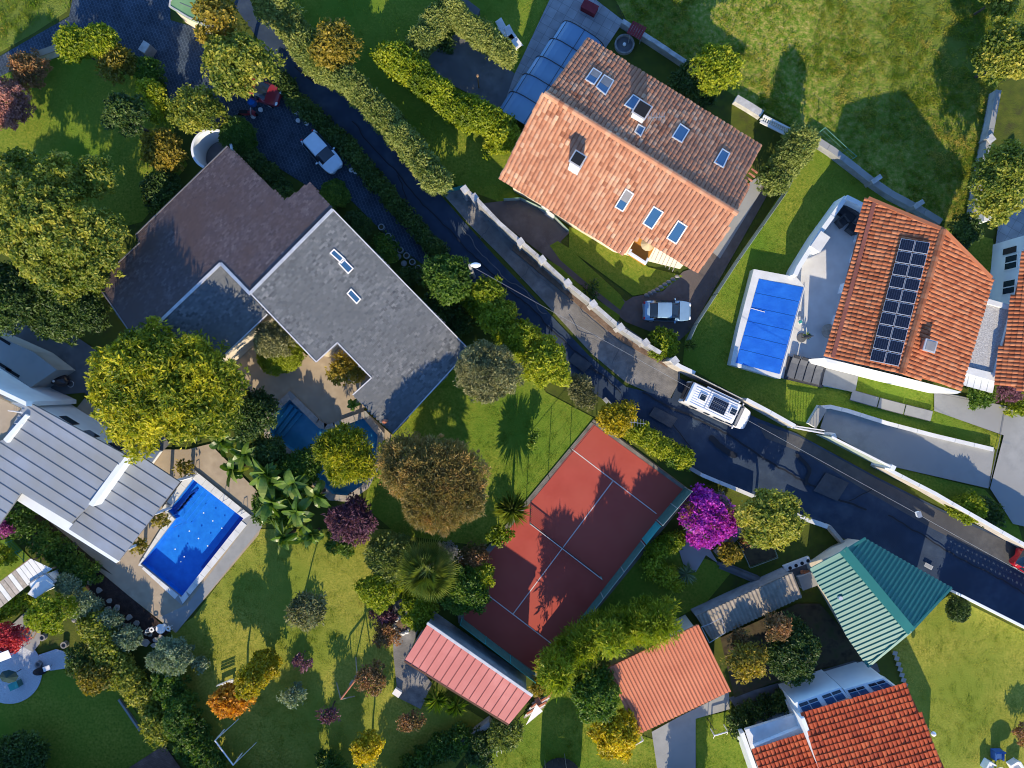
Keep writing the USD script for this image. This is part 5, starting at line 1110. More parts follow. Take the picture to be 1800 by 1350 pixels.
KIND = {  # leaf material, blade length, blade width, leaves per sprig, cover, spread, spikiness, up, rough
    'walnut': ('leaf_walnut', 0.38, 0.15, 6, 1.9, 0.35, 0.35, 0.7, 0.5), 'lime': ('leaf_lime', 0.24, 0.18, 3, 2.2, 0.6, 0.3, 0.5, 0.46),
    'gold': ('leaf_gold', 0.28, 0.18, 3, 2.0, 0.6, 0.4, 0.45, 0.4), 'bright': ('leaf_bright', 0.22, 0.15, 4, 2.4, 0.6, 0.35, 0.45, 0.18),
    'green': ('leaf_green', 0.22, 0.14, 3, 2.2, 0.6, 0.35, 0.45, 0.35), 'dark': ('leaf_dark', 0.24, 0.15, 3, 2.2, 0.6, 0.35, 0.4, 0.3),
    'hedge': ('leaf_hedge', 0.22, 0.12, 4, 2.4, 0.6, 0.6, 0.4, 0.22), 'olive': ('leaf_olive', 0.22, 0.09, 4, 2.6, 0.7, 0.5, 0.35, 0.32),
    'silver': ('leaf_silver', 0.22, 0.10, 4, 2.4, 0.6, 0.5, 0.4, 0.3), 'copper': ('leaf_copper', 0.30, 0.08, 3, 2.6, 0.6, 0.95, 0.3, 0.14),
    'purple': ('leaf_purple', 0.26, 0.12, 3, 1.9, 0.6, 0.5, 0.5, 0.35), 'pink': ('leaf_pink', 0.20, 0.11, 3, 2.3, 0.6, 0.4, 0.5, 0.3),
    'magenta': ('leaf_magenta', 0.24, 0.17, 4, 2.3, 0.6, 0.5, 0.45, 0.4), 'lance': ('leaf_walnut', 0.36, 0.11, 6, 2.2, 0.5, 0.5, 0.5, 0.3),
    'orange': ('leaf_orange', 0.26, 0.19, 3, 2.2, 0.6, 0.4, 0.45, 0.32), 'yellow': ('leaf_yellow', 0.22, 0.15, 3, 2.2, 0.6, 0.4, 0.45, 0.3),
    'redflower': ('leaf_redflower', 0.18, 0.13, 3, 1.8, 0.6, 0.4, 0.45, 0.4), 'plum': ('leaf_plum', 0.18, 0.13, 3, 2.2, 0.6, 0.4, 0.45, 0.3),
    'rust': ('leaf_rust', 0.22, 0.12, 3, 1.8, 0.6, 0.45, 0.4, 0.4), 'clipped': ('leaf_green', 0.14, 0.09, 3, 3.2, 0.5, 0.3, 0.5, 0.05), 'clipdark': ('leaf_dark', 0.16, 0.10, 3, 3.0, 0.5, 0.3, 0.5, 0.07),
    'bamboo': ('leaf_bright', 0.42, 0.10, 5, 1.9, 0.6, 0.7, 0.45, 0.42), 'gdome': ('leaf_bright', 0.13, 0.08, 3, 3.4, 0.4, 0.25, 0.6, 0.04), 'grey': ('leaf_grey', 0.2, 0.08, 4, 1.6, 0.7, 0.6, 0.35, 0.4)}
SEED = [100]
TUFT = {'walnut': 0.55, 'lime': 0.42, 'gold': 0.42, 'copper': 0.34, 'lance': 0.42, 'bamboo': 0.5, 'clipped': 0.2, 'clipdark': 0.22, 'gdome': 0.16, 'bright': 0.3, 'hedge': 0.28, 'olive': 0.34, 'purple': 0.32, 'magenta': 0.34, 'dark': 0.4}
def foliage(lobes, kind, cover=1.0, size=1.0, tint=(0.0, 1.0), low=-0.35, shell=0.45, big=None):
    SEED[0] += 1; r = rng(SEED[0])
    m, L, Wd, k, cov, spread, spk, up, rough = KIND[kind]; L *= size; Wd *= size
    lo = np.asarray(lobes, float)
    area = 2.6 * math.pi * ((lo[:, 3] * lo[:, 4] + lo[:, 3] * lo[:, 5] + lo[:, 4] * lo[:, 5]) / 3).sum()
    # tufts: leaf sprays gathered round twig ends, so that gaps and light and dark clumps appear
    cr = TUFT.get(kind, 0.34) * size ** 0.5
    nl = int(cov * cover * area / (L * Wd * 0.5)); nl = max(60, min(nl, 52000))
    nc = max(12, int(1.25 * area / (cr * cr * 2.6)))
    p, o, lk = crown_points(lo, nc, r, shell, low, rough, SEED[0])
    nc = len(p); m_ = max(4, nl // nc)
    base_t = np.clip(r.normal(0.5, 0.14, len(lo))[lk] + 0.5 * (meshkit.fbm(p * 0.9, 3, SEED[0]) - 0.5) + r.normal(0, 0.13, nc), 0, 1)
    sc = np.exp(r.normal(0, 0.28, nc)) * cr
    P_ = np.repeat(p, m_, 0); O_ = np.repeat(o, m_, 0); S_ = np.repeat(sc, m_)[:, None]
    dd = unit(r.normal(size=P_.shape) + O_ * 0.7); rr_ = r.random((len(P_), 1)) ** 0.5
    Q = P_ + dd * S_ * rr_ * np.array([1, 1, 0.75]); OO = unit(O_ * 0.45 + dd * 0.8)
    g_ = Q[:, 2] > 0.03
    Q, OO = Q[g_], OO[g_]
    V = leaves(Q, OO, r, L, Wd, spread, 0.1, up, spk)
    t = np.clip(np.repeat(base_t, m_)[g_] + r.normal(0, 0.13, len(Q)), 0, 1); t = tint[0] + (tint[1] - tint[0]) * t
    v, f = blades(V)
    return v, f, np.repeat(t, 4), m
def tree(name, label, cat_, px, py, R, height, kind, base=None, lob=9, flat=0.55, spread=0.62, size=1.0, cover=1.0, tint=(0, 1), group=None, tr=None, low=-0.35, elong=None, seed=None, deep=False, lsz=(0.34, 0.56), crown2=None):
    """tree or bush: (px, py) the crown's middle in the photograph, R its radius in photograph pixels, height in metres"""
    SEED[0] += 1; r = rng(SEED[0] if seed is None else seed)
    zc = height * 0.68; k = S * (H - zc) / H; Rm = R * k
    c = W(px, py, zc)
    ang, ratio = elong or (0.0, 1.0)
    ca, sa = math.cos(ang), math.sin(ang)
    lobes = []
    hz = max(0.3, height - zc)
    for i in range(lob):
        a = i * 2.39996 + r.random() * 0.9; d = spread * math.sqrt((i + 0.3) / lob) * r.uniform(0.82, 1.16)
        s_ = r.uniform(*lsz) * (1.05 - 0.25 * d) * math.exp(r.normal(0, 0.16 if spread > 0.55 else 0.05))
        x, y = d * math.cos(a), d * math.sin(a) * ratio
        x, y = x * ca - y * sa, x * sa + y * ca
        rad = s_ * Rm
        top = height - 0.1 * hz - hz * 0.9 * d ** 1.6 * r.uniform(0.7, 1.1)
        rz = min(rad * r.uniform(0.7, 1.0), top * 0.48, max(0.25, height * 0.42))
        lobes.append((c[0] + x * Rm, c[1] + y * Rm, max(top - rz, rz * 0.75), rad, rad, rz))
    if deep: lobes += [(a_, b_, max(c_ * 0.5, f_ * 0.5), d_ * 0.92, e_ * 0.92, max(f_, c_ * 0.35)) for a_, b_, c_, d_, e_, f_ in lobes]
    lo = np.array(lobes)
    b = np.array(W(*base, 0)) if base is not None else np.array([c[0], c[1], 0.0])
    t = thing(name, label, cat_, b, group)
    top = np.array([c[0], c[1], max(0.3, lo[:, 2].min())]); rr = tr or max(0.04, 0.022 * height + 0.012 * Rm)
    obj('trunk', trunk_mesh(b, top, rr, [l[:3] for l in lo[: min(8, lob)]], r), 'bark', t)
    if crown2 is None:
        v, f, ti, m = foliage(lo, kind, cover, size, tint, low); obj('crown', (v, f), m, t, tint=ti)
    else:
        for sub, kd in crown2:
            v, f, ti, m = foliage(lo[list(sub)], kd, cover, size, tint, low); obj('crown', (v, f), m, t, tint=ti)
    return t
def hedge(label, pts, width, height, kind, name='hedge', jag=0.12, size=1.0, cover=1.0, tint=(0, 1), cat_='hedge', group=None, taper=True, zc=None, dome=0.5):
    """hedge along photograph points of its middle line; width in photograph pixels"""
    SEED[0] += 1; r = rng(SEED[0])
    q = LineString([W(x, y, height * 0.7)[:2] for x, y in pts]); w = width * S * (H - height * 0.7) / H
    n = max(2, int(q.length / (w * 0.42))); lo = []
    for i in range(n + 1):
        p = q.interpolate(i / n, True); hh = height * (1 + r.normal(0, jag)); ww = w / 2 * (1 + r.normal(0, jag * 0.7))
        lo.append((p.x + r.normal(0, w * .04), p.y + r.normal(0, w * .04), hh * 0.5, ww, ww, hh * 0.52))
        if height > w: lo.append((p.x + r.normal(0, w * .06), p.y + r.normal(0, w * .06), hh - ww * 0.75, ww * 0.95, ww * 0.95, ww * 0.8))
    p0 = q.interpolate(0.5, True)
    t = thing(name, label, cat_, (p0.x, p0.y, 0), group)
    ms = [rod((l[0], l[1], 0), (l[0] + r.normal(0, .1), l[1] + r.normal(0, .1), height * 0.6), 0.04, 0.02, 5) for l in lo[::2]]
    obj('stems', cat(*ms), 'bark', t)
    v, f, ti, m = foliage(lo, kind, cover, size, tint, -0.2); obj('foliage', (v, f), m, t, tint=ti)
    return t
def frond_fan(c, d, L, r, nb=18, ang=1.5, w=0.05):
    """a fan palm frond: blades spreading from the end of a stalk"""
    d = unit(d); s = unit(np.cross(d, [0, 0, 1.0]) + 1e-6); u = np.cross(s, d)
    V = []
    for a in np.linspace(-ang, ang, nb):
        q = d * math.cos(a) + s * math.sin(a); l = L * (1 - 0.22 * abs(a) / ang) * r.uniform(0.9, 1.08); q = unit(q + np.array([0, 0, -0.12]))
        ww = unit(np.cross(q, u)) * w; tip = c + q * l + np.array([0, 0, -0.22 * l * r.uniform(0.5, 1.3)])
        V.append([c, c + q * l * .5 + ww + u * .02, tip, c + q * l * .5 - ww + u * .02])
    return V
def fan_palm(label, px, py, R, height, n=34, name='palm_tree'):
    SEED[0] += 1; r = rng(SEED[0]); top = W(px, py, height); Rm = R * S * (H - height) / H
    t = thing(name, label, 'palm', (top[0], top[1], 0))
    obj('trunk', cat(rod((top[0], top[1], 0), top - [0, 0, .2], 0.28, 0.2, 10)), 'bark', t)
    for i in range(n):
        a = i * 2.39996; e = 1.25 - 1.55 * (i / n) + r.normal(0, 0.1); d = np.array([math.cos(a) * math.cos(e), math.sin(a) * math.cos(e), math.sin(e)])
        st = top + d * Rm * 0.42; tipd = unit(d + np.array([0, 0, -0.25 - 0.3 * i / n]))
        V = np.array(frond_fan(st, tipd, Rm * 0.62 * r.uniform(0.85, 1.1), r, 20, 1.25, 0.045))
        v, f = blades(V)
        w = unit(np.cross(d, [0, 0, 1.0])) * 0.02
        o = len(v); v = np.vstack([v, [top + w, top - w, st - w, st + w]]); f = np.vstack([f, [[o, o + 1, o + 2, o + 3]]])
        obj('frond', (v, f), 'leaf_palm', t, tint=float(np.clip(0.35 + 0.5 * i / n + r.normal(0, .15), 0, 1)))
    return t
def rosette(label, px, py, R, height, n, name, m, wid=0.05, e0=1.3, e1=-0.1, tint=(0.2, 0.8), L0=1.0, cat_='plant', stem=True, seed=None):
    """sword leaves from one head"""
    SEED[0] += 1; r = rng(SEED[0]); top = W(px, py, height); Rm = R * S * (H - height) / H
    t = thing(name, label, cat_, (top[0], top[1], 0))
    if stem: obj('stem', rod((top[0], top[1], 0), top, 0.12, 0.09, 7), 'bark', t)
    V = []
    for i in range(n):
        a = r.random() * 6.283; e = r.uniform(e1, e0); l = Rm * r.uniform(0.75, 1.1) / max(0.45, math.cos(e * 0.8)) * L0; l = min(l, Rm * 1.35)
        d = np.array([math.cos(a) * math.cos(e), math.sin(a) * math.cos(e), math.sin(e)]); s = unit(np.cross(d, [0, 0, 1.0])) * wid
        mid = top + d * l * .55; tip = top + d * l + np.array([0, 0, -0.25 * l])
        V.append([top, mid + s, tip, mid - s])
    v, f = blades(np.array(V)); obj('leaf_head', (v, f), m, t, tint=np.repeat(np.clip(r.normal((tint[0] + tint[1]) / 2, 0.2, n), 0, 1), 4))
    return t
def banana(label, px, py, height, n, L, name='banana_plant', wid=0.72, m='leaf_banana', lean=0.0):
    """big paddle leaves that arch from a short stem; every leaf a part"""
    SEED[0] += 1; r = rng(SEED[0]); top = W(px, py, height)
    t = thing(name, label, 'banana plant' if name == 'banana_plant' else 'plant', (top[0], top[1], 0))
    obj('stem', rod((top[0], top[1], 0), top, 0.16, 0.09, 8), 'bark', t)
    for i in range(n):
        a = i * 2.39996 + r.normal(0, .3); e = r.uniform(0.1, 1.25); l = L * r.uniform(0.55, 1.2); w = wid * r.uniform(0.75, 1.15)
        K = 8; V = []
        s = np.array([-math.sin(a), math.cos(a), 0]); tw = r.normal(0, 0.7)
        p = top.copy(); 
        for j in range(K + 1):
            q = j / K; ee = e - 1.7 * q * r.uniform(0.9, 1.1)
            d = np.array([math.cos(a) * math.cos(ee), math.sin(a) * math.cos(ee), math.sin(ee)])
            ww = w * 0.5 * (0.06 if j == 0 else math.sin(math.pi * min(1, 0.12 + q * 0.9)) ** 0.7 * r.uniform(0.86, 1.05))
            nrm = np.cross(d, s); side = s * math.cos(tw) + nrm * math.sin(tw)
            V += [p - side * ww - nrm * -ww * .35, p, p + side * ww - nrm * -ww * .35]
            p = p + d * l / K
        V = np.array(V); F = []
        for j in range(K):
            o = j * 3
            F += [[o, o + 3, o + 4, o + 1], [o + 1, o + 4, o + 5, o + 2]]
        obj('leaf', (V, np.array(F)), m, t, tint=float(np.clip(r.normal(0.5, 0.25), 0, 1)))
    return t

# ------------------------------------------------------------------ big trees
tree('walnut_tree', 'broad yellow green tree with star shaped leaf tufts beside the metal roofed house', 'tree', 287, 684, 127, 10.0, 'walnut', base=(315, 700), lob=22, lsz=(0.24, 0.38), spread=0.78)
tree('lime_tree', 'large pale green tree with many lobes left of the brown slate roof', 'tree', 108, 395, 122, 9.5, 'lime', base=(190, 430), lob=26, lsz=(0.2, 0.34), spread=0.85)
tree('lime_tree', 'second pale green tree at the left edge above the large lobed one', 'tree', 28, 330, 60, 7.5, 'lime', lob=12, spread=0.8)
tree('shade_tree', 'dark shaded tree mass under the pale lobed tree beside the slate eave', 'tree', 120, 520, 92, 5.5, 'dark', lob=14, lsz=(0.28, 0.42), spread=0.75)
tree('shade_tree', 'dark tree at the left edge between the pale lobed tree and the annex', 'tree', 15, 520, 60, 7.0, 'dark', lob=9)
tree('shade_tree', 'small lit green tree touching the lower left corner of the brown slate roof', 'tree', 140, 500, 40, 6.0, 'lime', lob=9)
tree('drive_tree', 'round green tree over the red car on the paved drive', 'tree', 424, 122, 62, 8.0, 'lime', base=(430, 140), lob=16, lsz=(0.26, 0.42), spread=0.75, tint=(0.1, 1))
tree('drive_tree', 'golden leaved tree beside the green roofed shed', 'tree', 388, 42, 50, 7.5, 'gold', base=(400, 70), lob=12, lsz=(0.26, 0.4), spread=0.75)
tree('court_tree', 'big round copper green tree between the garden pool and the tennis court', 'tree', 770, 848, 100, 8.0, 'copper', base=(775, 830), lob=16, lsz=(0.36, 0.5), spread=0.58)
tree('pool_shrub', 'yellow green lance leaved tree leaning over the shaded garden pool', 'tree', 613, 800, 52, 6.0, 'lance', lob=12, spread=0.65)
tree('plum_shrub', 'dark purple round shrub beside the garden pool end', 'shrub', 621, 914, 42, 4.0, 'purple', lob=10)
tree('road_tree', 'golden tree beside the road hedge in the middle of the photo', 'tree', 958, 640, 46, 5.0, 'bright', lob=12, tint=(0.35, 1.0))
hedge('loose green hedge joining the trees along the road bank', [(806, 500), (845, 535), (880, 572), (915, 605), (950, 635)], 36, 2.6, 'bright', tint=(0, .75), jag=.2)
tree('olive_tree', 'grey green olive tree beside the right corner of the slate roof', 'tree', 862, 655, 50, 7.0, 'olive', lob=13, spread=0.7)
tree('road_tree', 'dark green tree with sunlit top beside the street lamp', 'tree', 792, 490, 42, 5.5, 'green', lob=10, tint=(0, 0.8))
tree('road_tree', 'bushy bright green tree between street lamp and slate roof', 'tree', 858, 515, 27, 4.6, 'bright', lob=9, tint=(0.0, 0.8))
tree('road_tree', 'bright green tree on the road bank above the slate house corner', 'tree', 874, 560, 33, 4.6, 'bright', lob=10, tint=(0, 0.8))
tree('road_tree', 'broad yellow tinted green tree joining the road bank hedge', 'tree', 912, 594, 33, 4.6, 'bright', lob=9)
tree('road_bush', 'low pale bush on the road bank below the golden tree', 'bush', 1018, 685, 30, 2.0, 'olive', lob=7, elong=(-0.7, 0.6))
tree('road_bush', 'round yellow green bush at the top corner of the tennis court', 'bush', 1085, 735, 33, 3.4, 'yellow', lob=10, tint=(0, 0.8), spread=0.5, lsz=(0.42, 0.55))
hedge('low yellow green hedge running down the road edge from the round bush', [(1112, 752), (1140, 772), (1168, 790), (1200, 805)], 28, 1.7, 'bright', tint=(0.2, 1))
tree('road_bush', 'small round green bush ending the low roadside hedge', 'bush', 1193, 806, 17, 1.6, 'green', lob=6)
tree('meadow_tree', 'bright feathery light green tree leaning over the field wall', 'tree', 1262, 128, 48, 6.0, 'bright', lob=12, tint=(0.2, 1.0), spread=0.72, lsz=(0.22, 0.36), base=(1240, 160))
tree('meadow_tree', 'dark tree in the shade beside the terracotta house eave', 'tree', 1225, 150, 42, 4.0, 'dark', lob=10)
hedge('bushy green hedge across the garden beside the pale mesh fence', [(1405, 252), (1388, 280), (1366, 312)], 46, 3.4, 'hedge')
tree('corner_tree', 'yellow green tree by the right edge above the grey field wall', 'tree', 1768, 100, 52, 5.5, 'lime', lob=13)
tree('corner_tree', 'leafy tree at the right edge below the grey field wall', 'tree', 1762, 320, 58, 7.5, 'lime', lob=14, tint=(0.0, 0.85), base=(1745, 330))
tree('corner_tree', 'dark olive tree behind the villa gable near the meter cabinet', 'tree', 1690, 408, 32, 3.5, 'dark', lob=9)
tree('corner_tree', 'treetop cut by the top edge at the right end of the field', 'tree', 1750, -5, 40, 4.0, 'lime', lob=8)
tree('yard_tree', 'round yellow green tree at the lower road wall beside the magenta shrub', 'tree', 1352, 910, 56, 5.0, 'lime', lob=14, tint=(0.3, 1.0), spread=0.62)
tree('flower_shrub', 'brilliant magenta flowering shrub by the tennis court corner', 'shrub', 1246, 908, 50, 3.2, 'magenta', lob=13, base=(1250, 905), spread=0.66, crown2=((range(0, 13), 'magenta'), ((2, 5, 9), 'rust'), ((4, 8), 'grey')))
tree('orchard_tree', 'sparse tan green tree beside the lower right eave of the orange garage', 'tree', 1308, 1158, 34, 4.5, 'gold', lob=9, cover=0.8)
tree('orchard_tree', 'large dark feathery tree in the shaded yard below the lean-to', 'tree', 1392, 1142, 52, 4.0, 'dark', lob=12)
tree('orchard_tree', 'rusty brown tree top in the shaded yard beside the lean-to', 'tree', 1362, 1100, 24, 4.5, 'rust', lob=7)
tree('orchard_tree', 'small tan tree touching the lean-to end near the garage', 'tree', 1296, 1118, 16, 3.0, 'rust', lob=6)
tree('garage_tree', 'leafy dark green tree with yellow edges left of the orange garage', 'tree', 1046, 1224, 47, 5.5, 'green', lob=14, tint=(0.1, 1.0), elong=(1.3, 0.85))
tree('garage_tree', 'yellow leaved tree below the left corner of the orange garage', 'tree', 1078, 1288, 40, 5.0, 'yellow', lob=10, tint=(0.0, 0.85))
tree('lawn_globe', 'dark round clipped bush on the lower right lawn by the road wall', 'bush', 1686, 1070, 19, 1.9, 'clipdark', lob=5, spread=0.3, lsz=(0.7, 0.85))
tree('wall_plant', 'leafy plant hanging over the white wall below the villa drive', 'plant', 1704, 893, 30, 1.9, 'bright', lob=9, elong=(-0.6, 0.6), tint=(0.2, 0.9))
tree('wall_plant', 'dark weeds behind the white wall near the concrete drive', 'plant', 1735, 900, 30, 1.0, 'dark', lob=8, elong=(-0.6, 0.5))
tree('drive_bush', 'green bush with red tinted shoots below the gravel roof annex', 'bush', 1722, 695, 24, 1.8, 'green', lob=7)
tree('drive_bush', 'dark reddish bush beside the white gravel roof canopy', 'bush', 1768, 690, 20, 2.0, 'purple', lob=6, tint=(.2, 1))
tree('drive_bush', 'yellow green bush at the right edge below the neighbour house', 'bush', 1792, 715, 22, 1.2, 'bright', lob=6)
tree('wall_bush', 'green bush on the inner side of the white pillared road wall', 'bush', 1168, 606, 28, 2.2, 'bright', lob=8, elong=(-0.6, 0.6), tint=(0, .7))
rosette('small spiky palm beside the pale mesh fence foot', 1213, 607, 14, 1.2, 50, 'spiky_palm', 'leaf_palm', 0.05, 1.2, -0.1)
tree('wall_bush', 'climbing dark plant on the road wall near the first pillars', 'bush', 1040, 510, 14, 1.2, 'dark', lob=5)
# ------------------------------------------------------------------ upper left garden
tree('clipped_bush', 'bright yellow green dome, left one of the touching pair by the drive', 'bush', 135, 80, 32, 3.6, 'bright', lob=8, spread=0.35, lsz=(0.55, 0.7))
tree('clipped_bush', 'bright yellow green dome, right one of the touching pair by the drive', 'bush', 180, 76, 30, 3.6, 'bright', lob=8, spread=0.35, lsz=(0.55, 0.7))
tree('clipped_bush', 'olive gold round bush below the pair of bright domes', 'bush', 209, 113, 32, 3.0, 'gold', lob=8, spread=0.35, lsz=(0.55, 0.7), tint=(0.0, 0.75))
tree('conifer', 'dark spiky conifer in the middle of the upper left garden', 'tree', 228, 208, 46, 7.0, 'clipdark', lob=14, spread=0.7, lsz=(0.2, 0.34), size=1.6)
tree('garden_bush', 'round green bush with yellow side next to the dark conifer', 'bush', 266, 162, 27, 2.8, 'bright', lob=7, spread=0.45)
tree('garden_bush', 'shaded green bush by the paved drive above the conifer', 'bush', 264, 128, 28, 2.2, 'green', lob=8)
tree('garden_bush', 'tan gold shrub below the dark conifer', 'shrub', 284, 262, 34, 3.0, 'gold', lob=9, tint=(0, .8))
tree('garden_bush', 'small yellow green shrub right of the dark conifer', 'shrub', 278, 195, 20, 2.2, 'bright', lob=6)
tree('garden_tree', 'olive green tree between paved drive and curved white porch', 'tree', 350, 198, 42, 4.0, 'lime', lob=12, tint=(0.05, 0.8))
tree('pink_shrub', 'copper pink shrub at the left edge of the shady lawn', 'shrub', 15, 185, 44, 3.5, 'pink', lob=10, elong=(1.2, 0.8))
tree('pink_shrub', 'rust tinged shrub beside the tan wall at the left', 'shrub', 48, 122, 34, 2.5, 'rust', lob=8, elong=(0.1, 0.7))
tree('porch_bush', 'grey green clipped dome beside the curved white porch', 'bush', 416, 238, 33, 3.0, 'clipped', lob=6, spread=0.3, lsz=(0.65, 0.8), tint=(0, 0.6))
hedge('dark clipped hedge along the slate roof edge facing the white car', [(445, 280), (470, 305), (500, 345)], 34, 1.8, 'clipdark', size=1.2)
tree('court_bush', 'round green bush in the courtyard beside the slate roof notch', 'bush', 588, 341, 24, 1.6, 'clipped', lob=5, spread=0.3, lsz=(0.65, 0.8))
tree('court_bush', 'dark bush below the round courtyard bush at the slate eave', 'bush', 632, 395, 26, 1.6, 'clipdark', lob=7, elong=(-0.9, 0.6))
tree('eave_bush', 'green bush at the slate eave beside the round stepping stones', 'bush', 678, 440, 24, 1.5, 'green', lob=7, elong=(-0.8, 0.55))
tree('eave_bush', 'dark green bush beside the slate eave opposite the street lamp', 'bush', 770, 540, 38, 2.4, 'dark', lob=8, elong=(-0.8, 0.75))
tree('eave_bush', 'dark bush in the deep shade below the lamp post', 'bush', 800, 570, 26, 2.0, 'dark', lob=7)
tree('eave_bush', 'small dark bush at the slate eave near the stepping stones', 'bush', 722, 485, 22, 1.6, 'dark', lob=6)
tree('eave_bush', 'dark leafy bush left of the brown slate roof by the lawn', 'bush', 282, 338, 38, 2.5, 'dark', lob=9)
hedge('thin dark hedge between the cobbled courtyard and the road', [(490, 138), (524, 180), (565, 217), (606, 252), (628, 277), (662, 318), (706, 372), (771, 442)], 19, 1.1, 'dark', jag=0.1, tint=(0.2, 1))
tree('hedge_tree', 'brownish green tree standing out of the long roadside hedge', 'tree', 592, 84, 42, 5.5, 'gold', lob=10, tint=(0, .75))
hedge('long tall roadside hedge, upper part from the top edge to the brownish tree', [(462, -12), (490, 20), (525, 60), (560, 100), (592, 128)], 48, 3.6, 'hedge', tint=(0.15, 1))
hedge('long tall roadside hedge, lower part ending at the turquoise fence', [(600, 135), (640, 170), (680, 208), (720, 255), (755, 300), (768, 322)], 40, 3.4, 'hedge', tint=(0.1, 0.9))
hedge('thick clipped hedge wall between upper lawn and shaded patio', [(682, 96), (720, 126), (760, 158), (800, 188), (835, 205), (870, 215), (892, 240)], 46, 3.0, 'bright', tint=(0.05, 0.75), size=1.0)
hedge('hedge arm rising from the patio corner to the top of the photo', [(732, 88), (752, 62), (780, 22)], 38, 2.8, 'hedge', tint=(0.2, 1))
hedge('hedge arm along the patio towards the white sun loungers', [(788, 12), (820, 40), (850, 62), (892, 98)], 34, 2.6, 'hedge', tint=(0.2, 1))
tree('patio_bush', 'small dark bush inside the top corner of the shaded patio', 'bush', 785, 70, 16, 1.2, 'dark', lob=5)
tree('lawn_plant', 'strappy light green plant at the lawn edge below the hedge wall', 'plant', 864, 262, 15, 1.2, 'bright', lob=5)
# ------------------------------------------------------------------ courtyard and garden pool
tree('dome_bush', 'big smooth clipped green dome in the slate house courtyard', 'bush', 492, 622, 42, 2.6, 'gdome', lob=7, spread=0.32, lsz=(0.6, 0.75), tint=(0.2, 0.7), elong=(0.3, 0.85))
tree('olive_tree', 'grey leaved olive tree above the clipped courtyard dome', 'tree', 482, 598, 36, 4.5, 'olive', lob=9, tint=(0.1, 0.9))
tree('court_bush', 'tan gold bush in the recess of the grey slate roof', 'bush', 608, 650, 32, 3.0, 'gold', lob=9, tint=(0.1, 1), elong=(-0.9, 0.8))
banana('bright leafy plant under the slate eave beside the turquoise pool end', 622, 712, 1.4, 9, 0.9, 'leafy_plant', 0.5)
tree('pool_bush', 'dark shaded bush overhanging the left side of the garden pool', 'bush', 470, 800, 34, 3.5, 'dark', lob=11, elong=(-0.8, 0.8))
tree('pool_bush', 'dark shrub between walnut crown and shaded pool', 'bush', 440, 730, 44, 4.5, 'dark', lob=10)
tree('pool_bush', 'dark shrub behind the banana plants by the pool edge', 'bush', 520, 830, 40, 3.5, 'green', lob=10, tint=(0, .6))
tree('pool_bush', 'small lit green bush between the copper tree and the pool', 'bush', 680, 788, 14, 2.0, 'bright', lob=5)
for i, (x, y, h, n_, L, lab) in enumerate(((392, 775, 3.2, 10, 2.0, 'banana plant with pale broad leaves beside the walnut tree crown'), (432, 800, 3.4, 11, 2.1, 'banana plant standing by the tan terrace corner'),
        (470, 835, 4.2, 13, 2.4, 'tall banana plant at the centre of the banana grove'), (515, 850, 4.0, 12, 2.3, 'banana plant nearest to the garden pool'),
        (478, 885, 3.8, 13, 2.3, 'banana plant right of the bright pool corner'), (520, 900, 3.8, 12, 2.2, 'banana plant beside the purple shrub'),
        (500, 945, 3.2, 12, 2.0, 'banana plant at the edge of the swing lawn'), (548, 940, 2.6, 9, 1.7, 'lowest banana plant next to the swing lawn'), (555, 870, 3.4, 10, 2.0, 'banana plant touching the curved end of the pool'), (408, 825, 3.0, 9, 1.8, 'banana plant hanging over the tan terrace'))):
    banana(lab, x, y, h * 0.85, n_ + 5, L * 0.82)
tree('grove_bush', 'mixed green undergrowth between the banana plants', 'bush', 490, 880, 50, 2.6, 'green', lob=14)
tree('grove_bush', 'low green shrub below the purple shrub', 'bush', 600, 955, 26, 1.4, 'green', lob=7)
fan_palm('fan palm with grey green fronds left of the tennis court', 752, 1003, 62, 5.5)
tree('palm_bush', 'olive green bush left of the fan palm', 'bush', 690, 985, 46, 3.0, 'hedge', lob=11)
tree('palm_bush', 'yellow green bush below left of the fan palm', 'bush', 664, 1038, 36, 3.2, 'bright', lob=10, tint=(0.1, .9))
tree('palm_bush', 'green shrub between fan palm and tennis court', 'bush', 815, 1040, 44, 3.4, 'green', lob=12, tint=(0.2, 1))
tree('palm_bush', 'gold tinted shrub under the lower fronds of the fan palm', 'bush', 738, 1068, 36, 2.4, 'bright', lob=9, tint=(0, .8))
tree('palm_bush', 'grey lilac shrub behind the fan palm', 'shrub', 790, 968, 16, 3.0, 'grey', lob=6)
tree('palm_bush', 'rust and green shrub by the court edge above the green shrub', 'bush', 832, 985, 26, 2.4, 'rust', lob=7)
tree('palm_bush', 'bright green shrub at the left corner of the tennis court', 'bush', 845, 1015, 26, 2.6, 'bright', lob=7)
rosette('dense narrow leaved yucca overlapping the left court line', 900, 895, 36, 3.0, 320, 'yucca', 'leaf_palm', 0.035, 1.4, -0.4)
tree('court_bush', 'small green bush below the yucca at the court edge', 'bush', 876, 940, 22, 2.2, 'bright', lob=6, tint=(0, .7))
tree('court_bush', 'thin green bush at the left court fence', 'bush', 936, 775, 14, 2.0, 'green', lob=5)
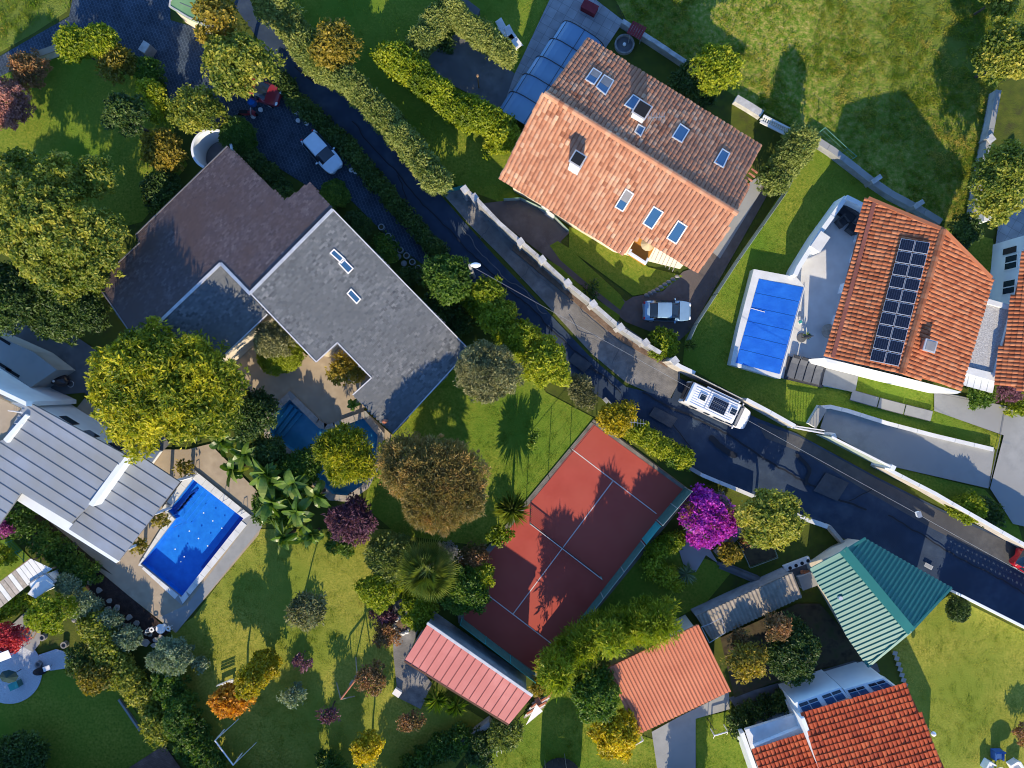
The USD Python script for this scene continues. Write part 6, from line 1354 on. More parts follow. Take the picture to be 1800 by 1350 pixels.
# ------------------------------------------------------------------ court right side
hedge('wavy clipped yellow green hedge beside the court screen', [(1188, 950), (1165, 962), (1148, 985), (1150, 1003), (1175, 1015), (1188, 1025)], 32, 1.5, 'bright', tint=(0.1, 0.9), jag=0.06)
rosette('spiky agave beside the wavy clipped hedge', 1206, 1008, 22, 0.8, 60, 'agave', 'leaf_silver', 0.06, 1.0, 0.0, stem=False)
tree('yard_bush', 'round golden brown bush beside the planted bank', 'bush', 1281, 974, 17, 1.6, 'gold', lob=5, spread=0.3, lsz=(0.6, 0.8))
tree('yard_bush', 'small rusty bush in the fenced vegetable bed', 'bush', 1313, 950, 13, 1.0, 'rust', lob=5)
hedge('tall bamboo like hedge between the tennis court and the orange garage', [(976, 1172), (1008, 1146), (1048, 1119), (1093, 1103), (1130, 1094), (1160, 1084)], 42, 4.9, 'bamboo', jag=0.16, tint=(0.05, 0.95))
hedge('dark low hedge along the shaded lane by the orange tiled house', [(1292, 1262), (1340, 1245), (1398, 1228)], 26, 1.2, 'dark')
tree('lane_bush', 'dark round bush at the lane end beside the strip lawn', 'bush', 1297, 1270, 22, 1.8, 'dark', lob=6)
# ------------------------------------------------------------------ swing lawn
tree('lawn_tree', 'loose leaved young tree in the middle of the swing lawn', 'tree', 545, 1070, 33, 4.5, 'olive', base=(532, 1052), lob=10, cover=0.8, tr=0.07, size=1.25)
tree('lawn_tree', 'small dark purple tree on a thin trunk on the swing lawn', 'tree', 533, 1158, 13, 3.0, 'purple', base=(533, 1150), lob=6, tr=0.05)
tree('lawn_tree', 'silver green bush on the swing lawn', 'bush', 517, 1221, 18, 2.0, 'silver', lob=7, spread=0.7)
tree('lawn_tree', 'dark red small tree next to the swing frame foot', 'tree', 578, 1252, 15, 3.0, 'purple', lob=6, cover=0.8)
tree('lawn_tree', 'thin brownish tree beside the swing frame', 'tree', 655, 1192, 26, 3.5, 'rust', lob=9, cover=0.7)
tree('lawn_tree', 'small brown leaved tree beside the shed yard', 'tree', 722, 1265, 22, 2.6, 'rust', lob=8, cover=0.8)
tree('lawn_tree', 'bright yellow autumn tree at the lower lawn edge', 'tree', 645, 1312, 28, 3.6, 'yellow', lob=9, tint=(0.1, 1))
tree('lawn_tree', 'orange autumn tree near the white goal frame', 'tree', 408, 1228, 34, 4.6, 'orange', lob=11, elong=(0.5, 0.75), low=-0.9)
tree('lawn_tree', 'yellow green side tree joined to the orange autumn tree', 'tree', 446, 1192, 27, 6.4, 'yellow', lob=9, tint=(0, .55), low=-0.9, deep=True)
tree('lawn_tree', 'dark bush at the lower photo edge below the swing lawn', 'bush', 585, 1345, 26, 2.4, 'green', lob=8, tint=(0, .6))
tree('lawn_tree', 'small green bush beside the foot of the leftmost lawn shadow', 'bush', 352, 1164, 14, 1.0, 'silver', lob=5)
tree('lawn_tree', 'silver green round bush at the terrace corner', 'bush', 302, 1152, 34, 3.0, 'silver', lob=10)
tree('shed_bush', 'ragged shrub beside the stone ring next to the red shed', 'shrub', 682, 1115, 24, 1.8, 'rust', lob=7, tint=(.2, 1))
tree('shed_bush', 'dark shrub at the upper corner of the shed yard', 'shrub', 672, 1080, 20, 1.6, 'purple', lob=6)
rosette('light green fern like plant under the red shed gutter', 768, 1230, 26, 0.9, 90, 'fern', 'leaf_banana', 0.07, 1.2, 0.0, stem=False)
rosette('second fern like plant nearer the red shed corner', 802, 1240, 22, 0.8, 80, 'fern', 'leaf_banana', 0.07, 1.2, 0.0, stem=False)
tree('low_shrub', 'green shrub under the lower right end of the red shed', 'shrub', 888, 1290, 30, 2.4, 'hedge', lob=9)
hedge('dark flowering hedge at the lower edge below the stone wall', [(720, 1345), (760, 1325), (805, 1300)], 42, 1.6, 'green', tint=(0, .7))
tree('low_shrub', 'green shrub on the climbing frame near the lower edge', 'shrub', 848, 1318, 30, 1.8, 'dark', lob=8)
tree('hedge_end', 'gold leaved creeper between red shed end and bamboo hedge', 'shrub', 955, 1205, 22, 2.0, 'gold', lob=7, elong=(0.5, .6))
# ------------------------------------------------------------------ lower left garden
tree('garden_tree', 'yellow green tree beside the white garden hut', 'tree', 92, 1078, 36, 4.0, 'bright', lob=10, tint=(0.1, .95), base=(95, 1085))
for i, (x, y, lab) in enumerate(((120, 1026, 'silver green ball bush next to the hut'), (152, 1062, 'silver green ball bush, second along the mulch bed'), (190, 1092, 'silver green ball bush, third along the mulch bed'), (228, 1121, 'silver green ball bush at the end of the mulch bed'))):
    tree('ball_bush', lab, 'bush', x, y, 23, 2.0, 'silver', lob=7, spread=0.5, group=None)
tree('garden_bush', 'dark gold bush on the lower left lawn edge', 'bush', 172, 1190, 32, 3.0, 'gold', lob=9, tint=(0, .55))
tree('garden_bush', 'dark bush in shade above the dark gold bush', 'bush', 140, 1160, 26, 2.2, 'dark', lob=7)
hedge('winding vine hedge running down to the lower photo edge', [(165, 1100), (195, 1150), (222, 1190), (248, 1225), (268, 1255), (285, 1280)], 36, 2.2, 'lime', tint=(.1, .9))
hedge('dark vine hedge along the lower swing lawn edge', [(290, 1195), (310, 1235), (325, 1275), (345, 1320), (370, 1360)], 54, 2.6, 'green', tint=(0, .8))
tree('garden_bush', 'large dark bush at the bottom left corner', 'bush', 40, 1330, 52, 3.0, 'dark', lob=11)
tree('maple', 'red leaved maple at the left edge beside the pebble circle', 'shrub', 18, 1122, 28, 2.4, 'redflower', lob=9)
hedge('bright green clipped strip hedge at the left edge', [(-5, 1080), (22, 1066), (46, 1054)], 20, 0.9, 'bright', jag=0.05)
tree('bed_shrub', 'plum pink flowering shrub beside the metal roof corner', 'shrub', 16, 926, 18, 1.6, 'plum', lob=6)
hedge('dark green shrub bed below the white roof edge', [(30, 905), (70, 945), (110, 985), (150, 1010)], 46, 1.2, 'green', tint=(0, .8))
tree('patch_bush', 'yellow and green bush on the small lawn at the left edge', 'bush', 0, 975, 22, 1.6, 'bright', lob=6)
for i, (x, y, lab) in enumerate(((283, 912, 'small potted cypress bush by the metal roof edge, upper one'), (245, 960, 'small potted cypress bush by the metal roof edge, lower one'), (327, 822, 'small conical bush at the top corner of the bright pool'))):
    tree('cone_bush', lab, 'bush', x, y, 9, 1.6, 'gold', lob=4, spread=0.3, lsz=(0.6, 0.8), tint=(0, .6))
# trees just outside the lower edge, whose shade falls into the picture
def beyond(gx_, gy, R, h, lab, kind='green'):
    zc = h * 0.68; k = H / (H - zc)
    tree('park_tree', lab, 'tree', 900 + (gx_ - 900) * k, 675 + (gy - 675) * k, R, h, kind, lob=12, low=-0.9, spread=0.7, lsz=(0.36, 0.52), deep=True)
beyond(-40, 1425, 90, 7.5, 'broad tree below the lower left corner of the photo')
beyond(85, 1440, 85, 7.0, 'broad tree below the lower left lawn, outside the frame')
beyond(215, 1425, 80, 6.5, 'broad tree outside the frame below the brick patio')
beyond(330, 1420, 60, 5.0, 'tree outside the frame below the white goal')
beyond(450, 1410, 55, 5.2, 'tree outside the frame below the orange autumn tree')
beyond(515, 1415, 44, 6.0, 'tall tree outside the frame casting the widest shade on the swing lawn')
beyond(604, 1400, 30, 6.0, 'slim tree outside the frame shading the swing frame')
beyond(720, 1405, 60, 4.6, 'tree outside the frame below the yellow autumn tree')
beyond(800, 1415, 55, 4.6, 'tree outside the frame below the climbing frame shrub')
beyond(1205, 1400, 36, 4.2, 'tree outside the frame shading the garage drive')
hedge('low hedge outside the frame under the lower left lawn', [(-60, 1412), (60, 1412), (200, 1412), (330, 1412)], 40, 2.8, 'dark')
# ================================================================== vehicles
def loft_car(t, prof, L, paint, roofm=None, zlow=0.22, belt=0.92, tumble=0.74, glass='glass_dark', cabin=(0.3, 0.9), wsc=(0.3, 0.45), rsc=(0.8, 0.95), wheel=0.31, wheels=(0.17, 0.82), van=False, place=None):
    """prof: list of (s, half width, top height) from nose (s = 0) to tail (s = 1)"""
    prof = np.array(prof, float); ss = np.linspace(0, 1, 49)
    hw, zt = np.interp(ss, prof[:, 0], prof[:, 1]), np.interp(ss, prof[:, 0], prof[:, 2])
    ss2 = ss
    rings = []
    for s_, w, z in zip(ss2, hw, zt):
        x = (s_ - 0.5) * -L
        b = min(belt, z - 0.02); cab = z > belt + 0.06
        wt = w * (tumble if cab else 0.97) if cab else w * 0.955
        zsh = z - (0.09 if cab else 0.03)
        half = [(w * 0.92, zlow), (w, zlow + 0.16), (w, b * 0.78), (w * 0.975, b), ((w * 0.975 + (wt - w * 0.975) * 0.86) if cab else w * 0.94, b + (zsh - b) * 0.86 if cab else b + 0.004), (wt * 0.93, z - 0.02 if cab else z - 0.012), (wt * 0.55, z + (0.012 if cab else 0.006)), (0, z + (0.018 if cab else 0.010))]
        ring = half + [(-a, c) for a, c in half[-2::-1]]
        rings.append([(x, a, c) for a, c in ring])
    R_ = np.array(rings); n = R_.shape[1]
    body, gl = [], {'windscreen': [], 'rear_window': [], 'side_window': []}
    for i in range(len(ss) - 1):
        sm = (ss[i] + ss[i + 1]) / 2
        for j in range(n - 1):
            q = [i * n + j, i * n + j + 1, (i + 1) * n + j + 1, (i + 1) * n + j]
            jj = min(j, n - 2 - j)
            if wsc[0] <= sm <= wsc[1] and jj >= 4: gl['windscreen'].append(q)
            elif rsc[0] <= sm <= rsc[1] and jj >= 4 and not van: gl['rear_window'].append(q)
            elif cabin[0] <= sm <= cabin[1] and jj == 3 and zt[i] > belt + 0.2 and not (van and sm > wsc[1] + 0.14): gl['side_window'].append(q)
            else: body.append(q)
    V = R_.reshape(-1, 3)
    # nose and tail caps
    o = len(V); V = np.vstack([V, R_[0].mean(0), R_[-1].mean(0)])
    tri = [[q[0], q[1], q[2]] for q in body] + [[q[0], q[2], q[3]] for q in body]
    for j in range(n - 1): tri += [[o, j + 1, j], [o + 1, (len(ss) - 1) * n + j, (len(ss) - 1) * n + j + 1]]
    def put(v): 
        c, a = place; ca, sa = math.cos(a), math.sin(a)
        return np.column_stack([c[0] + v[:, 0] * ca - v[:, 1] * sa, c[1] + v[:, 0] * sa + v[:, 1] * ca, v[:, 2] + c[2]])
    def add(name, v, f, m, smooth=False, par=None):
        mm = trimesh.Trimesh(put(np.asarray(v, float)), np.asarray(f), process=False); mm.remove_unreferenced_vertices()
        return obj(name, mm, m, par or t, smooth=smooth)
    b_ = add('body', V, tri, paint, 35)
    for k, qs in gl.items():
        if not qs: continue
        groups = [qs] if k != 'side_window' else [[q for q in qs if V[q[0]][1] > 0], [q for q in qs if V[q[0]][1] < 0]]
        for g in groups: add(k, V, [[q[0], q[1], q[2]] for q in g] + [[q[0], q[2], q[3]] for q in g], glass, 35)
    for s_ in wheels:
        for sd in (-1, 1):
            w = np.interp(s_, prof[:, 0], prof[:, 1]); c = np.array([(s_ - 0.5) * -L, sd * (w - 0.09), wheel])
            m = rod(c - [0, 0.1, 0], c + [0, 0.1, 0], wheel, wheel, 18); p = add('wheel', m.vertices, m.faces, 'rubber')
            m = rod(c + [0, sd * 0.085, 0], c + [0, sd * 0.108, 0], wheel * 0.62, wheel * 0.55, 14); add('rim', m.vertices, m.faces, 'alu', par=p)
    for sd in (-1, 1):
        sm = wsc[0] + (wsc[1] - wsc[0]) * (0.55 if not van else 0.45); w = np.interp(sm, prof[:, 0], prof[:, 1]); m = ball(((sm - 0.5) * -L, sd * (w + 0.1), belt + 0.05), (0.08, 0.12, 0.08), 1); add('mirror', m.vertices, m.faces, paint, True)
        w = np.interp(0.03, prof[:, 0], prof[:, 1]); m = ball(((0.035 - 0.5) * -L, sd * w * 0.78, 0.66), (0.16, 0.2, 0.1), 1); add('headlight', m.vertices, m.faces, 'lamp_glass', True)
        w = np.interp(0.985, prof[:, 0], prof[:, 1]); m = box(((0.985 - 0.5) * -L, sd * w * 0.84, 0.8), (0.12, 0.2, 0.26)); add('tail_light', m.vertices, m.faces, 'red_lens')
    return add
HATCH = [(0, 0.45, 0.62), (0.015, 0.62, 0.70), (0.06, 0.78, 0.80), (0.14, 0.86, 0.90), (0.245, 0.89, 0.98), (0.45, 0.89, 1.42), (0.55, 0.89, 1.48), (0.86, 0.87, 1.44), (0.90, 0.86, 1.40), (0.975, 0.80, 0.98), (0.99, 0.74, 0.80), (1.0, 0.66, 0.6)]
SEDAN = [(0, 0.5, 0.60), (0.015, 0.66, 0.68), (0.05, 0.79, 0.78), (0.15, 0.87, 0.88), (0.245, 0.89, 0.95), (0.43, 0.89, 1.38), (0.52, 0.89, 1.44), (0.70, 0.88, 1.41), (0.74, 0.88, 1.37), (0.87, 0.86, 1.0), (0.95, 0.84, 0.98), (0.985, 0.78, 0.88), (1.0, 0.66, 0.62)]
def heading(a, b): return math.atan2(-(b[1] - a[1]), b[0] - a[0])      # photograph direction tail -> nose
def car(name, label, nose, tail, prof, paint, zc=1.0, L=None, **k):
    a, b = W(*nose, zc), W(*tail, zc); c = (a + b) / 2; c[2] = LAYER[0] * 0.004
    L = L or np.linalg.norm((a - b)[:2])
    t = thing(name, label, 'car', c)
    return t, loft_car(t, prof, L, paint, place=(c, math.atan2(a[1] - b[1], a[0] - b[0])), **k), L
car('parked_car', 'white hatchback in blue shade on the cobbled courtyard', (592, 297), (540, 238), HATCH, 'paint_bluewhite', wsc=(0.255, 0.455), rsc=(0.905, 0.97), cabin=(0.36, 0.88))
car('parked_car', 'silver blue saloon parked on the gravel drive', (1215, 547), (1131, 546), SEDAN, 'paint_silver', wsc=(0.255, 0.435), rsc=(0.735, 0.865), cabin=(0.36, 0.80), tumble=0.72)
car('parked_car', 'dark red car half hidden under the round drive tree', (490, 172), (412, 142), HATCH, 'paint_maroon', wsc=(0.255, 0.455), rsc=(0.905, 0.97), cabin=(0.36, 0.88), L=4.2)
car('parked_car', 'bright red car cut off by the right photo edge on the road', (1862, 1024), (1786, 976), HATCH, 'paint_red', wsc=(0.255, 0.455), rsc=(0.88, 0.97), cabin=(0.36, 0.88), L=4.3)
# camper van
VAN = [(0, 0.60, 0.75), (0.012, 0.74, 0.90), (0.05, 0.88, 1.08), (0.11, 0.95, 1.22), (0.15, 0.98, 1.32), (0.26, 1.0, 2.38), (0.30, 1.0, 2.52), (0.34, 1.02, 2.58), (0.985, 1.02, 2.58), (0.995, 0.99, 2.5), (1.0, 0.97, 2.3)]
a, b = W(1322, 742, 2.1), W(1208, 688, 2.1); cv = (a + b) / 2; cv[2] = LAYER[0] * 0.004; angv = math.atan2(a[1] - b[1], a[0] - b[0]); Lv = np.linalg.norm((a - b)[:2])
vt = thing('camper_van', 'white camper van with a solar panel and two roof hatches parked on the road', 'van', cv)
addv = loft_car(vt, VAN, Lv, 'paint_white', place=(cv, angv), belt=1.35, tumble=0.9, wsc=(0.14, 0.262), cabin=(0.2, 0.36), van=True, wheels=(0.16, 0.80), wheel=0.34)
def vb(name, m, mt, par=None): return addv(name, m.vertices, m.faces, mt, par=par)
for i in range(9):
    y = -0.8 + i * 0.2
    if abs(y) < 0.86: vb('roof_rib', box((-0.12 * Lv, y, 2.605), (Lv * 0.62, 0.05, 0.03)), 'paint_white')
for x in (0.30, -0.16):
    h_ = vb('roof_hatch', box((-x * Lv, 0.02, 2.66), (0.62, 0.62, 0.1)), 'frame_white'); vb('pane', box((-x * Lv, 0.02, 2.715), (0.48, 0.48, 0.03)), 'glass_dark', h_)
s_ = vb('solar_panel', box((-0.055 * Lv, -0.05, 2.70), (1.45, 1.15, 0.04)), 'alu')
for i in range(8):
    for j in range(4): vb('solar_cell', box((-0.055 * Lv - 0.61 + i * 0.174, -0.05 - 0.41 + j * 0.273, 2.722), (0.165, 0.26, 0.008)), 'solar_cell', s_)
vb('roof_rail', box((-0.22 * Lv, 0.0, 2.63), (0.05, 1.5, 0.05)), 'alu')
for x, w_ in ((0.06, 0.9), (-0.12, 0.5), (-0.33, 0.6)):
    for sd in (-1, 1): vb('side_window', box((x * Lv, sd * 0.99, 1.75), (w_, 0.06, 0.5), 0, sd * 0.08), 'glass_dark')
vb('rear_rack', cat(box((-Lv / 2 - 0.12, 0, 1.6), (0.08, 1.5, 1.0)), box((-Lv / 2 - .05, 0, 2.3), (0.1, 1.9, 0.12))), 'frame_dark')
vb('awning', box((-0.05 * Lv, 1.0, 2.45), (Lv * .5, 0.12, 0.12)), 'paint_white')
# dark covered object on the house drive
c = W(104, 667, 0.6); t = thing('covered_grill', 'dark rounded covered grill with a pale knob on the shaded drive', 'grill', c * [1, 1, 0])
m = ball((c[0], c[1], 0.6), (0.95, 0.6, 0.6), 2); m.apply_transform(trimesh.transformations.rotation_matrix(-0.35, [0, 0, 1], c)); obj('cover', m, 'paint_black', t)
obj('knob', ball((c[0] - .1, c[1] - .15, 1.2), 0.11, 1), 'white_plastic', t)
q = W(120, 675, 0.8); obj('side_ring', trimesh.creation.torus(0.27, 0.03).apply_translation((q[0], q[1], 0.5)), 'galvanised', t)

# ================================================================== garden furniture and small things
def lounger(loc, rz, fabric, frame, name='sun_lounger', label='', group=None, back=0.5):
    t = thing(name, label, 'sun lounger', loc, group); c, a = np.array(loc, float), rz
    def put(m): m.apply_transform(trimesh.transformations.rotation_matrix(a, [0, 0, 1])); m.apply_translation(c); return m
    obj('seat', put(box((0.2, 0, 0.36), (1.35, 0.64, 0.1))), fabric, t)
    m = box((0, 0, 0), (0.75, 0.64, 0.1)); m.apply_transform(trimesh.transformations.rotation_matrix(back, [0, 1, 0])); m.apply_translation((-0.78, 0, 0.36 + 0.36 * math.sin(back))); obj('backrest', put(m), fabric, t)
    m = box((0, 0, 0), (0.24, 0.5, 0.08)); m.apply_transform(trimesh.transformations.rotation_matrix(back, [0, 1, 0])); m.apply_translation((-0.98, 0, 0.47 + 0.52 * math.sin(back))); obj('pillow', put(m), 'cushion_dark' if fabric != 'cloth_white' else 'cloth_white', t)
    obj('frame', put(cat(box((0.1, 0.33, 0.29), (1.7, 0.04, 0.05)), box((0.1, -0.33, 0.29), (1.7, 0.04, 0.05)))), frame, t)
    for x in (-0.6, 0.8):
        for y in (-0.31, 0.31): obj('leg', put(box((x, y, 0.14), (0.05, 0.05, 0.28))), frame, t)
    return t
for i, (x, y) in enumerate(((889, 58), (903, 70))):
    c = W(x, y, 0.2); c[2] = 0; lounger(c, 2.2 + math.pi, 'cloth_white', 'white_plastic', label=('white sun lounger on the upper lawn, the left one', 'white sun lounger on the upper lawn, the right one')[i])
for i in range(4):
    c = W(1392 + i * 14.5, 647 + i * 3.6, 0.3); c[2] = 0.13
    lounger(c, -1.85, 'cushion_grey', 'rattan_dark', label=('first of four dark grey loungers on the villa deck, beside the blue cover', 'second of four dark grey loungers counted from the blue cover', 'third of four dark grey loungers counted from the blue cover', 'last of four dark grey loungers, farthest from the blue cover')[i], back=0.3)
t = thing('lounger_mat', 'dark grey deck mat under the four loungers', 'mat', W(1415, 652, 0.0)); obj('mat_sheet', prism(P2([(1386, 628), (1450, 644), (1442, 680), (1378, 664)], 0.1), LAYER[0] * .004 + .004, LAYER[0] * .004 + 0.05), 'rattan_dark', t)
obj('mat_border', prism(P2([(1384, 626), (1452, 643), (1444, 682), (1376, 666)], 0.1).difference(P2([(1386, 628), (1450, 644), (1442, 680), (1378, 664)], 0.1)), LAYER[0] * .004 + .002, LAYER[0] * .004 + 0.04), 'cushion_dark', t)
def armchair(loc, rz, label, fabric='cushion_dark', frame='rattan_dark', w=0.85, name='armchair', cat_='armchair'):
    t = thing(name, label, cat_, loc); c = np.array(loc, float)
    def put(m): m.apply_transform(trimesh.transformations.rotation_matrix(rz, [0, 0, 1])); m.apply_translation(c); return m
    obj('base', put(box((0, 0, 0.2), (0.8, w, 0.3))), frame, t); obj('seat', put(box((0.04, 0, 0.41), (0.66, w - 0.26, 0.14))), fabric, t)
    obj('backrest', put(box((-0.36, 0, 0.55), (0.14, w, 0.6), ry=-0.15)), frame, t)
    for s in (-1, 1): obj('armrest', put(box((0.02, s * (w / 2 - .06), 0.5), (0.75, 0.12, 0.34))), frame, t)
T0 = LAYER[0] * .004
armchair(W(1474, 393, 0.0) + [0, 0, T0], -0.9, 'rattan armchair with dark cushion in the top corner of the villa terrace')
armchair(W(1483, 380, 0.0) + [0, 0, T0], -2.2, 'wide rattan sofa against the villa terrace end wall', w=1.7, name='garden_sofa', cat_='sofa')
armchair(W(1492, 405, 0.0) + [0, 0, T0], 2.5, 'rattan armchair close to the villa eave on the terrace')
t = thing('low_table', 'low dark table between the rattan seats on the villa terrace', 'table', W(1500, 390, 0.0) + [0, 0, T0]); c = W(1500, 390, 0); obj('tabletop', box((c[0], c[1], 0.42), (0.9, 1.5, 0.05), -0.3), 'rattan_dark', t)
for sx in (-.4, .4):
    for sy in (-.6, .6): obj('leg', box((c[0] + sx * .9, c[1] + sy, 0.2), (0.06, 0.06, 0.4), -0.3), 'rattan_dark', t)
# closed parasol, small table, potted plant on the white terrace
c = W(1407, 594, 0.0); t = thing('parasol', 'closed parasol on a pole with round base near the blue covered pool', 'parasol', c)
obj('pole', rod((c[0], c[1], 0), (c[0], c[1], 2.5), 0.03), 'frame_dark', t); obj('folded_canopy', rod((c[0], c[1], 1.0), (c[0], c[1], 2.55), 0.17, 0.04, 12), 'cushion_dark', t); obj('parasol_base', rod((c[0], c[1], 0.2), (c[0], c[1], 0.30), 0.42, 0.40, 20), 'cushion_grey', t)
rosette('small green potted plant beside the closed parasol', 1418, 590, 9, 0.6, 26, 'potted_plant', 'leaf_banana', 0.05, 1.1, 0.1)
c = W(1402, 567, 0.0); t = thing('side_table', 'little turquoise towel on a small side table by the blue cover', 'side table', c); obj('tabletop', box((c[0], c[1], 0.55), (0.4, 0.4, 0.04)), 'frame_white', t); obj('towel', box((c[0], c[1], 0.59), (0.3, 0.22, 0.04), 0.4), 'fence_teal', t); obj('leg', rod((c[0], c[1], 0.2), (c[0], c[1], 0.55), 0.04), 'frame_white', t)
c = W(1450, 583, 0.0); t = thing('round_table', 'round beige garden table under the villa eave', 'table', c); obj('tabletop', rod((c[0], c[1], 0.70), (c[0], c[1], 0.74), 0.62, 0.62, 28), 'timber_grey', t); obj('leg', rod((c[0], c[1], 0.2), (c[0], c[1], 0.7), 0.08, 0.05), 'frame_dark', t); obj('foot', rod((c[0], c[1], 0.2), (c[0], c[1], 0.24), 0.3, 0.3, 20), 'frame_dark', t)
# trampoline-like round frame and the table set at the lower edge
c = W(985, 1368, 0.7); t = thing('trampoline', 'round trampoline with pale padded rim cut by the lower photo edge', 'trampoline', c * [1, 1, 0])
obj('rim_pad', disc_ring(c, 1.45, 1.75, 0.68, 0.76), 'cloth_white', t); obj('jump_mat', disc_ring(c, 0.0, 1.42, 0.68, 0.70), 'cloth_black', t)
for i in range(6):
    a = i * math.pi / 3 + 0.3; p = np.array([c[0] + 1.8 * math.cos(a), c[1] + 1.8 * math.sin(a), 0]); q = p + [0, 0, 2.5]; obj('net_pole', rod(p, q, 0.03), 'galvanised', t)
ring_ = [(c[0] + 1.8 * math.cos(a), c[1] + 1.8 * math.sin(a), 2.45) for a in np.linspace(0, 2 * math.pi, 37)]
obj('net_ring', path_rods(ring_, 0.025), 'galvanised', t)
for k in range(24):
    a0 = k * 2 * math.pi / 24
    obj('net_panel', box((c[0] + 1.8 * math.cos(a0), c[1] + 1.8 * math.sin(a0), 1.6), (0.006, 0.47, 1.7), a0), 'cushion_dark', t)
c = W(1760, 1362, 0.8); t = thing('garden_table', 'white round garden table cut by the lower photo edge on the yellow green lawn', 'table', c * [1, 1, 0]); obj('tabletop', rod((c[0], c[1], 0.74), (c[0], c[1], 0.78), 0.62, 0.62, 28), 'white_plastic', t); obj('leg', rod((c[0], c[1], 0), (c[0], c[1], 0.74), 0.07), 'white_plastic', t)
for i, (x, y, rz, lab) in enumerate(((1754, 1327, -1.57, 'blue garden armchair behind the white round table'), (1738, 1346, -0.5, 'pale garden armchair left of the white round table'), (1784, 1346, -2.6, 'pale garden armchair right of the white round table'))):
    armchair(W(x, y, 0.4) * [1, 1, 0], rz, lab, 'cloth_blue' if i == 0 else 'cloth_white', 'cloth_blue' if i == 0 else 'white_plastic', 0.8)
c = W(1755, 1338, 1.6); t = thing('parasol', 'small white domed parasol over the garden chairs at the lower right edge', 'parasol', W(1755, 1352, 0)); 
obj('pole', rod((W(1755, 1352, 0)[0], W(1755, 1352, 0)[1], 0), (W(1755, 1352, 0)[0], W(1755, 1352, 0)[1], 1.9), 0.03), 'frame_white', t)
q = W(1755, 1352, 0)
for k in range(8):
    a0, a1 = k * math.pi / 4, (k + 1) * math.pi / 4
    V = np.array([(q[0], q[1], 2.05), (q[0] + .5 * math.cos(a0), q[1] + .5 * math.sin(a0), 1.95), (q[0] + .5 * math.cos(a1), q[1] + .5 * math.sin(a1), 1.95), (q[0] + .95 * math.cos(a0), q[1] + .95 * math.sin(a0), 1.7), (q[0] + .95 * math.cos(a1), q[1] + .95 * math.sin(a1), 1.7)])
    obj('canopy_panel', (V, np.array([[0, 1, 2], [1, 3, 4], [1, 4, 2]])), 'cloth_white', t)
# white cafe set at the terrace corner
c = W(290, 1100, 0.0); t = thing('cafe_table', 'white round cafe table at the lower corner of the tan terrace', 'table', c); obj('tabletop', rod((c[0], c[1], 0.72), (c[0], c[1], 0.76), 0.42, 0.42, 24), 'white_plastic', t); obj('leg', rod((c[0], c[1], 0.15), (c[0], c[1], 0.72), 0.05), 'white_plastic', t); obj('foot', rod((c[0], c[1], .15), (c[0], c[1], .19), 0.25, 0.2, 14), 'white_plastic', t)
for i, (x, y, rz) in enumerate(((274, 1102, 0.0), (303, 1100, math.pi))):
    c = W(x, y, 0.0) + [0, 0, T0]; t = thing('cafe_chair', ('white wire chair left of the cafe table', 'white wire chair right of the cafe table')[i], 'chair', c)
    R_ = lambda m: (m.apply_transform(trimesh.transformations.rotation_matrix(rz, [0, 0, 1])), m.apply_translation(c))[0] or m
    def pt(m): m.apply_transform(trimesh.transformations.rotation_matrix(rz, [0, 0, 1])); m.apply_translation(c); return m
    obj('seat', pt(disc_ring((0, 0), 0.1, 0.22, 0.44, 0.47)), 'white_plastic', t); obj('backrest', pt(path_rods([(-.2, .2, .46), (-.28, .12, .85), (-.3, 0, .92), (-.28, -.12, .85), (-.2, -.2, .46)], 0.02)), 'white_plastic', t)
    for sx in (-.15, .15):
        for sy in (-.15, .15): obj('leg', pt(rod((sx, sy, 0), (sx * .9, sy * .9, .45), 0.015)), 'white_plastic', t)
# bench under the orange tree
c = W(402, 1200, 0.0); t = thing('garden_bench', 'weathered pale garden bench above the orange autumn tree', 'bench', c)
for k in range(4): obj('seat_slat', box((c[0], c[1] - .18 + k * .12, 0.45), (1.3, 0.09, 0.04), 0.4), 'white_stone', t)
for k in range(3): obj('back_slat', box((c[0] - .12, c[1] + .32, 0.58 + k * .14), (1.3, 0.04, 0.1), 0.4), 'white_stone', t)
for s in (-.5, .5): obj('leg', box((c[0] + s, c[1] + s * .42, 0.22), (0.08, 0.45, 0.44), 0.4), 'white_stone', t)
# swing frame
A, B = W(599, 1229, 2.3), W(628, 1191, 2.3)
t = thing('swing_frame', 'brown topped garden swing frame on the sunny lawn', 'swing', (A + B) / 2 * [1, 1, 0]); obj('top_beam', rod(A, B, 0.075, 0.075, 10), 'timber_red', t)
d = unit((B - A)); s_ = np.array([-d[1], d[0], 0])
for p, q in ((A, -1), (B, 1)):
    for sg in (-1, 1): obj('leg', rod(p, p * [1, 1, 0] + s_ * sg * 1.0 + d * q * 0.25, 0.05, 0.05), 'timber_grey', t)
for f_ in (0.35, 0.65):
    p = A + (B - A) * f_
    obj('swing_seat', box(p - [0, 0, 1.8], (0.5, 0.18, 0.04), math.atan2(d[1], d[0])), 'timber_grey', t)
    for q in (-.22, .22): obj('swing_rope', rod(p + d * q, p + d * q - [0, 0, 1.8], 0.012, None, 5), 'cloth_beige', t)
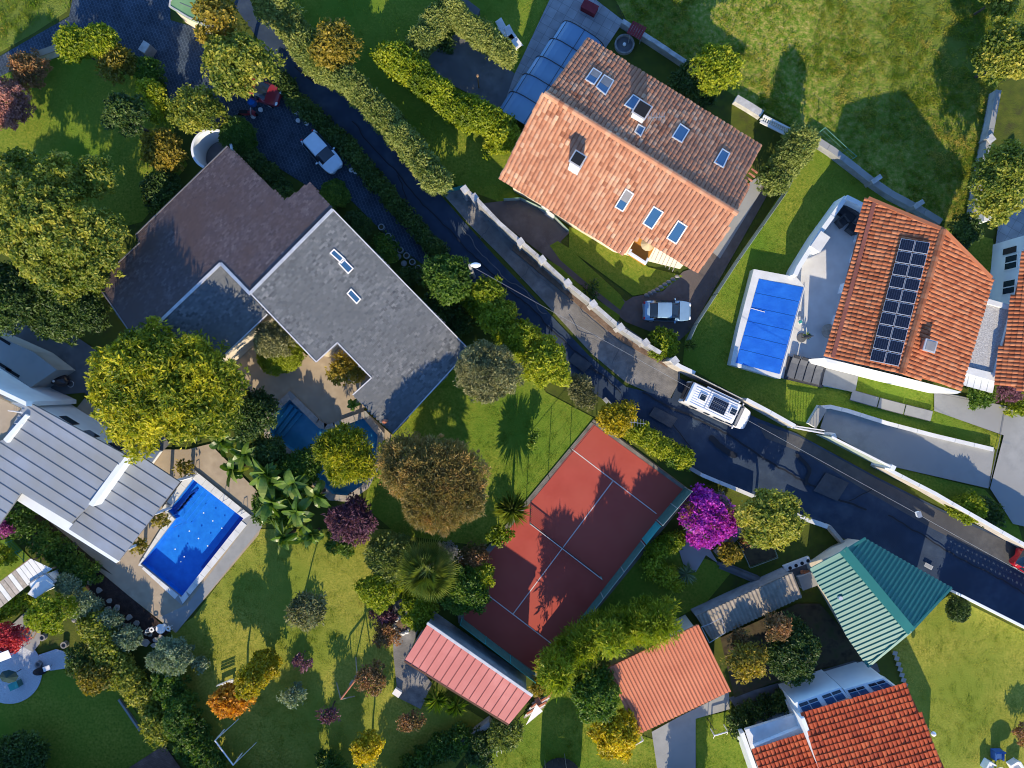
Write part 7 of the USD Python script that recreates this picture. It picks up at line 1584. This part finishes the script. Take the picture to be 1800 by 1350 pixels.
# goals
def goal(label, p, q, h, depth, nm='goal_frame'):
    a, b = W(*p, h), W(*q, h); d = unit(b - a); s_ = np.array([-d[1], d[0], 0]) * depth
    t = thing(nm, label, 'goal', a * [1, 1, 0]); obj('crossbar', rod(a, b, 0.06, 0.06), 'white_plastic', t)
    for c in (a, b): obj('goal_post', rod(c, c * [1, 1, 0], 0.06, 0.06), 'white_plastic', t); obj('net_stay', rod(c, c * [1, 1, 0] + s_, 0.025, 0.025), 'white_plastic', t)
goal('white goal frame on the shaded lower lawn below the orange tree', (378, 1302), (410, 1345), 1.9, 1.6)
goal('white goal frame at the lower left corner of the orange garage', (1100, 1318), (1130, 1302), 1.6, -0.8)
goal('small white goal bar on the strip lawn beside the garage drive', (1256, 1293), (1280, 1286), 1.2, -0.9)
# shed yard: stone ring, box
c = W(707, 1099, 0.3); t = thing('stone_ring', 'ring of white and grey stones near the red shed', 'stone ring', c * [1, 1, 0])
for k in range(13):
    a = k * 2 * math.pi / 13; m = ball((c[0] + .72 * math.cos(a), c[1] + .72 * math.sin(a), 0.28), (0.22, 0.18, 0.24), 1); obj('stone', m, 'white_stone' if k % 3 else 'stone_grey', t)
obj('fill', rod((c[0], c[1], 0.1), (c[0], c[1], 0.3), 0.6, 0.55, 18), 'bank_stone', t)
c = W(722, 1083, 0.2); t = thing('garden_rock', 'white rock beside the stone ring', 'rock', c * [1, 1, 0]); obj('rock_body', ball((c[0], c[1], .25), (0.55, 0.3, 0.3), 2), 'white_stone', t); obj('rock_chip', ball((c[0] - .3, c[1] + .4, .15), (0.25, 0.3, 0.2), 1), 'white_stone', t)
c = W(698, 1218, 0.5); t = thing('storage_box', 'white square box on the edge of the shed yard', 'box', c * [1, 1, 0]); obj('box_body', box((c[0], c[1], 0.26), (0.62, 0.5, 0.5), -0.6), 'white_plastic', t); obj('lid', box((c[0], c[1], 0.53), (0.68, 0.56, 0.05), -0.6), 'frame_white', t)
# junk at the red shed's lower right end
c = W(945, 1250, 1.0); t = thing('board_stack', 'stack of weathered boards at the lower right end of the red shed', 'boards', c * [1, 1, 0])
for k in range(7):
    obj('board', box((c[0] - .3 + .12 * k, c[1] - .5 + 0.2 * k, 0.15 + 0.04 * (k % 3)), (2.0, 0.17, 0.05), 0.5 + 0.02 * (k % 3)), ('timber_grey', 'white_stone', 'timber_red')[k % 3], t)
t = thing('shade_sail', 'white triangular sheet lying over the board stack', 'sheet', W(940, 1252, 0)); q = [W(943, 1238, .9), W(954, 1250, .8), W(925, 1274, .7)]
obj('sheet_cloth', trimesh.convex.convex_hull(np.array([p + [0, 0, dz] for p in q for dz in (0, .02)])), 'cloth_white', t); obj('sheet_edge', beam(q[0] + [0, 0, .02], q[2] + [0, 0, .02], .05, .03), 'white_plastic', t)
c = W(946, 1233, 0.6); t = thing('clay_pot', 'terracotta crate beside the end of the red shed', 'crate', c * [1, 1, 0]); obj('crate_body', box((c[0], c[1], .3), (0.4, 0.5, 0.5), .5), 'terracotta_pot', t); obj('crate_rim', box((c[0], c[1], .56), (0.46, 0.56, 0.05), .5), 'timber_red', t)
c = W(880, 1300, .5); t = thing('climbing_frame', 'white wire trellis beside the lower right end of the red shed', 'trellis', c * [1, 1, 0])
for k in range(5): obj('trellis_bar', beam(W(866 + k * 8, 1290 - k * 5, .9), W(874 + k * 8, 1330 - k * 5, .9), .03, .03), 'frame_white', t)
for k in range(3): obj('trellis_rail', beam(W(866 + k * 3, 1295 + k * 14, .9), W(902 + k * 3, 1275 + k * 14, .9), .03, .03), 'frame_white', t)
# terracotta house garden things
c = W(1097, 80, 0.0); t = thing('paddling_pool', 'round grey paddling pool in the shade behind the terracotta house', 'paddling pool', c); obj('pool_rim', disc_ring(c, 0.72, 0.86, 0, 0.34), 'stone_grey', t); obj('pool_floor', disc_ring(c, 0, 0.72, 0.0, 0.1), 'concrete_dark', t); obj('toy', ball((c[0], c[1], .2), .16, 1), 'white_plastic', t)
c = W(1116, 62, 0.5); t = thing('garden_swing_seat', 'red striped swing seat canopy beside the field wall', 'swing seat', c * [1, 1, 0])
for k in range(6): obj('canopy_slat', box((c[0] - .5 + k * .2, c[1] - .1 * k + .25, 1.35), (0.19, 1.2, 0.03), -0.5), 'cloth_maroon', t)
for sx in (-.5, .5): obj('leg', cat(rod((c[0] + sx, c[1] - .5, 0), (c[0] + sx, c[1], 1.35), .04), rod((c[0] + sx, c[1] + .5, 0), (c[0] + sx, c[1], 1.35), .04)), 'galvanised', t)
c = W(1036, 15, 0.4); t = thing('storage_chest', 'dark red storage chest on the pool paving near the top edge', 'chest', c * [1, 1, 0]); obj('chest_body', box((c[0], c[1], .35), (1.35, 0.75, .7), -0.5), 'cloth_maroon', t); obj('lid', box((c[0], c[1], .73), (1.4, 0.8, .06), -0.5), 'cloth_maroon', t)
c = W(826, 15, 0.4); t = thing('patio_table', 'long blue grey table on the upper lawn near the top edge', 'table', c * [1, 1, 0])
for k in range(5): obj('table_plank', box((c[0] + .06 * k - .1, c[1] + .12 * k - .25, .74), (1.9, .13, .04), -0.65), 'concrete_dark', t)
for s in (-.7, .7): obj('leg', box((c[0] + s, c[1] - s * .7, .36), (.08, .5, .72), -.65), 'concrete_dark', t)
c = W(842, 155, 0.0); t = thing('garden_torch', 'small sunlit wooden post standing on the shaded patio', 'post', c); obj('post_shaft', rod((c[0], c[1], 0), (c[0], c[1], 2.2), .06), 'timber', t); obj('post_head', rod((c[0], c[1], 2.2), (c[0], c[1], 2.5), .12, .09, 8), 'timber', t)
c = W(1133, 435, 3.0); q = c + [0, 0, 0]; t = thing('parasol', 'beige parasol on the yellow balcony of the terracotta house', 'parasol', c)
for k in range(10):
    a0, a1 = k * math.pi / 5, (k + 1) * math.pi / 5
    obj('canopy_panel', (np.array([(q[0], q[1], 4.6), (q[0] + .58 * math.cos(a0), q[1] + .58 * math.sin(a0), 4.35), (q[0] + .58 * math.cos(a1), q[1] + .58 * math.sin(a1), 4.35)]), np.array([[0, 1, 2]])), 'cloth_beige', t)
obj('pole', rod((q[0], q[1], 3.0), (q[0], q[1], 4.6), .025), 'frame_white', t)
# stone edging on the front lawn
for i in range(9):
    c = W(1190 - i * 7.5 + (i * i) * 0.1, 486 + i * 4.5 - max(0, i - 5) * 1.2, 0.1); t = thing('edge_stone', 'grey edging stone in the row between front lawn and gravel drive', 'stone', c * [1, 1, 0], group='edging stones of the front lawn'); obj('stone_body', ball((c[0], c[1], .08), (0.22, 0.16, 0.16), 1), 'stone_grey', t); obj('stone_chip', ball((c[0] + .2, c[1] - .1, .04), .09, 1), 'stone_grey', t)
# courtyard: pots in a row, stepping discs, blue things by the drive
POTS = [(672, 401), (684, 417), (694, 429), (705, 441), (716, 451), (726, 462), (736, 473)]
pot0 = None
for i, (x, y) in enumerate(POTS):
    c = W(x, y, 0); lab = 'round planter in the row along the shaded courtyard drive'
    if pot0 is None:
        pot0 = thing('planter', lab, 'planter', c, 'row of planters along the courtyard'); pot_loc = c
        obj('pot', disc_ring(c, 0.2, 0.28, 0, 0.5, 24), 'concrete', pot0); obj('earth', disc_ring(c, 0, 0.2, 0.3, 0.42, 24), 'soil', pot0)
    else: copy_of(pot0, 'planter', lab, 'planter', c, group='row of planters along the courtyard')
DISCS = [(682, 432), (692, 442), (701, 452), (711, 464), (720, 474), (727, 484), (737, 494)]
d0 = None
for i, (x, y) in enumerate(DISCS):
    c = W(x, y, 0) + [0, 0, T0]; lab = 'round stepping stone in the shaded bed beside the slate eave'
    if d0 is None: d0 = thing('stepping_stone', lab, 'stepping stone', c, 'round stepping stones beside the slate eave'); obj('disc', rod(c, c + [0, 0, .06], .27, .25, 18), 'stone_grey', d0)
    else: copy_of(d0, 'stepping_stone', lab, 'stepping stone', c, group='round stepping stones beside the slate eave')
# flagstones in the mulch bed
for i, (x, y) in enumerate(((161, 1022), (177, 1036), (196, 1054), (194, 1068), (210, 1066), (230, 1083), (244, 1093), (225, 1098), (257, 1127), (266, 1112), (276, 1122), (262, 1110), (274, 1132), (285, 1118), (240, 1120))):
    c = W(x, y, 0); r_ = rng(500 + i); n = 6 + i % 2; big = 1.6 if i == 8 else 1.0
    g = Polygon([(c[0] + math.cos(k * 2 * math.pi / n) * r_.uniform(.2, .34) * big, c[1] + math.sin(k * 2 * math.pi / n) * r_.uniform(.18, .3) * big) for k in range(n)])
    t = thing('flagstone', 'irregular pale flagstone in the dark mulch bed below the tan terrace' if i != 8 else 'largest pale square flagstone at the end of the mulch bed', 'flagstone', c, 'flagstones in the mulch bed' if i != 8 else None); obj('slab', prism(g, T0, T0 + .07), 'flagstone', t)
# group of pots and a blue bucket by the drive tree, white stones
c = W(443, 180, 0.3); t = thing('blue_tub', 'blue tub standing under the drive tree beside the dark red car', 'tub', c * [1, 1, 0]); obj('tub_wall', disc_ring(c, .3, .36, 0, .5), 'cloth_blue', t); obj('tub_floor', disc_ring(c, 0, .3, 0, .1), 'cloth_blue', t); obj('tub_water', disc_ring(c, 0, .3, .1, .38), 'pool_liner', t)
c = W(434, 200, 0.4); t = thing('motor_scooter', 'dark maroon motor scooter parked beside the blue tub', 'scooter', c * [1, 1, 0])
obj('body', cat(ball((c[0], c[1], .55), (.55, .2, .28), 2)), 'paint_maroon', t); obj('front_shield', box((c[0] + .6, c[1], .65), (.12, .42, .7), 0, 0, -.3), 'paint_maroon', t); obj('seat', box((c[0] - .15, c[1], .82), (.7, .26, .1)), 'rubber', t); obj('handlebar', rod((c[0] + .6, c[1] - .34, 1.0), (c[0] + .6, c[1] + .34, 1.0), .03), 'chrome', t)
for s in (-.6, .68): obj('wheel', rod((c[0] + s, c[1] - .06, .24), (c[0] + s, c[1] + .06, .24), .24, .24, 16), 'rubber', t)
for k, (x, y) in enumerate(((459, 194), (446, 206), (520, 195), (525, 213), (540, 218), (522, 199), (618, 300), (626, 303))):
    c = W(x, y, .1); t = thing('pale_pot', 'small pale stone pot standing on the shaded cobbles', 'pot', c * [1, 1, 0], 'small pale pots on the courtyard cobbles'); obj('pot', disc_ring(c, .07, .15, 0, .3, 16), 'white_stone', t); obj('saucer', disc_ring(c, 0, .2, T0, T0 + .04, 16), 'white_stone', t)
# garden near the pebble circle
c = W(18, 1190, 1.1); t = thing('parasol', 'dark green round parasol standing on the pebble circle', 'parasol', W(18, 1190, 0)); q = W(20, 1188, 0)
for nm, x, y, rr, z, m in (('upper', 14, 1190, .72, 1.7, 'parasol_green'),):
    c = W(x, y, z)
    for k in range(8):
        a0, a1 = k * math.pi / 4, (k + 1) * math.pi / 4
        obj('canopy_panel', (np.array([(c[0], c[1], z + .2), (c[0] + rr * 1.15 * math.cos(a0), c[1] + rr * math.sin(a0) * .8, z - .1), (c[0] + rr * 1.15 * math.cos(a1), c[1] + rr * math.sin(a1) * .8, z - .1)]), np.array([[0, 1, 2]])), m, t)
    obj('pole', rod((c[0], c[1], 0), (c[0], c[1], z), .03), 'frame_dark', t)
c = W(27, 1204, .5); t = thing('covered_table', 'low dark teal covered table on the pebble circle', 'table', c * [1, 1, 0]); obj('table_cover', box((c[0], c[1], .38), (.75, .55, .7), .4), 'screen_green', t); obj('cover_top', box((c[0], c[1], .75), (.8, .6, .05), .4), 'fence_teal', t)
c = W(69, 1181, .6); t = thing('covered_grill', 'black covered grill with white shelf beside the pebble circle', 'grill', c * [1, 1, 0]); obj('cover', ball((c[0], c[1], .5), (.55, .3, .5), 2), 'cloth_black', t); q = W(82, 1175, .8); obj('shelf', box((q[0], q[1], .8), (.62, .4, .05), .35), 'frame_white', t); obj('shelf_leg', box((q[0], q[1], .4), (.06, .06, .8), .35), 'galvanised', t)
c = W(2, 1158, 2.4); t = thing('white_awning', 'white awning cut by the left photo edge above the pebble circle', 'awning', c * [1, 1, 0]); obj('awning_cloth', Slope([W(-30, 1160, 2.4), W(14, 1143, 2.4), W(20, 1156, 2.2), W(-30, 1175, 2.2)]).slab(.06), 'cloth_white', t); p = W(17, 1150, 2.2); obj('awning_post', rod((p[0], p[1], 0), (p[0], p[1], 2.25), .04), 'frame_white', t)
c = W(53, 1100, .4); t = thing('wooden_pallet', 'slatted wooden bench frame beside the red maple', 'bench', c * [1, 1, 0])
for k in range(4): obj('slat', beam(W(40 + k * 6, 1115 - 2 + k * 3, .45), W(54 + k * 6, 1089 + k * 3, .45), .08, .05), 'timber', t)
for k in range(3): obj('cross_slat', beam(W(41 + k * 6, 1112 - k * 10, .40), W(60 + k * 6, 1122 - k * 10, .40), .06, .05), 'timber', t)
for x, y in ((42, 1113), (64, 1098)): p = W(x, y, 0); obj('leg', box((p[0], p[1], .2), (.08, .08, .4)), 'timber', t)
for i, (x, y, lab) in enumerate(((76, 1120, 'round grey stone basin by the green lawn patch'), (31, 1130, 'pale round stump beside the red maple'), (69, 1167, 'round grey tub on the pebble circle edge'), (114, 1133, 'small pale round stone on the green lawn patch'))):
    c = W(x, y, .2); t = thing('stone_basin', lab, 'basin', c * [1, 1, 0]); obj('basin_rim', disc_ring(c, .18, .28, 0, .4), 'stone_grey', t); obj('basin_fill', disc_ring(c, 0, .18, 0, .25), 'concrete_dark', t)
for i in range(12):
    x, y = 132 + i * 3.2 + (i % 3) * 3, 1090 + i * 4.4 + (i % 2) * 4; c = W(x, y, .1); t = thing('garden_rock', 'grey round rock in the row behind the pebble path', 'rock', c * [1, 1, 0], 'rocks behind the pebble path'); obj('rock_body', ball((c[0], c[1], .12), (.28, .22, .22), 1), 'stone_grey', t)
# things beside the teal house
for i in range(4): 
    c = W(1388 + i * 10.5, 998 - i * 4.2, .3); 
    if i == 0: t = thing('block_planter', 'white concrete planter block with dark round holes beside the teal roof', 'planter', c * [1, 1, 0]); A, B = W(1380, 1001, .5), W(1425, 984, .5); obj('block_body', beam(A * [1, 1, 0] + [0, 0, .2], B * [1, 1, 0] + [0, 0, .2], .5, .4), 'white_stone', t)
    obj('planter_hole', rod((c[0], c[1], .38), (c[0], c[1], .415), .16, .16, 16), 'dark_interior', t)
wire_fence('bed_fence', 'low pale wire fence round the vegetable bed', G((1296, 952), (1316, 996), (1364, 978), (1352, 945)), .5, 'mesh_pale', 1.2, 2, .025)
t = thing('vegetable_bed', 'dark earth vegetable bed inside the low wire fence', 'garden bed', W(1330, 970, 0)); obj('earth', prism(P2([(1298, 953), (1350, 944), (1362, 977), (1317, 993)]), .05, T0 + .12), 'soil', t); obj('mound', ball(W(1322, 972, .1), (.5, .35, .15), 2), 'concrete_rough', t); obj('mound', ball(W(1345, 968, .1), (.45, .4, .12), 2), 'concrete_rough', t)
c = W(1420, 1005, 0.4); t = thing('brick_stack', 'orange brick stack between the lean-to and the teal roof', 'bricks', c * [1, 1, 0])
for k in range(12): obj('brick', box((c[0] - .5 + (k % 4) * .26, c[1] - .1 + (k // 4 % 2) * .14, T0 + .06 + (k // 8) * .09), (.24, .12, .08), .4), 'terracotta_pot', t)
c = W(1408, 1022, .6); t = thing('stone_block', 'pale square concrete tank beside the end of the lean-to', 'tank', c * [1, 1, 0]); obj('tank_body', box((c[0] + .6, c[1] + .1, .4), (1.5, 1.1, .8), .35), 'wall_top', t); obj('tank_lid', box((c[0] + .6, c[1] + .1, .83), (1.6, 1.2, .06), .35), 'concrete', t)
# house terrace, pots and seats beneath the walnut
for i, (x, y, lab) in enumerate(((227, 768, 'dark pot on the shaded terrace under the walnut crown'), (244, 772, 'dark planter beside the pale table under the walnut'))):
    c = W(x, y, .3); t = thing('terrace_pot', lab, 'pot', c * [1, 1, 0]); obj('pot', disc_ring(c, .2, .3, 0, .5), 'rattan_dark', t); obj('earth', disc_ring(c, 0, .2, 0, .4), 'soil', t)
c = W(182, 722, .7); t = thing('oval_table', 'pale oval garden table in shade left of the walnut crown', 'table', c * [1, 1, 0]); obj('tabletop', affinity.scale(Point(0, 0).buffer(.5), 1.1, .8) and prism(affinity.translate(affinity.scale(Point(0, 0).buffer(.5), 1.1, .8), c[0], c[1]), .7, .74), 'white_plastic', t); obj('leg', rod((c[0], c[1], 0), (c[0], c[1], .7), .06), 'white_plastic', t)
c = W(127, 962, .4); t = thing('garden_armchair', 'dark garden armchair on the shaded terrace below the white roof edge', 'armchair', c * [1, 1, 0]); obj('seat', box((c[0], c[1], .32), (.7, .6, .2), .5), 'cushion_dark', t); obj('backrest', box((c[0] - .3, c[1] + .12, .62), (.14, .7, .6), .5), 'cushion_dark', t)
for s in (-1, 1): obj('armrest', box((c[0] - s * .16, c[1] + s * .3, .5), (.65, .1, .12), .5), 'cushion_dark', t)
# stepping slabs beside teal house, villa path slabs
SL_ = [(1570, 1146), (1573, 1155), (1576, 1165), (1579, 1174), (1582, 1184), (1585, 1193), (1588, 1202)]
s0 = None
for i, (x, y) in enumerate(SL_):
    c = W(x, y, 0) + [0, 0, T0]; lab = 'small grey stepping slab in the row below the teal roof corner'
    if s0 is None: s0 = thing('path_slab', lab, 'paving slab', c, 'stepping slabs below the teal roof'); obj('slab', box(c + [0, 0, .03], (.4, .36, .06), -.3), 'concrete', s0)
    else: copy_of(s0, 'path_slab', lab, 'paving slab', c, group='stepping slabs below the teal roof')
for i, (a, b) in enumerate((((1496, 686), (1542, 699)), ((1544, 699.5), (1588, 711)), ((1590, 711.5), (1636, 723)))):
    A, B = W(*a, 0), W(*b, 0); d = unit(B - A); nn = np.array([-d[1], d[0], 0]); 
    t = thing('lawn_slab', ('long concrete slab in the villa lawn, nearest to the loungers', 'long concrete slab in the villa lawn, middle one', 'long concrete slab in the villa lawn, nearest to the drive')[i], 'paving slab', (A + B) / 2); obj('slab', beam(A - nn * .42 + [0, 0, T0 + .02], B - nn * .42 + [0, 0, T0 + .02], .85, .07), 'concrete', t); obj('slab_bed', beam(A - nn * .42 + [0, 0, T0 - .02], B - nn * .42 + [0, 0, T0 - .02], .95, .04), 'concrete_dark', t)
# wide slab where the path meets the terrace
obj('terrace_path', prism(P2([(1450, 645), (1508, 648), (1500, 690), (1440, 676)]), T0, T0 + .05), 'concrete', kind='structure')
# joints in the villa drive
for a, b in (((1762, 725), (1752, 780)), ((1752, 780), (1735, 855)), ((1640, 690), (1715, 706))):
    obj('drive_joint', beam(W(*a, 0) + [0, 0, T0 + .003], W(*b, 0) + [0, 0, T0 + .003], .05, .008), 'seam_dark', kind='structure')
# washing poles and garden stakes
c = W(1243, 1262, 0); t = thing('clothes_post', 'thin dark post whose shade falls on the garage drive', 'post', c); obj('post_shaft', rod(c, c + [0, 0, 2.0], .03), 'frame_dark', t); obj('post_hook', rod(c + [0, 0, 2], c + [.2, 0, 2.05], .02), 'frame_dark', t)
c = W(1793, 1290, 0); tree('dry_shrub', 'dry tan shrub at the right photo edge on the yellow green lawn', 'shrub', 1800, 1292, 20, 1.6, 'rust', lob=6, tint=(.4, 1))
# ================================================================== grass tufts (one mass per lawn)
import shapely
def tuft_proto(name, n, hgt, spread, width, seed, m, lean):
    r = rng(seed); V = []
    for i in range(n):
        a = r.random() * 6.283; b = np.array([r.normal(0, spread), r.normal(0, spread), 0]); l = hgt * r.uniform(.6, 1.2)
        d = np.array([math.cos(a) * lean, math.sin(a) * lean, 1.0]) * l; s_ = np.array([-math.sin(a), math.cos(a), 0]) * width
        V.append([b - s_, b + d * .55 - s_ * .7, b + d + np.array([d[0], d[1], -.25 * l]) * .35, b + d * .55 + s_ * .7])
    return blades(np.array(V))
def grass(label, poly, per_m2, protos, seed, cut=None, dry=False, hs=(0.7, 1.3)):
    r = rng(seed); poly = poly.intersection(sbox(-47, -36, 47, 36))
    if cut is not None: poly = poly.difference(cut)
    x0, y0, x1, y1 = poly.bounds; n = int((x1 - x0) * (y1 - y0) * per_m2)
    x, y = r.uniform(x0, x1, n), r.uniform(y0, y1, n); ok = shapely.contains_xy(poly, x, y)
    x, y = x[ok], y[ok]
    dens = meshkit.fbm(np.column_stack([x * .35, y * .35, 0 * x]), 3, seed); keep = r.random(len(x)) < np.clip((dens - .28) * 3.2, .25, 1); x, y = x[keep], y[keep]
    p = numbered('/World/grass'); pi = UsdGeom.PointInstancer.Define(stage, p)
    tg = []
    for k, (v, f, m) in enumerate(protos):
        q = f'{p}/tuft_{k:03d}' if k else f'{p}/tuft'
        g = UsdGeom.Mesh.Define(stage, q); g.CreatePointsAttr(Vt.Vec3fArray.FromNumpy(v.astype(np.float32))); g.CreateFaceVertexCountsAttr(Vt.IntArray.FromNumpy(np.full(len(f), 4, np.int32))); g.CreateFaceVertexIndicesAttr(Vt.IntArray.FromNumpy(f.astype(np.int32).ravel())); g.CreateSubdivisionSchemeAttr('none')
        UsdShade.MaterialBindingAPI.Apply(g.GetPrim()).Bind(UsdShade.Material.Get(stage, '/World/Looks/' + m)); tg.append(q)
    pi.CreatePrototypesRel().SetTargets(tg)
    pi.CreateProtoIndicesAttr(Vt.IntArray.FromNumpy(r.integers(0, len(tg), len(x)).astype(np.int32)))
    pi.CreatePositionsAttr(Vt.Vec3fArray.FromNumpy(np.column_stack([x, y, np.full(len(x), .03)]).astype(np.float32)))
    a = r.random(len(x)) * math.pi; qv = np.column_stack([np.cos(a), 0 * a, 0 * a, np.sin(a)])
    pi.CreateOrientationsAttr(Vt.QuathArray([Gf.Quath(float(w), 0.0, 0.0, float(z)) for w, _, _, z in qv]))
    s_ = r.uniform(hs[0], hs[1], len(x)); pi.CreateScalesAttr(Vt.Vec3fArray.FromNumpy(np.column_stack([s_, s_, s_]).astype(np.float32)))
    cd(pi.GetPrim(), label=label, category='grass', kind='stuff')
short = [(*tuft_proto('a', 16, .07, .10, .012, 1, '', .5), 'grass_blade'), (*tuft_proto('b', 14, .09, .12, .012, 2, '', .6), 'grass_blade'), (*tuft_proto('c', 12, .08, .11, .013, 3, '', .6), 'grass_blade_dry')]
long_ = [(*tuft_proto('a', 20, .17, .12, .016, 4, '', .7), 'grass_blade'), (*tuft_proto('b', 18, .14, .15, .016, 5, '', .8), 'grass_blade'), (*tuft_proto('c', 18, .16, .13, .016, 6, '', .8), 'grass_blade_dry')]
dry_ = [short[2], short[2], short[1]]
grass('long rough tussocky grass of the field', PG_mead, 12, long_ + [long_[2]], 71)
grass('rough grass on the verge at the upper left corner', PG_verge, 10, long_, 72)
grass('short grass of the swing lawn', PG_lawnE, 9, dry_, 73, hs=(.8, 1.5))
grass('short yellowish grass of the lower right lawn', PG_lawnF, 9, dry_, 74, hs=(.8, 1.5))
grass('short grass of the upper lawn', PG_lawnA, 8, short, 75)
grass('short grass round the villa', PG_lawnC, 7, short, 76)
grass('short green grass beside the orange garage', PG_lawnG.union(PG_lawnH), 10, short, 77, hs=(.9, 1.6))
grass('short grass of the shady upper left garden', PG_round, 6, short, 78)
grass('grass between copper tree and tennis court', PG_lawnJ, 8, short, 79, hs=(.9, 1.6))
